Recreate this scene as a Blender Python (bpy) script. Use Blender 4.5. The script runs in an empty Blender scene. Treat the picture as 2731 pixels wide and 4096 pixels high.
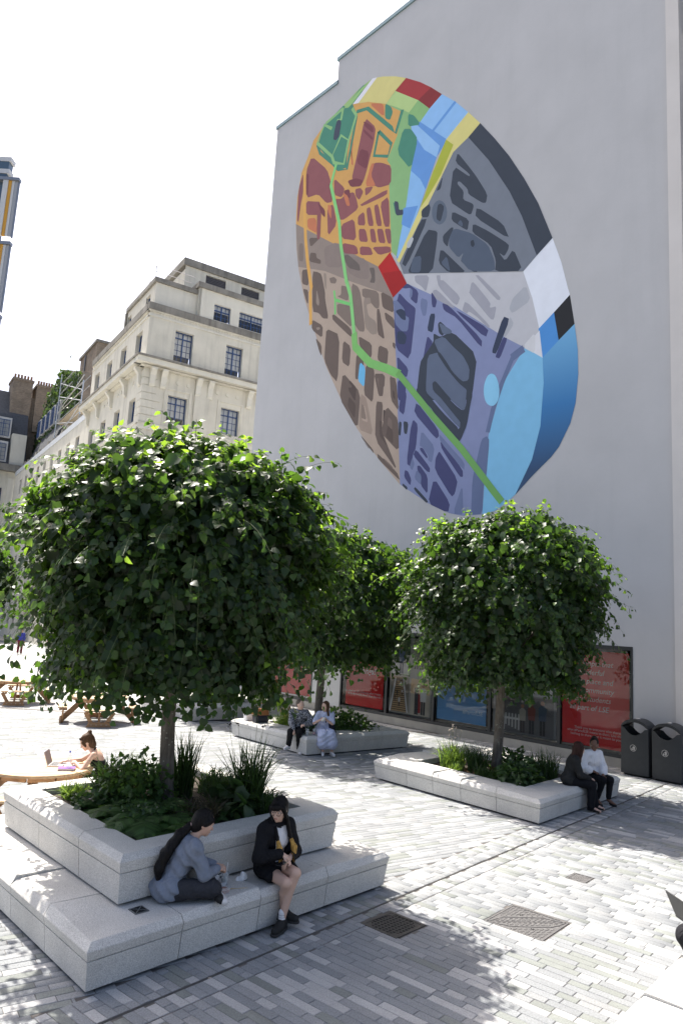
import bpy, bmesh, math, random
import numpy as np
from mathutils import Vector, Matrix, noise as mnoise
from mathutils.geometry import tessellate_polygon
rad = math.radians
S = bpy.context.scene
COL = S.collection
# ------------------------------------------------------------------ camera
CAM_H, F_PX = 3.2, 2850.0
PITCH, ROLL = rad(9.02), rad(-3.37)
_cp, _sp, _c, _s = math.cos(PITCH), math.sin(PITCH), math.cos(ROLL), math.sin(ROLL)
_fw = Vector((0, _cp, _sp)); _rt = Vector((1, 0, 0)); _dn = Vector((0, _sp, -_cp))
CX = _c*_rt + _s*_dn; CD = -_s*_rt + _c*_dn
cam_data = bpy.data.cameras.new('camera'); cam = bpy.data.objects.new('camera', cam_data)
COL.objects.link(cam); S.camera = cam
cam_data.sensor_fit = 'HORIZONTAL'; cam_data.sensor_width = 36.0
cam_data.lens = 36.0*F_PX/2731.0
cam_data.clip_start = 0.05; cam_data.clip_end = 2000
_m = Matrix((CX, -CD, -_fw)).transposed().to_4x4(); _m.translation = (0, 0, CAM_H)
cam.matrix_world = _m
def project(p):          # photograph pixel of a world point (only used to choose what is worth building)
    v = Vector(p)-Vector((0, 0, CAM_H)); z = v.dot(_fw)
    if z <= 0.1: return None
    return 1365.5+F_PX*v.dot(CX)/z, 2048+F_PX*v.dot(CD)/z
# ------------------------------------------------------------------ sky and sun
SUN_AZ, SUN_EL = rad(129.3), rad(58.5)
world = bpy.data.worlds.new('World'); S.world = world; world.use_nodes = True
wn = world.node_tree; wn.nodes.clear()
sky = wn.nodes.new('ShaderNodeTexSky'); sky.sky_type = 'NISHITA'; sky.sun_disc = False
sky.sun_elevation = SUN_EL; sky.sun_rotation = math.pi/2-SUN_AZ
sky.air_density = 0.85; sky.dust_density = 5.0; sky.ozone_density = 1.0; sky.altitude = 20
bg = wn.nodes.new('ShaderNodeBackground'); bg.inputs['Strength'].default_value = 0.13
wo = wn.nodes.new('ShaderNodeOutputWorld')
wn.links.new(sky.outputs[0], bg.inputs[0]); wn.links.new(bg.outputs[0], wo.inputs[0])
sd = bpy.data.lights.new('sun', 'SUN'); sd.energy = 5.0; sd.angle = rad(0.53); sd.color = (1.0, 0.95, 0.87)
sun = bpy.data.objects.new('sun', sd); COL.objects.link(sun)
_sv = Vector((math.cos(SUN_EL)*math.cos(SUN_AZ), math.cos(SUN_EL)*math.sin(SUN_AZ), math.sin(SUN_EL)))
sun.rotation_euler = _sv.to_track_quat('Z', 'Y').to_euler(); sun.location = _sv*60
S.view_settings.view_transform = 'Standard'; S.view_settings.look = 'None'
S.view_settings.gamma = 1.0; S.view_settings.exposure = 1.12; S.view_settings.use_curve_mapping = False
S.cycles.max_bounces = 8; S.cycles.transparent_max_bounces = 12
# ------------------------------------------------------------------ helpers
OFF = {}
def link(o, parent=None):
    COL.objects.link(o)
    if parent is not None: o.parent = parent
    return o
def thing(name, label, cat, loc=(0, 0, 0), rotz=0.0, group=None):
    o = bpy.data.objects.new(name, None); COL.objects.link(o)
    o.location = loc; o.rotation_euler = (0, 0, rotz); o.empty_display_size = 0.1
    o['label'] = label; o['category'] = cat
    if group: o['group'] = group
    OFF[o] = Vector(loc)
    return o
def tag(o, label, cat, group=None):
    o['label'] = label; o['category'] = cat
    if group: o['group'] = group
    return o
def meshdata(name, verts, faces, mats, idx=None, smooth=False):
    me = bpy.data.meshes.new(name)
    me.from_pydata([tuple(v) for v in verts], [], [tuple(f) for f in faces])
    for m in (mats if isinstance(mats, (list, tuple)) else [mats]): me.materials.append(m)
    if idx is not None: me.polygons.foreach_set('material_index', np.asarray(idx, dtype=np.int32))
    if smooth: me.polygons.foreach_set('use_smooth', [True]*len(me.polygons))
    me.update(); return me
def mk(name, verts, faces, mats, parent=None, idx=None, smooth=False, local=False):
    """one mesh object; verts in world space unless local"""
    off = OFF.get(parent, Vector((0, 0, 0))) if (parent is not None and not local) else Vector((0, 0, 0))
    if off.length > 0: verts = [Vector(v)-off for v in verts]
    o = bpy.data.objects.new(name, meshdata(name, verts, faces, mats, idx, smooth))
    link(o, parent); OFF[o] = off
    return o
def fastmesh(name, V, Fc, mats, mi=None, smooth=False):
    """numpy verts (n,3) and equal-sized faces (m,k)"""
    me = bpy.data.meshes.new(name); V = np.asarray(V, np.float32); Fc = np.asarray(Fc, np.int32)
    k = Fc.shape[1]
    me.vertices.add(len(V)); me.vertices.foreach_set('co', V.ravel())
    me.loops.add(Fc.size); me.loops.foreach_set('vertex_index', Fc.ravel())
    me.polygons.add(len(Fc)); me.polygons.foreach_set('loop_start', np.arange(0, Fc.size, k, dtype=np.int32))
    me.polygons.foreach_set('loop_total', np.full(len(Fc), k, np.int32))
    for m in (mats if isinstance(mats, (list, tuple)) else [mats]): me.materials.append(m)
    if mi is not None: me.polygons.foreach_set('material_index', np.asarray(mi, np.int32))
    if smooth: me.polygons.foreach_set('use_smooth', np.ones(len(Fc), bool))
    me.update(calc_edges=True); me.validate(); return me
class MB:
    """collects simple shapes into one mesh"""
    def __init__(s): s.v = []; s.f = []; s.i = []; s.cur = 0
    def add(s, vs, fs):
        b = len(s.v); s.v += [Vector(v) for v in vs]; s.f += [tuple(b+k for k in f) for f in fs]; s.i += [s.cur]*len(fs); return s
    def box(s, o, ax, ay, az, x, y, z):
        """box in the frame o, ax, ay, az with (lo,hi) ranges"""
        o = Vector(o); ax, ay, az = Vector(ax), Vector(ay), Vector(az)
        vs = [o+ax*x[i]+ay*y[j]+az*z[k] for k in (0, 1) for j in (0, 1) for i in (0, 1)]
        fs = [(0, 2, 3, 1), (4, 5, 7, 6), (0, 1, 5, 4), (2, 6, 7, 3), (0, 4, 6, 2), (1, 3, 7, 5)]
        if ax.cross(ay).dot(az)*(x[1]-x[0])*(y[1]-y[0])*(z[1]-z[0]) < 0: fs = [f[::-1] for f in fs]
        return s.add(vs, fs)
    def wbox(s, x, y, z): return s.box((0, 0, 0), (1, 0, 0), (0, 1, 0), (0, 0, 1), x, y, z)
    def bevbox(s, x, y, z, b):
        """world-axis box with chamfered vertical and top edges"""
        (x0, x1), (y0, y1), (z0, z1) = x, y, z
        def ring(d, zz): return [(x0+d+b, y0+d, zz), (x1-d-b, y0+d, zz), (x1-d, y0+d+b, zz), (x1-d, y1-d-b, zz), (x1-d-b, y1-d, zz), (x0+d+b, y1-d, zz), (x0+d, y1-d-b, zz), (x0+d, y0+d+b, zz)]
        return s.rings([ring(b*.6, z0), ring(0, z0+b), ring(0, z1-b), ring(b*.6, z1)])
    def rings(s, R, cap=True, closed=True):
        n = len(R[0]); b = len(s.v); vs = [p for r in R for p in r]; fs = []
        for a in range(len(R)-1):
            for k in range(n if closed else n-1):
                k2 = (k+1) % n; fs.append((a*n+k, a*n+k2, (a+1)*n+k2, (a+1)*n+k))
        if cap: fs.append(tuple(range(n-1, -1, -1))); fs.append(tuple((len(R)-1)*n+k for k in range(n)))
        return s.add(vs, fs)
    def tube(s, pts, rs, n=8, cap=True):
        pts = [Vector(p) for p in pts]
        if not isinstance(rs, (list, tuple)): rs = [rs]*len(pts)
        R = []; up = None
        for k, p in enumerate(pts):
            t = (pts[min(k+1, len(pts)-1)]-pts[max(k-1, 0)]).normalized()
            if up is None:
                up = Vector((0, 0, 1)) if abs(t.z) < .9 else Vector((1, 0, 0))
            u = t.cross(up).normalized(); w = u.cross(t).normalized(); up = w
            R.append([p+(u*math.cos(2*math.pi*a/n)+w*math.sin(2*math.pi*a/n))*rs[k] for a in range(n)])
        return s.rings(R, cap)
    def lathe(s, c, prof, n=16, cap=True):
        c = Vector(c)
        return s.rings([[c+Vector((r*math.cos(2*math.pi*a/n), r*math.sin(2*math.pi*a/n), z)) for a in range(n)] for r, z in prof], cap)
    def prism(s, poly, d):
        """extrude a planar 3D polygon by vector d"""
        n = len(poly); d = Vector(d); P = [Vector(p) for p in poly]
        tri = tessellate_polygon([P])
        vs = P+[p+d for p in P]
        fs = [tuple(t) for t in tri]+[tuple(n+k for k in reversed(t)) for t in tri]+[(k, n+k, n+(k+1) % n, (k+1) % n) for k in range(n)]
        return s.add(vs, fs)
    def obj(s, name, mats, parent=None, smooth=False, local=False):
        o = mk(name, s.v, s.f, mats, parent, s.i if isinstance(mats, (list, tuple)) else None, smooth, local)
        fixn(o.data); return o
def fixn(me):
    bm = bmesh.new(); bm.from_mesh(me); bmesh.ops.recalc_face_normals(bm, faces=bm.faces); bm.to_mesh(me); bm.free()
def structure(o): o['kind'] = 'structure'; return o
def stuff(o): o['kind'] = 'stuff'; return o
def copy_tree(o, parent=None):
    c = o.copy(); COL.objects.link(c); c.parent = parent
    for ch in list(o.children): copy_tree(ch, c)
    return c
def ang(d): return Vector((math.cos(rad(d)), math.sin(rad(d)), 0))
# ------------------------------------------------------------------ materials
MATS = {}
def srgb(r, g, b):
    f = lambda c: (c/12.92 if c <= .04045 else ((c+.055)/1.055)**2.4)
    return (f(r/255), f(g/255), f(b/255), 1)
class NT:
    def __init__(s, name):
        s.m = bpy.data.materials.new(name); s.m.use_nodes = True; s.t = s.m.node_tree; s.n = s.t.nodes
        s.b = s.n['Principled BSDF']
    def node(s, ty, **kw):
        n = s.n.new(ty)
        for k, v in kw.items():
            if k.startswith('_'): setattr(n, k[1:], v)
            else: n.inputs[k.replace('__', ' ')].default_value = v
        return n
    def l(s, a, b): s.t.links.new(a, b)
def mat(name, col, rough=.7, spec=.5, metal=0., var=0., vscale=6., bump=0., bscale=40., island=0., trans=0., emit=None):
    """plain procedural material: noise colour variation, fine bump, per-island variation"""
    if name in MATS: return MATS[name]
    n = NT(name); b = n.b; col = tuple(col)+((1,) if len(col) == 3 else ())
    b.inputs['Roughness'].default_value = rough; b.inputs['Specular IOR Level'].default_value = spec; b.inputs['Metallic'].default_value = metal
    b.inputs['Base Color'].default_value = col
    if var or island:
        tc = n.node('ShaderNodeTexCoord'); hsv = n.node('ShaderNodeHueSaturation'); hsv.inputs['Color'].default_value = col
        ma = n.node('ShaderNodeMath', _operation='ADD'); ma.inputs[0].default_value = 1; ma.inputs[1].default_value = 0
        if var:
            nz = n.node('ShaderNodeTexNoise', Scale=vscale, Detail=5.); n.l(tc.outputs['Object'], nz.inputs['Vector'])
            mr = n.node('ShaderNodeMapRange'); mr.inputs[1].default_value = .25; mr.inputs[2].default_value = .75
            mr.inputs[3].default_value = 1-var; mr.inputs[4].default_value = 1+var
            n.l(nz.outputs[0], mr.inputs[0]); n.l(mr.outputs[0], ma.inputs[0])
        if island:
            ge = n.node('ShaderNodeNewGeometry'); m2 = n.node('ShaderNodeMapRange')
            m2.inputs[3].default_value = -island; m2.inputs[4].default_value = island
            n.l(ge.outputs['Random Per Island'], m2.inputs[0]); n.l(m2.outputs[0], ma.inputs[1])
        n.l(ma.outputs[0], hsv.inputs['Value']); n.l(hsv.outputs[0], b.inputs['Base Color'])
    if bump:
        tc = n.node('ShaderNodeTexCoord'); nz = n.node('ShaderNodeTexNoise', Scale=bscale, Detail=4.); n.l(tc.outputs['Object'], nz.inputs['Vector'])
        bp = n.node('ShaderNodeBump', Strength=bump, Distance=.01); n.l(nz.outputs[0], bp.inputs['Height']); n.l(bp.outputs[0], b.inputs['Normal'])
    if trans: b.inputs['Transmission Weight'].default_value = trans
    if emit: b.inputs['Emission Color'].default_value = emit[0]; b.inputs['Emission Strength'].default_value = emit[1]
    MATS[name] = n.m; return n.m
def granite(name, col, island=.0, speck=.5, rough=.75, stain=.1, scale=130.):
    """speckled granite: light and dark grains plus broad faint staining"""
    if name in MATS: return MATS[name]
    n = NT(name); tc = n.node('ShaderNodeTexCoord'); ge = n.node('ShaderNodeNewGeometry')
    v = n.node('ShaderNodeTexVoronoi', Scale=scale, _feature='F1'); n.l(ge.outputs['Position'], v.inputs['Vector'])
    nz = n.node('ShaderNodeTexNoise', Scale=scale*.55, Detail=3.); n.l(ge.outputs['Position'], nz.inputs['Vector'])
    st = n.node('ShaderNodeTexNoise', Scale=1.7, Detail=6., Roughness=.65); n.l(ge.outputs['Position'], st.inputs['Vector'])
    cr = n.node('ShaderNodeValToRGB'); e = cr.color_ramp.elements
    e[0].position = .28; e[0].color = (1-speck,)*3+(1,); e[1].position = .62; e[1].color = (1+speck*.18,)*3+(1,)
    n.l(nz.outputs[0], cr.inputs[0])
    sr = n.node('ShaderNodeMapRange'); sr.inputs[1].default_value = .3; sr.inputs[2].default_value = .7; sr.inputs[3].default_value = 1-stain; sr.inputs[4].default_value = 1+stain
    n.l(st.outputs[0], sr.inputs[0])
    m1 = n.node('ShaderNodeMath', _operation='MULTIPLY'); n.l(cr.outputs[0], m1.inputs[0]); n.l(sr.outputs[0], m1.inputs[1])
    vr = n.node('ShaderNodeMapRange'); vr.inputs[3].default_value = .93; vr.inputs[4].default_value = 1.07
    sep = n.node('ShaderNodeSeparateColor'); n.l(v.outputs['Color'], sep.inputs[0]); n.l(sep.outputs[0], vr.inputs[0])
    m2 = n.node('ShaderNodeMath', _operation='MULTIPLY'); n.l(m1.outputs[0], m2.inputs[0]); n.l(vr.outputs[0], m2.inputs[1])
    ir = n.node('ShaderNodeMapRange'); ir.inputs[3].default_value = 1-island; ir.inputs[4].default_value = 1+island
    oi = n.node('ShaderNodeObjectInfo'); ad = n.node('ShaderNodeMath', _operation='ADD'); fr = n.node('ShaderNodeMath', _operation='FRACT')
    n.l(ge.outputs['Random Per Island'], ad.inputs[0]); n.l(oi.outputs['Random'], ad.inputs[1]); n.l(ad.outputs[0], fr.inputs[0]); n.l(fr.outputs[0], ir.inputs[0])
    # sparse dark gum spots and grime patches
    gs = n.node('ShaderNodeTexVoronoi', Scale=2.6); n.l(ge.outputs['Position'], gs.inputs['Vector']); gm = n.node('ShaderNodeMapRange'); gm.inputs[1].default_value = .035; gm.inputs[2].default_value = .05; gm.inputs[3].default_value = 1-stain*3; gm.inputs[4].default_value = 1; n.l(gs.outputs['Distance'], gm.inputs[0])
    m25 = n.node('ShaderNodeMath', _operation='MULTIPLY'); n.l(m2.outputs[0], m25.inputs[0]); n.l(gm.outputs[0], m25.inputs[1]); m2 = m25
    m3 = n.node('ShaderNodeMath', _operation='MULTIPLY'); n.l(m2.outputs[0], m3.inputs[0]); n.l(ir.outputs[0], m3.inputs[1])
    hs = n.node('ShaderNodeHueSaturation'); hs.inputs['Color'].default_value = tuple(col)+(1,); n.l(m3.outputs[0], hs.inputs['Value'])
    n.l(hs.outputs[0], n.b.inputs['Base Color']); n.b.inputs['Roughness'].default_value = rough; n.b.inputs['Specular IOR Level'].default_value = .35
    bp = n.node('ShaderNodeBump', Strength=.25, Distance=.004); n.l(nz.outputs[0], bp.inputs['Height']); n.l(bp.outputs[0], n.b.inputs['Normal'])
    MATS[name] = n.m; return n.m
# ------------------------------------------------------------------ ground, pavers, drains
random.seed(4); rng = np.random.default_rng(4)
def far_paving():
    n = NT('far_paving'); ge = n.node('ShaderNodeNewGeometry'); mp = n.node('ShaderNodeMapping'); mp.inputs['Rotation'].default_value = (0, 0, rad(-33))
    n.l(ge.outputs['Position'], mp.inputs['Vector'])
    br = n.node('ShaderNodeTexBrick', Scale=1., Mortar__Size=.006, Brick__Width=.45, Row__Height=.1, Bias=.1)
    br.inputs['Color1'].default_value = (.26, .265, .26, 1); br.inputs['Color2'].default_value = (.4, .4, .385, 1); br.inputs['Mortar'].default_value = (.12, .11, .1, 1)
    n.l(mp.outputs[0], br.inputs['Vector'])
    nz = n.node('ShaderNodeTexNoise', Scale=.35, Detail=5.); n.l(ge.outputs['Position'], nz.inputs['Vector'])
    hs = n.node('ShaderNodeHueSaturation'); mr = n.node('ShaderNodeMapRange'); mr.inputs[3].default_value = .75; mr.inputs[4].default_value = 1.25
    n.l(nz.outputs[0], mr.inputs[0]); n.l(mr.outputs[0], hs.inputs['Value']); n.l(br.outputs[0], hs.inputs['Color']); n.l(hs.outputs[0], n.b.inputs['Base Color'])
    n.b.inputs['Roughness'].default_value = .8; return n.m
M_far = far_paving()
M_joint = mat('paving_joint', (.10, .092, .085), .95, var=.3, vscale=9)
ground = structure(mk('ground', [(-400, -60, -.03), (400, -60, -.03), (400, 600, -.03), (-400, 600, -.03)], [(0, 1, 2, 3)], mat('street_ground', (.3, .295, .28), .85, var=.12, vscale=.4)))
far_p = structure(mk('far_pavement', [(-70, 22.5, -.02), (30, 22.5, -.02), (30, 130, -.02), (-70, 130, -.02)], [(0, 1, 2, 3)], M_far))
pavement = structure(mk('pavement', [(-16, 2, -.006), (16, 2, -.006), (16, 23.5, -.006), (-16, 23.5, -.006)], [(0, 1, 2, 3)], M_joint))
TONES = [granite('paver_mid_grey', (.225, .235, .243), .07, .3, .8), granite('paver_light_grey', (.385, .383, .378), .05, .25, .78), granite('paver_olive_grey', (.198, .21, .198), .06, .25, .85), granite('paver_pale_grey', (.262, .268, .272), .06, .3, .8)]
SLOT_P = Vector((.36, 8.52, 0)); SA, SB = ang(49.2), ang(-40.8)      # along the slot drain, across it (towards the camera)
ZB1, ZB2 = ang(33), ang(123)
BOUND = -.42
HOLES = [  # (centre, half sizes, axis) openings for covers
 (Vector((.83, 8.41, 0)), .27, .255, ang(47)), (Vector((2.37, 8.69, 0)), .35, .35, ang(49)), (Vector((3.52, 10.3, 0)), .16, .13, ang(49))]
def in_hole(p, m=.0):
    for c, a, b, d in HOLES:
        q = p-c
        if abs(q.dot(d)) < a+m and abs(q.dot(Vector((-d.y, d.x, 0)))) < b+m: return True
    return False
def clip_hole(c, h): return in_hole(c)
def visible(p, mg=420):
    q = project(p)
    return q is not None and -mg < q[0] < 2731+mg and 2300 < q[1] < 4096+mg
def tone(): return random.choices((0, 1, 2, 3), (44, 19, 15, 22))[0]
pav = []   # (centre, dir, length, width, tone)
JT = .005
def lay(o, da, db, cond, ra, rb, w=.103, lens=(.2, .31, .41, .41, .46, .5)):
    b = rb[0]
    while b < rb[1]:
        a = ra[0]-random.choice((0., 0., .1, .2)) if ra[1]-ra[0] < 1 else ra[0]-random.random()*.45
        while a < ra[1]:
            L = random.choice(lens); c = o+da*(a+L/2)+db*(b+w/2)
            if c.y > 2.2 and visible(c):
                # trim the paver against the zone boundary and the covers
                s0, s1 = 0., L; k = 0
                NS = 60; samp = [t/NS*L for t in range(NS+1)]
                ok = [cond(o+da*(a+t)+db*(b+w/2)) and not in_hole(o+da*(a+t)+db*(b+w/2), .012) for t in samp]
                runs = []; st = None
                for i, g in enumerate(ok):
                    if g and st is None: st = i
                    if (not g or i == NS) and st is not None:
                        en = i if g else i-1
                        if en > st: runs.append((samp[st], samp[en]))
                        st = None
                for s0, s1 in runs:
                    if s1-s0 > .03: pav.append((o+da*(a+(s0+s1)/2)+db*(b+w/2), da, s1-s0-JT, w-JT, tone()))
            a += L
        b += w
def zoneA(p): return (p-SLOT_P).dot(SB) > BOUND
def fd(p): return (p-SLOT_P).dot(SB)
# two header strips beside the slot drain, then the field
SLOTW = .0115
lay(SLOT_P, SB, SA, lambda p: BOUND < fd(p) < -SLOTW, (BOUND, -SLOTW), (-6.2, 16), lens=(.1, .3, .3, .4))
lay(SLOT_P, SB, SA, lambda p: SLOTW < fd(p) < .245, (SLOTW-.18, .245), (-6.2, 14), lens=(.41,))
lay(SLOT_P, SB, SA, lambda p: fd(p) > .247, (.247, 9.5), (-6.2, 14))
lay(SLOT_P, ZB1, ZB2, lambda p: fd(p) < BOUND-.006 and p.y < 23.2, (-14, 17), (-9, 19), w=.105)
pav = [p for p in pav if p[0].y < 23.3]
def paver_geo(c, d, L, w, h0, h1):
    e = Vector((-d.y, d.x, 0)); ch = .004
    out = []
    for (dx, dz) in ((0, h0), (0, h1-.004), (ch, h1)):
        for sx, sy in ((-1, -1), (1, -1), (1, 1), (-1, 1)): out.append(c+d*(sx*(L/2-dx))+e*(sy*(w/2-dx))+Vector((0, 0, dz)))
    return out
PF = [(8, 9, 10, 11)]+[(r*4+k, r*4+(k+1) % 4, r*4+4+(k+1) % 4, r*4+4+k) for r in (0, 1) for k in range(4)]
inside = [p for p in pav if (lambda q: q and 0 < q[0] < 2731 and q[1] < 4096)(project(p[0])) and not
          (Vector((p[0].x+1.91, p[0].y-6.6, 0)).dot(ang(47.5)+ang(42.5)*0) > -.05 and Vector((p[0].x+1.91, p[0].y-6.6, 0)).dot(ang(132.5)) > -.05 and p[0].x < .8)]
inside.sort(key=lambda p: p[0].length)
near = set(id(p) for p in inside[:300])
cache = {}
for p in pav:
    if id(p) not in near: continue
    c, d, L, w, t = p; key = (round(L, 3), round(w, 3), t)
    if key not in cache:
        cache[key] = meshdata('paver', paver_geo(Vector((0, 0, 0)), Vector((1, 0, 0)), key[0], w, -.012, 0), PF, TONES[t])
    o = bpy.data.objects.new('paver', cache[key]); link(o, pavement)
    o.location = c+Vector((0, 0, random.uniform(-.0012, .0012))); o.rotation_euler = (random.uniform(-.004, .004), random.uniform(-.003, .003), math.atan2(d.y, d.x)+random.uniform(-.004, .004))
rest = [p for p in pav if id(p) not in near]
V = np.zeros((len(rest)*12, 3), np.float32); Fm = np.zeros((len(rest)*9, 4), np.int32); MI = np.zeros(len(rest)*9, np.int32)
pf = np.array(PF)
for k, (c, d, L, w, t) in enumerate(rest):
    V[k*12:k*12+12] = np.array([tuple(v) for v in paver_geo(c, d, L, w, -.012, random.uniform(-.0012, .0012))])
    Fm[k*9:k*9+9] = pf+k*12; MI[k*9:k*9+9] = t
o = bpy.data.objects.new('pavers', fastmesh('pavers', V, Fm, TONES, MI)); link(o, pavement); stuff(o)
# slot drain: a dark slit between two thin steel lips
M_iron = mat('cast_iron', (.075, .072, .07), .55, .5, .6, var=.35, vscale=30, bump=.4, bscale=120)
M_steel = mat('slot_steel', (.2, .19, .18), .5, .5, .5, var=.2, vscale=20)
M_dark = mat('drain_dark', (.008, .008, .008), .9)
slot = thing('slot_drain', 'long narrow steel slot drain running diagonally across the paving', 'drain', SLOT_P)
m = MB(); m.box(SLOT_P, SA, SB, (0, 0, 1), (-6, 15.5), (-.0055, .0055), (-.0055, -.005)); m.obj('channel', M_dark, slot)
for s in (-1, 1):
    m = MB(); m.box(SLOT_P, SA, SB, (0, 0, 1), (-6, 15.5), (s*.0055, s*.009), (-.012, .0015)); m.obj('steel_lip', M_steel, slot)
q0 = SLOT_P+SA*3.35
m = MB(); m.box(q0, SA, SB, (0, 0, 1), (0, .01), (.02, .3), (-.003, .002)); m.box(q0, SA, SB, (0, 0, 1), (.5, .51), (.02, .3), (-.003, .002)); m.box(q0, SA, SB, (0, 0, 1), (0, .51), (.3, .31), (-.003, .002)); m.obj('access_frame', M_steel, slot)
def frame_of(c, d): return c, d, Vector((-d.y, d.x, 0))
# gully grate
c, d, e = frame_of(HOLES[0][0], HOLES[0][3]); Z = Vector((0, 0, 1))
t = thing('gully_grate', 'square black cast iron gully grate with open cells beside the bench', 'drain grate', c)
m = MB(); m.box(c, d, e, Z, (-.26, .26), (-.245, .245), (-.0056, -.0052)); m.obj('sump', M_dark, t)
m = MB()
for s in (-1, 1):
    m.box(c, d, e, Z, (s*.225, s*.265), (-.25, .25), (-.011, .004)); m.box(c, d, e, Z, (-.225, .225), (s*.205, s*.25), (-.011, .003))
m.obj('frame', M_iron, t)
for k in range(1, 9):
    x = -.225+.05*k; m = MB(); m.box(c, d, e, Z, (x-.008, x+.008), (-.205, .205), (-.0115, -.001)); m.obj('bar', M_iron, t)
for k in range(1, 8):
    y = -.205+.0512*k; m = MB(); m.box(c, d, e, Z, (-.225, .225), (y-.0075, y+.0075), (-.0115, -.0025)); m.obj('bar', M_iron, t)
for sx, sy in ((-1, -1), (1, -1), (1, 1), (-1, 1)):
    m = MB(); m.prism([c+d*(sx*.225)+e*(sy*.205)+Z*-.011, c+d*(sx*.13)+e*(sy*.205)+Z*-.011, c+d*(sx*.225)+e*(sy*.11)+Z*-.011], (0, 0, .0112)); m.obj('corner_plate', M_iron, t)
# manhole cover: frame, two triangular lids with raised ribs and studs
M_lid = mat('worn_cast_iron', (.15, .146, .146), .5, .5, .4, var=.3, vscale=24, bump=.5, bscale=90)
def manhole(c, ha, hb, d, name, label, ribs):
    e = Vector((-d.y, d.x, 0)); t = thing(name, label, 'manhole cover', c); Z = Vector((0, 0, 1))
    m = MB()
    for s in (-1, 1):
        m.box(c, d, e, Z, (s*(ha-.02), s*ha), (-hb, hb), (-.011, .003)); m.box(c, d, e, Z, (-ha+.02, ha-.02), (s*(hb-.02), s*hb), (-.011, .0025))
    m.obj('frame', M_lid, t)
    a, b = ha-.024, hb-.024
    L = [[(-a, -b), (a-.008, -b), (-a, b-.008)], [(a, b), (-a+.008, b), (a, -b+.008)]]
    for tri in L:
        m = MB(); m.prism([c+d*x+e*y+Z*-.011 for x, y in tri], (0, 0, .0095)); m.obj('lid', M_lid, t)
    if not ribs: 
        m = MB()
        for k in range(-3, 4): m.box(c, (d+e).normalized(), (e-d).normalized(), Z, (-.1, .1), (k*.035-.007, k*.035+.007), (-.0015, .002))
        m.obj('ribs', M_lid, t); return
    m = MB(); dg = (d-e).normalized(); pg = (d+e).normalized()
    D2 = a*1.414
    for s in (-1, 1):   # raised rails bending to the two corners
        pts = [c+dg*-D2*.95+pg*s*.01, c+dg*-D2*.5+pg*s*.13, c+dg*D2*.5+pg*s*.13, c+dg*D2*.95+pg*s*.01]
        for p, q in zip(pts, pts[1:]):
            v = (q-p).normalized(); m.box(p, v, Vector((-v.y, v.x, 0)), Z, (0, (q-p).length), (-.011, .011), (-.0015, .004))
    m.obj('rail', M_lid, t)
    m = MB()
    for i in range(-7, 8):
        for j in range(-7, 8):
            p = c+d*(i*a/7.6)+e*(j*b/7.6); v = p-c
            if abs(abs(v.dot(pg))-.13) < .028 or abs(v.dot(pg)) < .012: continue
            u = dg if (i+j) % 2 else pg
            m.box(p, u, Vector((-u.y, u.x, 0)), Z, (-.016, .016), (-.0055, .0055), (-.0015, .0032))
    m.obj('tread_studs', M_lid, t)
    for s in (-1, 1):
        m = MB(); m.lathe(c+pg*s*.19, [(.022, -.0015), (.02, .0005)], 12); m.obj('key_hole', M_dark, t)
manhole(*HOLES[1][:3], HOLES[1][3], 'manhole_cover', 'large square worn iron manhole cover with diagonal ribs in sunlit paving', True)
manhole(*HOLES[2][:3], HOLES[2][3], 'inspection_cover', 'small iron inspection cover in the sunlit paving farther back', False)
# ------------------------------------------------------------------ granite planters with bench rims
M_gran = granite('bench_granite', (.575, .56, .525), .05, .42, .75, .11, 190.)
M_soil = mat('planter_soil', (.05, .038, .028), .95, var=.4, vscale=14, bump=.8, bscale=30)
M_gap = mat('shadow_gap_plinth', (.02, .017, .015), .95)  # near-black colour paints the shadow line under the blocks
def off_poly(P, D):
    """inward offset of a CCW polygon, one distance per edge (edge k = P[k]->P[k+1])"""
    n = len(P); out = []
    L = []
    for k in range(n):
        a, b = P[k], P[(k+1) % n]; v = (b-a).normalized(); nn = Vector((-v.y, v.x)); L.append((a+nn*D[k], v))
    for k in range(n):
        (p, u), (q, v) = L[k-1], L[k]; cr = u.x*v.y-u.y*v.x
        if abs(cr) < 1e-3: out.append(q)
        else: t = ((q-p).x*v.y-(q-p).y*v.x)/cr; out.append(p+u*t)
    return out
def block(poly, outer, z0, z1, parent, tilt=None, lean=.05, groove=True, mname=None):
    """granite block: poly CCW 2D (top outline), outer = flags of exposed edges, chamfered and leaning outwards"""
    poly = [Vector(p) for p in poly]; n = len(poly); g = .0045; h = z1-z0
    def ring(do, z, dj=g):
        return off_poly(poly, [do if f else dj for f in outer]), z
    zs = [ring(lean, z0), ring(lean*.37+.001, z0+h*.62)]
    if groove: zs += [ring(lean*.37+.016, z0+h*.624), ring(lean*.35+.016, z0+h*.648), ring(lean*.35+.001, z0+h*.652)]
    zs += [ring(.002, z1-.062), ring(.006, z1-.052), ring(.052, z1-.006), ring(.062, z1)]
    R = []
    for k, (pts, z) in enumerate(zs):
        row = []
        for i, p in enumerate(pts):
            dz = 0
            if tilt is not None and k >= len(zs)-2: dz = tilt[i]
            row.append((p.x, p.y, z+dz))
        R.append(row)
    m = MB(); m.rings(R)
    return m.obj('granite_block', M_gran, parent)
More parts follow.
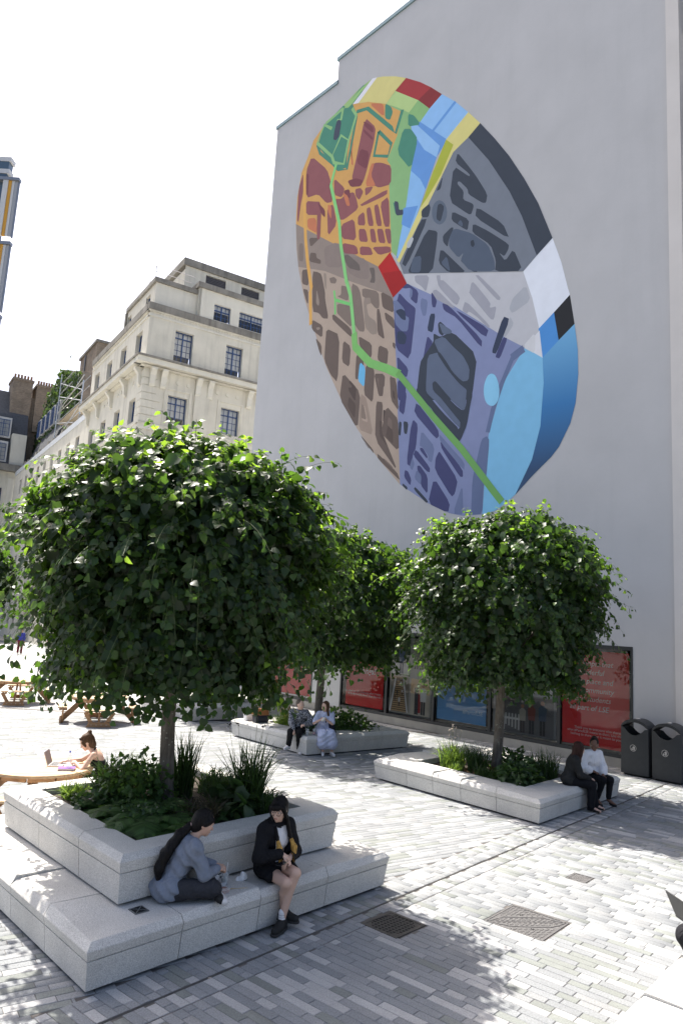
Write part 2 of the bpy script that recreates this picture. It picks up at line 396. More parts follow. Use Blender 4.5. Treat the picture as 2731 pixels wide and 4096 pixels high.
def planter(name, label, near, e1, e2, l1, l2, rim, z0, h, splits1, splits2, back1=None, back2=None, parent=None, soil=None, group=None, lift=.034):
    """rectangular planter: near corner, e1 to the right, e2 to the left; splits = block joints along the two front sides"""
    a = Vector(e1).to_2d(); b = Vector(e2).to_2d(); N = Vector(near).to_2d()-(a+b)*.075; l1 += .15; l2 += .15
    t = parent or thing(name, label, 'planter', (N.x, N.y, 0), 0, group)
    z1 = z0+h; zb = z0+.032
    P = lambda x, y: N+a*x+b*y
    m = MB(); q = [P(.12, .12), P(l1-.12, .12), P(l1-.12, l2-.12), P(.12, l2-.12)]
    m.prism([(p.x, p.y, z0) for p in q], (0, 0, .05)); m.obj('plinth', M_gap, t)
    def run(s, L, O, u, v, corner0, corner1):
        """blocks along a side: O origin, u along, v inward"""
        pts = [0]+list(s)+[L]
        for k in range(len(pts)-1):
            x0, x1 = pts[k], pts[k+1]
            if (k == 0 and corner0) or (k == len(pts)-2 and corner1): continue
            poly = [O+u*x0, O+u*x1, O+u*x1+v*rim, O+u*x0+v*rim]
            block(poly, (1, 0, 0, 0), zb, z1, t, (0, lift, .003, 0))
    # corner blocks are L shaped at the near, right, left and far corners
    s1, s2 = list(splits1), list(splits2); b1 = list(back1 or splits1); b2 = list(back2 or splits2)
    run(s1, l1, P(0, 0), a, b, True, True)
    run(b2, l2, P(l1, 0), b, -a, True, True)
    run([l1-x for x in reversed(b1)], l1, P(l1, l2), -a, -b, True, True)
    run([l2-x for x in reversed(s2)], l2, P(0, l2), -b, a, True, True)
    def corner(O, u, v, du, dv):
        # L shape: leg du along u, leg dv along v (v leg returns)
        poly = [O+v*dv, O, O+u*du, O+u*du+v*rim, O+u*rim+v*rim, O+v*dv+u*rim]
        block(poly, (1, 1, 0, 0, 0, 0), zb, z1, t, (lift, 0, 0, 0, 0, 0))
    corner(P(0, 0), a, b, s1[0], s2[0])
    corner(P(l1, 0), b, -a, b2[0], l1-s1[-1])
    corner(P(l1, l2), -a, -b, l1-b1[-1], l2-b2[-1])
    corner(P(0, l2), -b, a, l2-s2[-1], b1[0])
    if soil is not None:
        c = [P(rim-.01, rim-.01), P(l1-rim+.01, rim-.01), P(l1-rim+.01, l2-rim+.01), P(rim-.01, l2-rim+.01)]
        vs = []; fs = []; G = 14
        for i in range(G+1):
            for j in range(G+1):
                u, v = i/G, j/G; p = (c[0]*(1-u)+c[1]*u)*(1-v)+(c[3]*(1-u)+c[2]*u)*v
                vs.append((p.x, p.y, z1-soil+.05*mnoise.noise(Vector((p.x*2, p.y*2, 3)))))
        for i in range(G):
            for j in range(G): k = i*(G+1)+j; fs.append((k, k+G+1, k+G+2, k+1))
        mk('soil', vs, fs, M_soil, t, smooth=True)
    return t
E1, E2 = ang(47.5), ang(132.8)
P1N = Vector((-1.91, 6.6, 0))
BH = .42
pl1 = planter('planter_bench', 'large two-tier pale granite planter bench with tree in the foreground', P1N, E1, E2, 3.95, 4.1, .75, 0, BH, (.98, 1.95, 2.97), (.95, 1.85, 2.95))
planter('', '', P1N+E1*.51+E2*.5, E1, E2, 2.95, 3.1, .36, BH, .48, (.85, 1.85), (.95, 2.05), parent=pl1, soil=.07, lift=0)
# vent in the bench top of the near corner
M_vent = mat('vent_metal', (.22, .23, .23), .45, .5, .7)
c = P1N+E1*.62+E2*.3+Vector((0, 0, BH+.002)); m = MB(); m.box(c, E1, E2, (0, 0, 1), (-.075, .075), (-.075, .075), (0, .006)); vt = m.obj('vent_grille', M_vent, pl1)
m = MB()
for k in range(12): m.box(c, E1, E2, (0, 0, 1), (-.062, .062), (-.062+k*.0108, -.057+k*.0108), (.006, .008))
m.obj('slats', M_dark, vt)
m = MB(); m.box(c, (E1+E2).normalized(), (E2-E1).normalized(), (0, 0, 1), (-.09, .09), (-.004, .004), (.008, .011)); m.box(c, (E2-E1).normalized(), (E1+E2).normalized(), (0, 0, 1), (-.09, .09), (-.004, .004), (.008, .0105)); m.obj('brace', M_vent, vt)
P2N = Vector((3.7, 12.94, 0))
pl2 = planter('planter_bench', 'low granite planter bench on the right where two women sit', P2N, ang(47.8), ang(131.1), 3.5, 3.96, .72, 0, .42, (.8, 1.75, 2.6), (.93, 1.75, 2.45, 3.15), soil=.1)
P3N = Vector((-.51, 18.11, 0))
pl3 = planter('planter_bench', 'low granite planter bench in the middle with two people seated at its corner', P3N, ang(38.5), ang(131.3), 3.35, 3.2, .72, 0, .45, (.75, 1.7, 2.5), (.8, 1.6, 2.4), soil=.1)
P4N = Vector((-4.21, 22.7, 0))
pl4 = planter('planter_bench', 'low granite planter bench far back, half hidden behind the middle planter', P4N, ang(40), ang(131), 3.6, 3.4, .72, 0, .45, (.9, 1.8, 2.7), (.9, 1.7, 2.5), soil=.1)
# bench at the bottom right corner of the view
P5 = Vector((3.02, 7.38, 0))
b5 = thing('granite_bench', 'pale sunlit granite bench at the bottom right edge', 'bench', P5)
u5 = None
A5, B5 = ang(48.8), ang(-41.2); O5 = Vector((2.6, 6.24, 0)); OFF[b5] = P5.copy()
for x0, x1 in ((-1.9, -.95), (-.95, 0), (0, 1.0), (1.0, 2.0)):
    q = [(O5+A5*x1), (O5+A5*x0), (O5+A5*x0+B5*.8), (O5+A5*x1+B5*.8)]
    block([p.to_2d() for p in q], (1, 0, 0, 0), .03, .42, b5, (.0, .025, .004, 0))
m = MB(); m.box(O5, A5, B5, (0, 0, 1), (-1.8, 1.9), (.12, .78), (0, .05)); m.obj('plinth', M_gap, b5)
# ------------------------------------------------------------------ building with the painted wall
WD = ang(132.6); WN = Vector((-.73610, -.67688, 0)).normalized()     # along the wall (away), and out of it towards the square
W0 = Vector((5.049, 21.677, 0)); UZ = Vector((0, 0, 1))
def wp(u, z, d=0.): return W0+WD*u+WN*d+UZ*z
def render_wall():
    n = NT('painted_render'); ge = n.node('ShaderNodeNewGeometry')
    nz = n.node('ShaderNodeTexNoise', Scale=.45, Detail=7., Roughness=.6); n.l(ge.outputs['Position'], nz.inputs['Vector'])
    mr = n.node('ShaderNodeMapRange'); mr.inputs[1].default_value = .3; mr.inputs[2].default_value = .7; mr.inputs[3].default_value = .95; mr.inputs[4].default_value = 1.05
    n.l(nz.outputs[0], mr.inputs[0]); hs = n.node('ShaderNodeHueSaturation'); hs.inputs['Color'].default_value = (.45, .455, .465, 1)
    
    mp = n.node('ShaderNodeMapping'); mp.inputs['Scale'].default_value = (1.1, 1.1, .09); n.l(ge.outputs['Position'], mp.inputs['Vector']); dr = n.node('ShaderNodeTexNoise', Scale=1.6, Detail=6., Roughness=.7); n.l(mp.outputs[0], dr.inputs['Vector'])
    dm = n.node('ShaderNodeMapRange'); dm.inputs[1].default_value = .5; dm.inputs[2].default_value = .8; dm.inputs[3].default_value = 1.; dm.inputs[4].default_value = .95; n.l(dr.outputs[0], dm.inputs[0])
    mm_ = n.node('ShaderNodeMath', _operation='MULTIPLY'); n.l(mr.outputs[0], mm_.inputs[0]); n.l(dm.outputs[0], mm_.inputs[1]); n.l(mm_.outputs[0], hs.inputs['Value']); n.l(hs.outputs[0], n.b.inputs['Base Color']); n.b.inputs['Roughness'].default_value = .9; n.b.inputs['Specular IOR Level'].default_value = .2
    n2 = n.node('ShaderNodeTexNoise', Scale=9., Detail=6.); n.l(ge.outputs['Position'], n2.inputs['Vector'])
    bp = n.node('ShaderNodeBump', Strength=.12, Distance=.02); n.l(n2.outputs[0], bp.inputs['Height']); n.l(bp.outputs[0], n.b.inputs['Normal']); return n.m
M_wall = render_wall()
M_cop = mat('zinc_coping', (.16, .24, .26), .5, .5, .5); M_frame = mat('black_window_frame', (.022, .025, .028), .45, .5)
M_plinth = mat('plinth_stone', (.33, .315, .285), .85, var=.15, vscale=3, bump=.2, bscale=60)
mb = thing('mural_building', 'tall pale grey rendered building with a huge oval map mural', 'building', W0)
m = MB()   # wall body with window openings left out: panels around the openings
UL, UR, WZ0, WZ1 = 6.98, -3.99, .24, 3.08
TH = -9.0
def wbox(m, u, z, d): m.box(W0, WD, WN, UZ, u, d, z)
wbox(m, (-5.1, UR), (0.24, 3.08), (-.6, 0)); wbox(m, (UL, 8.55), (.24, 3.08), (-.6, 0)); wbox(m, (12.6, 13.75), (.24, 3.08), (-.6, 0))
wbox(m, (-5.1, 9.4), (3.08, 28.35), (TH, 0)); wbox(m, (9.4, 13.75), (3.08, 27.15), (TH, 0)); wbox(m, (-5.1, 13.75), (0, 3.08), (TH, -.6))
wall = m.obj('wall', M_wall, mb)
m = MB(); wbox(m, (-5.1, 13.8), (0, .235), (-.6, .03)); m.obj('plinth', M_plinth, mb)
m = MB(); wbox(m, (9.35, 13.8), (27.15, 27.32), (TH, .06)); m.obj('coping', M_cop, mb)
m = MB(); wbox(m, (-5.2, 9.46), (28.35, 28.52), (TH, .06)); m.obj('coping', M_cop, mb)
# pier and facade continuing on the right
M_pier = mat('pale_stone_pier', (.56, .54, .52), .85, var=.05, vscale=1.)
m = MB(); wbox(m, (-5.46, -5.1), (0, 26), (TH, .1)); m.obj('pier', M_pier, mb)
m = MB(); wbox(m, (-14, -5.46), (0, 26), (TH, -.35)); m.obj('side_facade', M_pier, mb)
M_glass = mat('dark_window_glass', (.03, .035, .04), .06, .8)
for zz in (4.5, 8.5, 12.5, 16.5, 20.5):
    for uu in (-7.3, -10.2):
        m = MB(); wbox(m, (uu, uu+1.7), (zz, zz+2.2), (-.35, -.3)); w = m.obj('window', M_frame, mb)
        m = MB(); wbox(m, (uu+.08, uu+1.62), (zz+.08, zz+2.12), (-.3, -.29)); m.obj('pane', M_glass, w)
        m = MB(); wbox(m, (uu-.1, uu+1.8), (zz-.12, zz), (-.35, -.15)); m.obj('sill', M_pier, w)
# ground floor glazing: dark frames, posters behind glass
def glaz(u0, u1, z0, z1, bars, name='shop_window'):
    fr = MB()
    wbox(fr, (u0, u1), (z0, z0+.09), (-.16, .012)); wbox(fr, (u0, u1), (z1-.1, z1), (-.16, .012))
    wbox(fr, (u0, u0+.06), (z0+.09, z1-.1), (-.16, .012)); wbox(fr, (u1-.06, u1), (z0+.09, z1-.1), (-.16, .012))
    f = fr.obj(name, M_frame, mb)
    for b in bars:
        m = MB(); wbox(m, (b-.05, b+.05), (z0+.09, z1-.1), (-.12, .006)); m.obj('mullion', M_frame, f)
    m = MB(); wbox(m, (u0+.06, u1-.06), (z0+.09, z1-.1), (-.5, -.45)); m.obj('back_panel', mat('shop_interior', (.03, .032, .035), .6), f)
    return f
gw = glaz(UR, UL, .24, 3.08, (4.68, 2.6, .42, -1.88))
def glass_mat():
    n = NT('shop_glass'); tr = n.node('ShaderNodeBsdfTransparent'); gl = n.node('ShaderNodeBsdfGlossy', Roughness=.02); mx = n.node('ShaderNodeMixShader')
    tr.inputs[0].default_value = (.92, .93, .94, 1)
    fr = n.node('ShaderNodeFresnel', IOR=1.55); n.l(fr.outputs[0], mx.inputs[0]); n.l(tr.outputs[0], mx.inputs[1]); n.l(gl.outputs[0], mx.inputs[2])
    n.l(mx.outputs[0], n.n['Material Output'].inputs['Surface']); return n.m
M_sglass = glass_mat()
def pane(u0, u1, z0, z1, par):
    mk('pane', [wp(u0, z0, -.03), wp(u1, z0, -.03), wp(u1, z1, -.03), wp(u0, z1, -.03)], [(3, 2, 1, 0)], M_sglass, par)
for a, b in ((UR+.06, -1.93), (-1.83, .37), (.47, 2.55), (2.65, 4.63), (4.73, UL-.06)): pane(a, b, .33, 2.98, gw)
gw2 = glaz(8.55, 12.6, .24, 3.08, (10.55,))
pane(8.61, 10.5, .33, 2.98, gw2); pane(10.6, 12.54, .33, 2.98, gw2)
# posters
def flat(c, r=.45): return mat('print_%d_%d_%d' % tuple(int(x) for x in c), srgb(*c)[:3], r, .35)
RED, BLUE, WHITE = (196, 34, 38), (92, 150, 200), (214, 214, 216)
def poster(u0, u1, z0, z1, col, par, d=-.06, name='poster'):
    m = MB(); wbox(m, (u0, u1), (z0, z1), (d-.01, d)); return m.obj(name, flat(col), par)
def ptxt(body, u, z, size, par, col=WHITE, align='RIGHT', d=-.055, shear=0., bold=0.):
    """lettering, reading from the far end of the wall to the near end"""
    cu = bpy.data.curves.new('lettering', 'FONT'); cu.body = body; cu.size = size; cu.align_x = align; cu.shear = shear; cu.space_line = .95
    cu.offset = bold; cu.resolution_u = 3
    tmp = bpy.data.objects.new('tmp', cu); COL.objects.link(tmp); dg = bpy.context.evaluated_depsgraph_get()
    me = bpy.data.meshes.new_from_object(tmp.evaluated_get(dg)); bpy.data.objects.remove(tmp); bpy.data.curves.remove(cu)
    me.name = 'lettering'; me.materials.clear(); me.materials.append(flat(col))
    X = -WD; o = bpy.data.objects.new('lettering', me); Mx = Matrix((X, UZ, X.cross(UZ))).transposed().to_4x4()
    off = OFF.get(par, Vector((0, 0, 0))); Mx.translation = wp(u, z, d)-off
    link(o, par); o.matrix_local = Mx; return o
# (u decreases towards the camera, so text runs along -WD)
r0 = poster(8.66, 10.45, .42, 2.9, RED, gw2); poster(10.65, 12.5, .42, 2.9, RED, gw2)
m = MB(); wbox(m, (8.66, 10.45), (.36, .41), (-.07, -.055)); m.obj('poster_border', flat(WHITE), gw2)
r1 = poster(4.86, 6.72, .4, 2.9, RED, gw)
ptxt('We are', 5.3, 2.35, .3, r1, shear=.25, align='RIGHT', bold=.002); ptxt('all of these', 4.98, 1.98, .26, r1, shear=.25, bold=.006)
ptxt('things!', 5.28, 1.55, .3, r1, shear=.28, bold=.006)
ptxt('We asked our LSE community what it means\nto be #partofLSE. Here’s what they said.', 4.95, .86, .1, r1)
b1 = poster(.57, 2.46, .44, 2.9, BLUE, gw); ptxt('#PartofLSE', .68, .72, .17, b1, col=(170, 200, 225), bold=.004)
r2 = poster(-3.86, -1.96, .4, 2.9, RED, gw)
for k, tx in enumerate(('people that', 'make wonderful', 'our place and', 'the community', 'staff and students', 'Don’t part of LSE'.replace('Don’t', 'all'))):
    ptxt(tx, -3.42+(.0, .25, .0, -.02, .06, .12)[k], 2.5-.235*k, .2, r2, shear=.22, bold=.001)
ptxt('Thank you to everyone who shared\nwhat #PartofLSE means to them. Use the\nhashtag to share what it means to you.', -3.66, .82, .092, r2)
# photo panels: printed pictures built from flat shapes
def ph(par, pts, col, lay):
    m = MB(); m.prism([wp(u, z, -.06+.0015*lay) for u, z in pts], WN*.001); return m.obj('print_shape', flat(col), par)
def rect(u0, z0, u1, z1): return [(u0, z0), (u1, z0), (u1, z1), (u0, z1)]
p1 = poster(2.72, 4.56, .4, 2.9, (150, 152, 150), gw, name='photo_panel')
ph(p1, rect(3.68, .42, 4.5, 1.58), (120, 118, 112), 1); ph(p1, rect(3.68, 1.66, 4.5, 2.85), (70, 92, 62), 1); ph(p1, rect(2.78, 1.66, 3.6, 2.85), (150, 152, 148), 1); ph(p1, rect(2.78, .42, 3.6, 1.58), (176, 172, 162), 1)
for k in range(15):   # stair treads, narrowing upwards
    z = .46+k*.068; w = .34-.015*k
    ph(p1, rect(4.12-w, z, 4.12+w, z+.034), (168, 142, 104), 2); ph(p1, rect(4.12-w, z+.034, 4.12+w, z+.066), (84, 70, 56), 2)
for s in (-1, 1): ph(p1, [(4.12+s*.36, .44), (4.12+s*.42, .44), (4.12+s*.2, 1.55), (4.12+s*.15, 1.55)], (196, 200, 204), 3)
def fig(par, u, z, h, top, leg, lay=4):
    ph(par, rect(u-h*.09, z, u-h*.01, z+h*.45), leg, lay); ph(par, rect(u+h*.01, z, u+h*.09, z+h*.45), leg, lay)
    ph(par, [(u-h*.12, z+h*.42), (u+h*.12, z+h*.42), (u+h*.14, z+h*.78), (u+h*.05, z+h*.86), (u-h*.05, z+h*.86), (u-h*.14, z+h*.78)], top, lay+1)
    ph(par, [(u+h*.07*math.cos(a*.785), z+h*.93+h*.07*math.sin(a*.785)) for a in range(8)], (150, 112, 92), lay)
for u, z, h, tp in ((4.1, .62, .34, (180, 182, 180)), (4.2, .95, .22, (60, 60, 66)), (3.98, 1.0, .2, (150, 160, 176)), (4.05, 1.3, .16, (190, 200, 205)), (4.3, .8, .2, (90, 60, 60))): fig(p1, u, z, h, tp, (50, 48, 50))
fig(p1, 4.05, 1.7, .95, (92, 110, 140), (58, 70, 92)); ph(p1, rect(3.7, 1.68, 4.48, 2.05), (196, 198, 198), 2)
for k in range(6): fig(p1, 2.9+k*.11, 1.9, .36, ((30, 30, 34), (70, 60, 58), (46, 52, 70))[k % 3], (34, 34, 38))
for k in range(7): ph(p1, rect(2.82+k*.11, 2.4, 2.87+k*.11, 2.75), (96, 100, 104), 3)
ph(p1, rect(2.78, 1.1, 3.6, 1.58), (190, 168, 132), 2); fig(p1, 3.05, .45, 1.0, (200, 204, 206), (60, 62, 66)); ph(p1, rect(3.16, .5, 3.34, 1.1), (150, 40, 44), 3); ph(p1, rect(3.26, .44, 3.42, 1.3), (50, 52, 58), 4)
p2 = poster(-1.78, .32, .4, 2.9, (120, 124, 128), gw, name='photo_panel')
ph(p2, rect(-1.7, 1.5, .24, 2.85), (158, 166, 172), 1); ph(p2, rect(-1.7, .42, .24, 1.46), (92, 94, 98), 1)
for k in range(7): ph(p2, rect(-.6+k*.11, .5+.03*k, -.55+k*.11, .95), (170, 172, 174), 2)
ph(p2, rect(-.62, .78, .2, .84), (186, 188, 190), 3); ph(p2, rect(-.1, .46, .2, .9), (176, 178, 182), 2); fig(p2, -1.0, .45, .9, (120, 70, 66), (44, 46, 56)); fig(p2, -1.35, .45, .95, (70, 84, 104), (40, 40, 44)); fig(p2, -.7, .45, .8, (150, 148, 140), (60, 56, 60))
# ------------------------------------------------------------------ the mural, as (kind, colour, outline in metres on the wall, line width)
MURAL = [
 ('f',(166,150,136),[(11.7,21.28),(9.56,19.71),(6.13,17.21),(5.26,15.65),(4.92,12.82),(4.46,8.27),(5.59,9.35),(6.86,10.75),(7.92,12.18),(8.94,13.77),(10.01,15.89),(10.71,17.35),(11.22,18.79),(11.52,19.96)],0),
 ('f',(136,124,116),[(11.7,21.28),(9.56,19.71),(6.13,17.21),(5.39,16.1),(5.2,15.53),(5.83,16.03),(7.72,17.13),(9.41,18.17),(11.29,19.02)],0),
 ('f',(198,152,88),[(11.7,21.28),(11.74,22.62),(11.55,23.8),(11.14,24.45),(10.84,25.09),(10.1,25.54),(8.89,25.82),(8.27,25.54),(7.29,25.12),(6.22,24.43),(5.61,23.96),(5.31,23.59),(5.48,22.62),(5.99,21.77),(5.73,21.38),(5.79,20.5),(5.51,17.9),(5.47,17.58),(6.13,17.21),(9.56,19.71)],0),
 ('f',(128,172,116),[(6.22,24.43),(5.61,23.96),(4.91,23.33),(4.28,22.54),(4.77,22.74),(4.4,21.89),(4.65,20.69),(4.83,19.2),(5.08,17.91),(5.14,17.25),(5.47,17.61),(5.79,20.5),(5.76,21.43),(5.99,21.77),(5.48,22.62),(5.31,23.59)],0),
 ('f',(66,128,108),[(10.1,25.54),(8.89,25.82),(7.99,26.08),(7.12,26.13),(8.27,25.54),(7.96,24.87),(8.44,23.69),(8.42,22.59),(9.02,22.73),(10.51,24.66)],0),
 ('f',(150,178,118),[(8.89,25.82),(7.99,26.08),(7.61,26.12),(7.12,26.13),(7.47,25.94),(8.67,25.6)],0),
 ('f',(200,192,124),[(7.12,26.13),(6.49,25.86),(5.76,25.44),(5.15,25.01),(5.72,24.75),(6.22,24.43),(7.29,25.12),(8.27,25.54)],0),
 ('f',(214,214,222),[(7.12,26.13),(6.84,26.02),(7.91,25.4),(8.27,25.54)],0),
 ('f',(152,50,54),[(5.15,25.01),(4.38,24.38),(3.8,23.82),(4.44,23.62),(5.72,24.75)],0),
 ('f',(124,44,48),[(3.8,23.82),(3.24,23.21),(3.83,22.92),(4.44,23.62)],0),
 ('f',(168,194,128),[(5.72,24.75),(4.44,23.62),(4.91,23.33),(5.61,23.96),(6.22,24.43)],0),
 ('f',(128,172,112),[(4.44,23.62),(3.83,22.92),(4.28,22.54),(4.91,23.33)],0),
 ('f',(132,178,224),[(3.83,22.92),(3.24,23.21),(2.57,22.52),(1.96,21.76),(2.95,21.16),(3.62,21.76),(4.28,22.59)],0),
 ('f',(92,142,204),[(4.4,21.89),(4.77,22.74),(4.28,22.59),(2.9,21.14),(3.37,20.64),(3.82,19.62),(4.18,18.75),(5.02,16.99),(5.2,17.31),(4.83,19.2),(4.65,20.69)],0),
 ('f',(136,180,224),[(4.77,22.74),(4.55,22.68),(3.24,21.05),(3.37,20.64),(4.0,21.26),(4.7,22.4)],0),
 ('f',(128,176,222),[(4.65,20.69),(4.15,20.11),(3.86,19.55),(4.18,18.75),(5.02,17.04),(5.17,17.35),(4.82,19.28)],0),
 ('f',(92,142,204),[(4.94,19.24),(4.19,19.02),(4.56,18.23),(5.01,18.58)],0),
 ('l',(92,142,204),[(2.57,22.52),(3.67,21.83),(3.83,21.96)],0.22),
 ('f',(204,196,124),[(1.96,21.76),(1.41,21.03),(1.92,20.73),(2.58,20.47),(3.77,18.75),(5.02,16.99),(5.16,17.13),(4.08,18.88),(2.95,21.16)],0),
 ('f',(160,168,60),[(2.95,21.16),(2.59,20.77),(3.13,19.82),(3.74,19.16),(4.08,18.88),(3.54,20.09)],0),
 ('f',(108,116,128),[(1.92,20.73),(1.0,19.39),(0.12,17.82),(-0.38,16.72),(-0.96,15.12),(-0.47,14.75),(4.78,16.46),(5.02,16.99),(3.77,18.75),(2.58,20.47)],0),
 ('f',(52,60,72),[(1.41,21.03),(0.77,20.1),(0.16,19.14),(-0.43,18.06),(-0.99,16.9),(-1.51,15.51),(-0.96,15.12),(-0.38,16.72),(0.12,17.82),(1.0,19.39),(1.92,20.73)],0),
 ('f',(212,218,228),[(-1.51,15.51),(-1.82,14.6),(-2.05,13.67),(-2.12,13.43),(-1.59,13.02),(-1.06,12.63),(-0.82,13.73),(-0.47,14.74),(-0.96,15.12)],0),
 ('f',(178,180,186),[(4.78,16.46),(-0.47,14.73),(-0.82,13.73),(-1.1,12.59),(-1.22,11.65),(0.11,12.64),(2.52,14.59),(3.55,15.3),(4.59,16.01)],0),
 ('f',(122,132,168),[(4.59,16.01),(3.55,15.3),(2.52,14.59),(0.11,12.64),(-0.59,12.14),(0.19,11.15),(0.7,9.52),(0.78,8.1),(0.86,6.93),(1.63,6.94),(2.19,7.07),(3.15,7.5),(4.39,8.24),(4.46,8.29),(4.92,12.82),(5.26,15.65)],0),
 ('f',(118,178,214),[(-0.59,12.14),(-1.22,11.65),(-1.27,10.84),(-1.18,9.48),(-0.91,8.49),(-0.35,7.46),(-0.02,7.23),(0.39,7.01),(0.86,6.93),(0.8,8.11),(0.7,9.52),(0.19,11.15)],0),
 ('f','GRAD',[(-1.22,11.65),(-1.76,12.07),(-2.28,12.45),(-2.39,11.62),(-2.41,10.84),(-2.33,9.98),(-2.17,9.41),(-1.81,8.75),(-1.55,8.47),(-0.99,8.03),(-0.35,7.46),(-0.91,8.49),(-1.18,9.48),(-1.27,10.84)],0),
 ('f',(34,36,40),[(-1.59,13.02),(-2.12,13.43),(-2.28,12.45),(-1.76,12.07)],0),
 ('f',(70,134,200),[(-1.06,12.63),(-1.59,13.02),(-1.76,12.07),(-1.22,11.65)],0),
 ('f',(206,208,214),[(-0.77,12.3),(-1.1,12.57),(-1.22,11.65),(-0.57,12.15)],0),
 ('l',(92,106,140),[(-0.55,12.12),(-0.1,11.92)],0.42),
 ('l',(92,106,140),[(-0.17,11.97),(0.23,11.16),(0.56,10.33),(0.74,9.6)],0.26),
 ('k',(92,106,140),[(0.97,9.41),(0.76,9.49),(0.66,9.32),(0.74,8.14),(0.85,7.79),(0.86,6.95),(1.3,6.94),(1.29,8.11),(1.14,8.74)],0),
 ('k',(148,150,160),[(4.22,16.21),(3.48,15.96),(3.61,15.35),(3.82,15.62),(4.17,15.93)],0),
 ('k',(148,150,160),[(3.17,15.85),(2.97,15.79),(2.96,15.59),(2.81,15.54),(2.03,14.66),(2.16,14.39),(2.35,14.54),(3.03,15.36)],0),
 ('k',(148,150,160),[(1.45,15.27),(1.27,15.21),(0.37,14.14),(0.4,14.03),(0.53,14.1)],0),
 ('k',(148,150,160),[(1.58,15.04),(1.48,15.03),(0.76,14.05),(0.79,13.88),(0.52,13.86),(0.61,13.42),(0.74,13.46),(1.67,14.7),(1.64,14.75)],0),
 ('k',(148,150,160),[(1.81,14.47),(0.77,13.26),(0.8,13.15),(1.29,13.71),(1.65,14.02),(1.72,13.95),(1.94,14.14)],0),
 ('k',(148,150,160),[(3.3,15.31),(3.1,15.28),(2.23,14.32),(2.38,14.37),(3.24,15.01)],0),
 ('k',(160,164,172),[(-0.09,13.94),(-0.58,14.24),(-0.77,13.67),(-0.1,13.42),(0.03,13.63)],0),
 ('k',(160,164,172),[(-0.01,13.36),(-0.17,13.05),(0.14,12.68),(0.27,12.78)],0),
 ('k',(196,198,202),[(-0.5,12.18),(-0.95,12.56),(-0.96,11.84)],0),
 ('k',(62,66,106),[(4.59,16.03),(3.98,15.5),(4.03,14.99),(4.38,15.33),(4.26,15.49),(4.4,15.77),(4.62,15.81),(4.83,15.91)],0),
 ('k',(62,66,106),[(4.95,15.75),(4.54,15.28),(4.11,14.89),(4.08,14.75),(4.24,12.88),(4.98,13.52),(5.09,14.28),(5.18,15.24),(5.02,15.53)],0),
 ('k',(62,66,106),[(3.37,15.31),(3.08,14.86),(3.14,14.6),(3.3,14.68)],0),
 ('k',(62,66,106),[(4.92,13.24),(4.3,12.57),(4.37,12.24),(4.84,12.64)],0),
 ('k',(62,66,106),[(2.84,14.69),(2.54,14.51),(1.06,12.84),(1.08,12.55),(2.14,13.92),(2.75,14.38)],0),
 ('k',(62,66,106),[(2.23,14.26),(0.8,13.15),(0.92,12.86),(2.0,13.97)],0),
 ('k',(62,66,106),[(4.82,12.31),(4.39,11.96),(4.4,11.4),(4.77,11.48)],0),
 ('k',(62,66,106),[(3.4,13.56),(3.2,13.32),(3.29,12.9),(3.6,12.92),(3.67,11.93),(3.81,11.71),(3.48,13.58)],0),
 ('k',(100,112,146),[(5.28,15.51),(5.06,15.48),(4.65,15.02),(4.59,14.73),(4.38,14.57),(4.43,14.06),(4.73,14.14),(5.09,14.54),(5.15,15.17)],0),
 ('k',(100,112,146),[(4.4,15.77),(4.27,15.63),(4.3,15.34),(4.43,15.41)],0),
 ('k',(100,112,146),[(3.84,15.2),(3.51,15.0),(3.56,14.43),(3.72,14.45),(3.86,14.84)],0),
 ('k',(100,112,146),[(4.85,12.7),(4.41,12.28),(4.36,12.08),(4.61,12.26)],0),
 ('k',(48,58,80),[(4.94,14.2),(4.68,14.13),(4.46,13.88),(4.53,13.57),(4.87,13.69),(4.97,13.98)],0),
 ('k',(48,58,80),[(4.82,15.07),(4.6,14.9),(4.54,14.52),(4.75,14.62),(5.12,15.06)],0),
 ('k',(48,58,80),[(3.37,14.44),(3.13,14.37),(3.21,13.67),(3.49,13.84)],0),
 ('k',(48,58,80),[(0.64,12.39),(0.25,13.43),(-0.01,13.26),(0.48,12.2),(0.64,12.27)],0),
 ('k',(62,66,106),[(0.48,12.2),(0.23,12.71),(0.06,12.62),(0.34,12.0),(0.51,12.09)],0),
 ('k',(52,60,72),[(3.0,13.95),(2.89,14.01),(2.61,13.72),(2.75,13.41),(2.94,13.59)],0),
 ('k',(52,60,72),[(2.86,13.41),(2.34,13.49),(1.24,12.33),(1.4,10.97),(1.53,10.84),(3.44,11.22),(3.84,11.49),(3.85,11.65),(3.75,12.7),(3.56,12.91),(3.16,13.31),(3.18,13.65)],0),
 ('k',(86,98,120),[(2.96,14.0),(2.35,13.52),(2.38,13.41),(2.75,13.48)],0),
 ('k',(86,98,120),[(3.16,13.37),(2.71,13.4),(2.25,12.88),(1.84,12.48),(1.54,11.96),(1.56,11.53),(1.98,11.56),(2.51,12.19),(2.91,12.87)],0),
 ('k',(86,98,120),[(3.41,12.87),(2.91,12.87),(2.43,12.14),(2.28,11.86),(1.62,11.25),(1.67,10.88),(2.24,10.99),(3.01,11.78),(3.12,11.75),(3.07,11.49),(2.75,11.08),(3.05,11.14),(3.41,11.5),(3.43,11.88)],0),
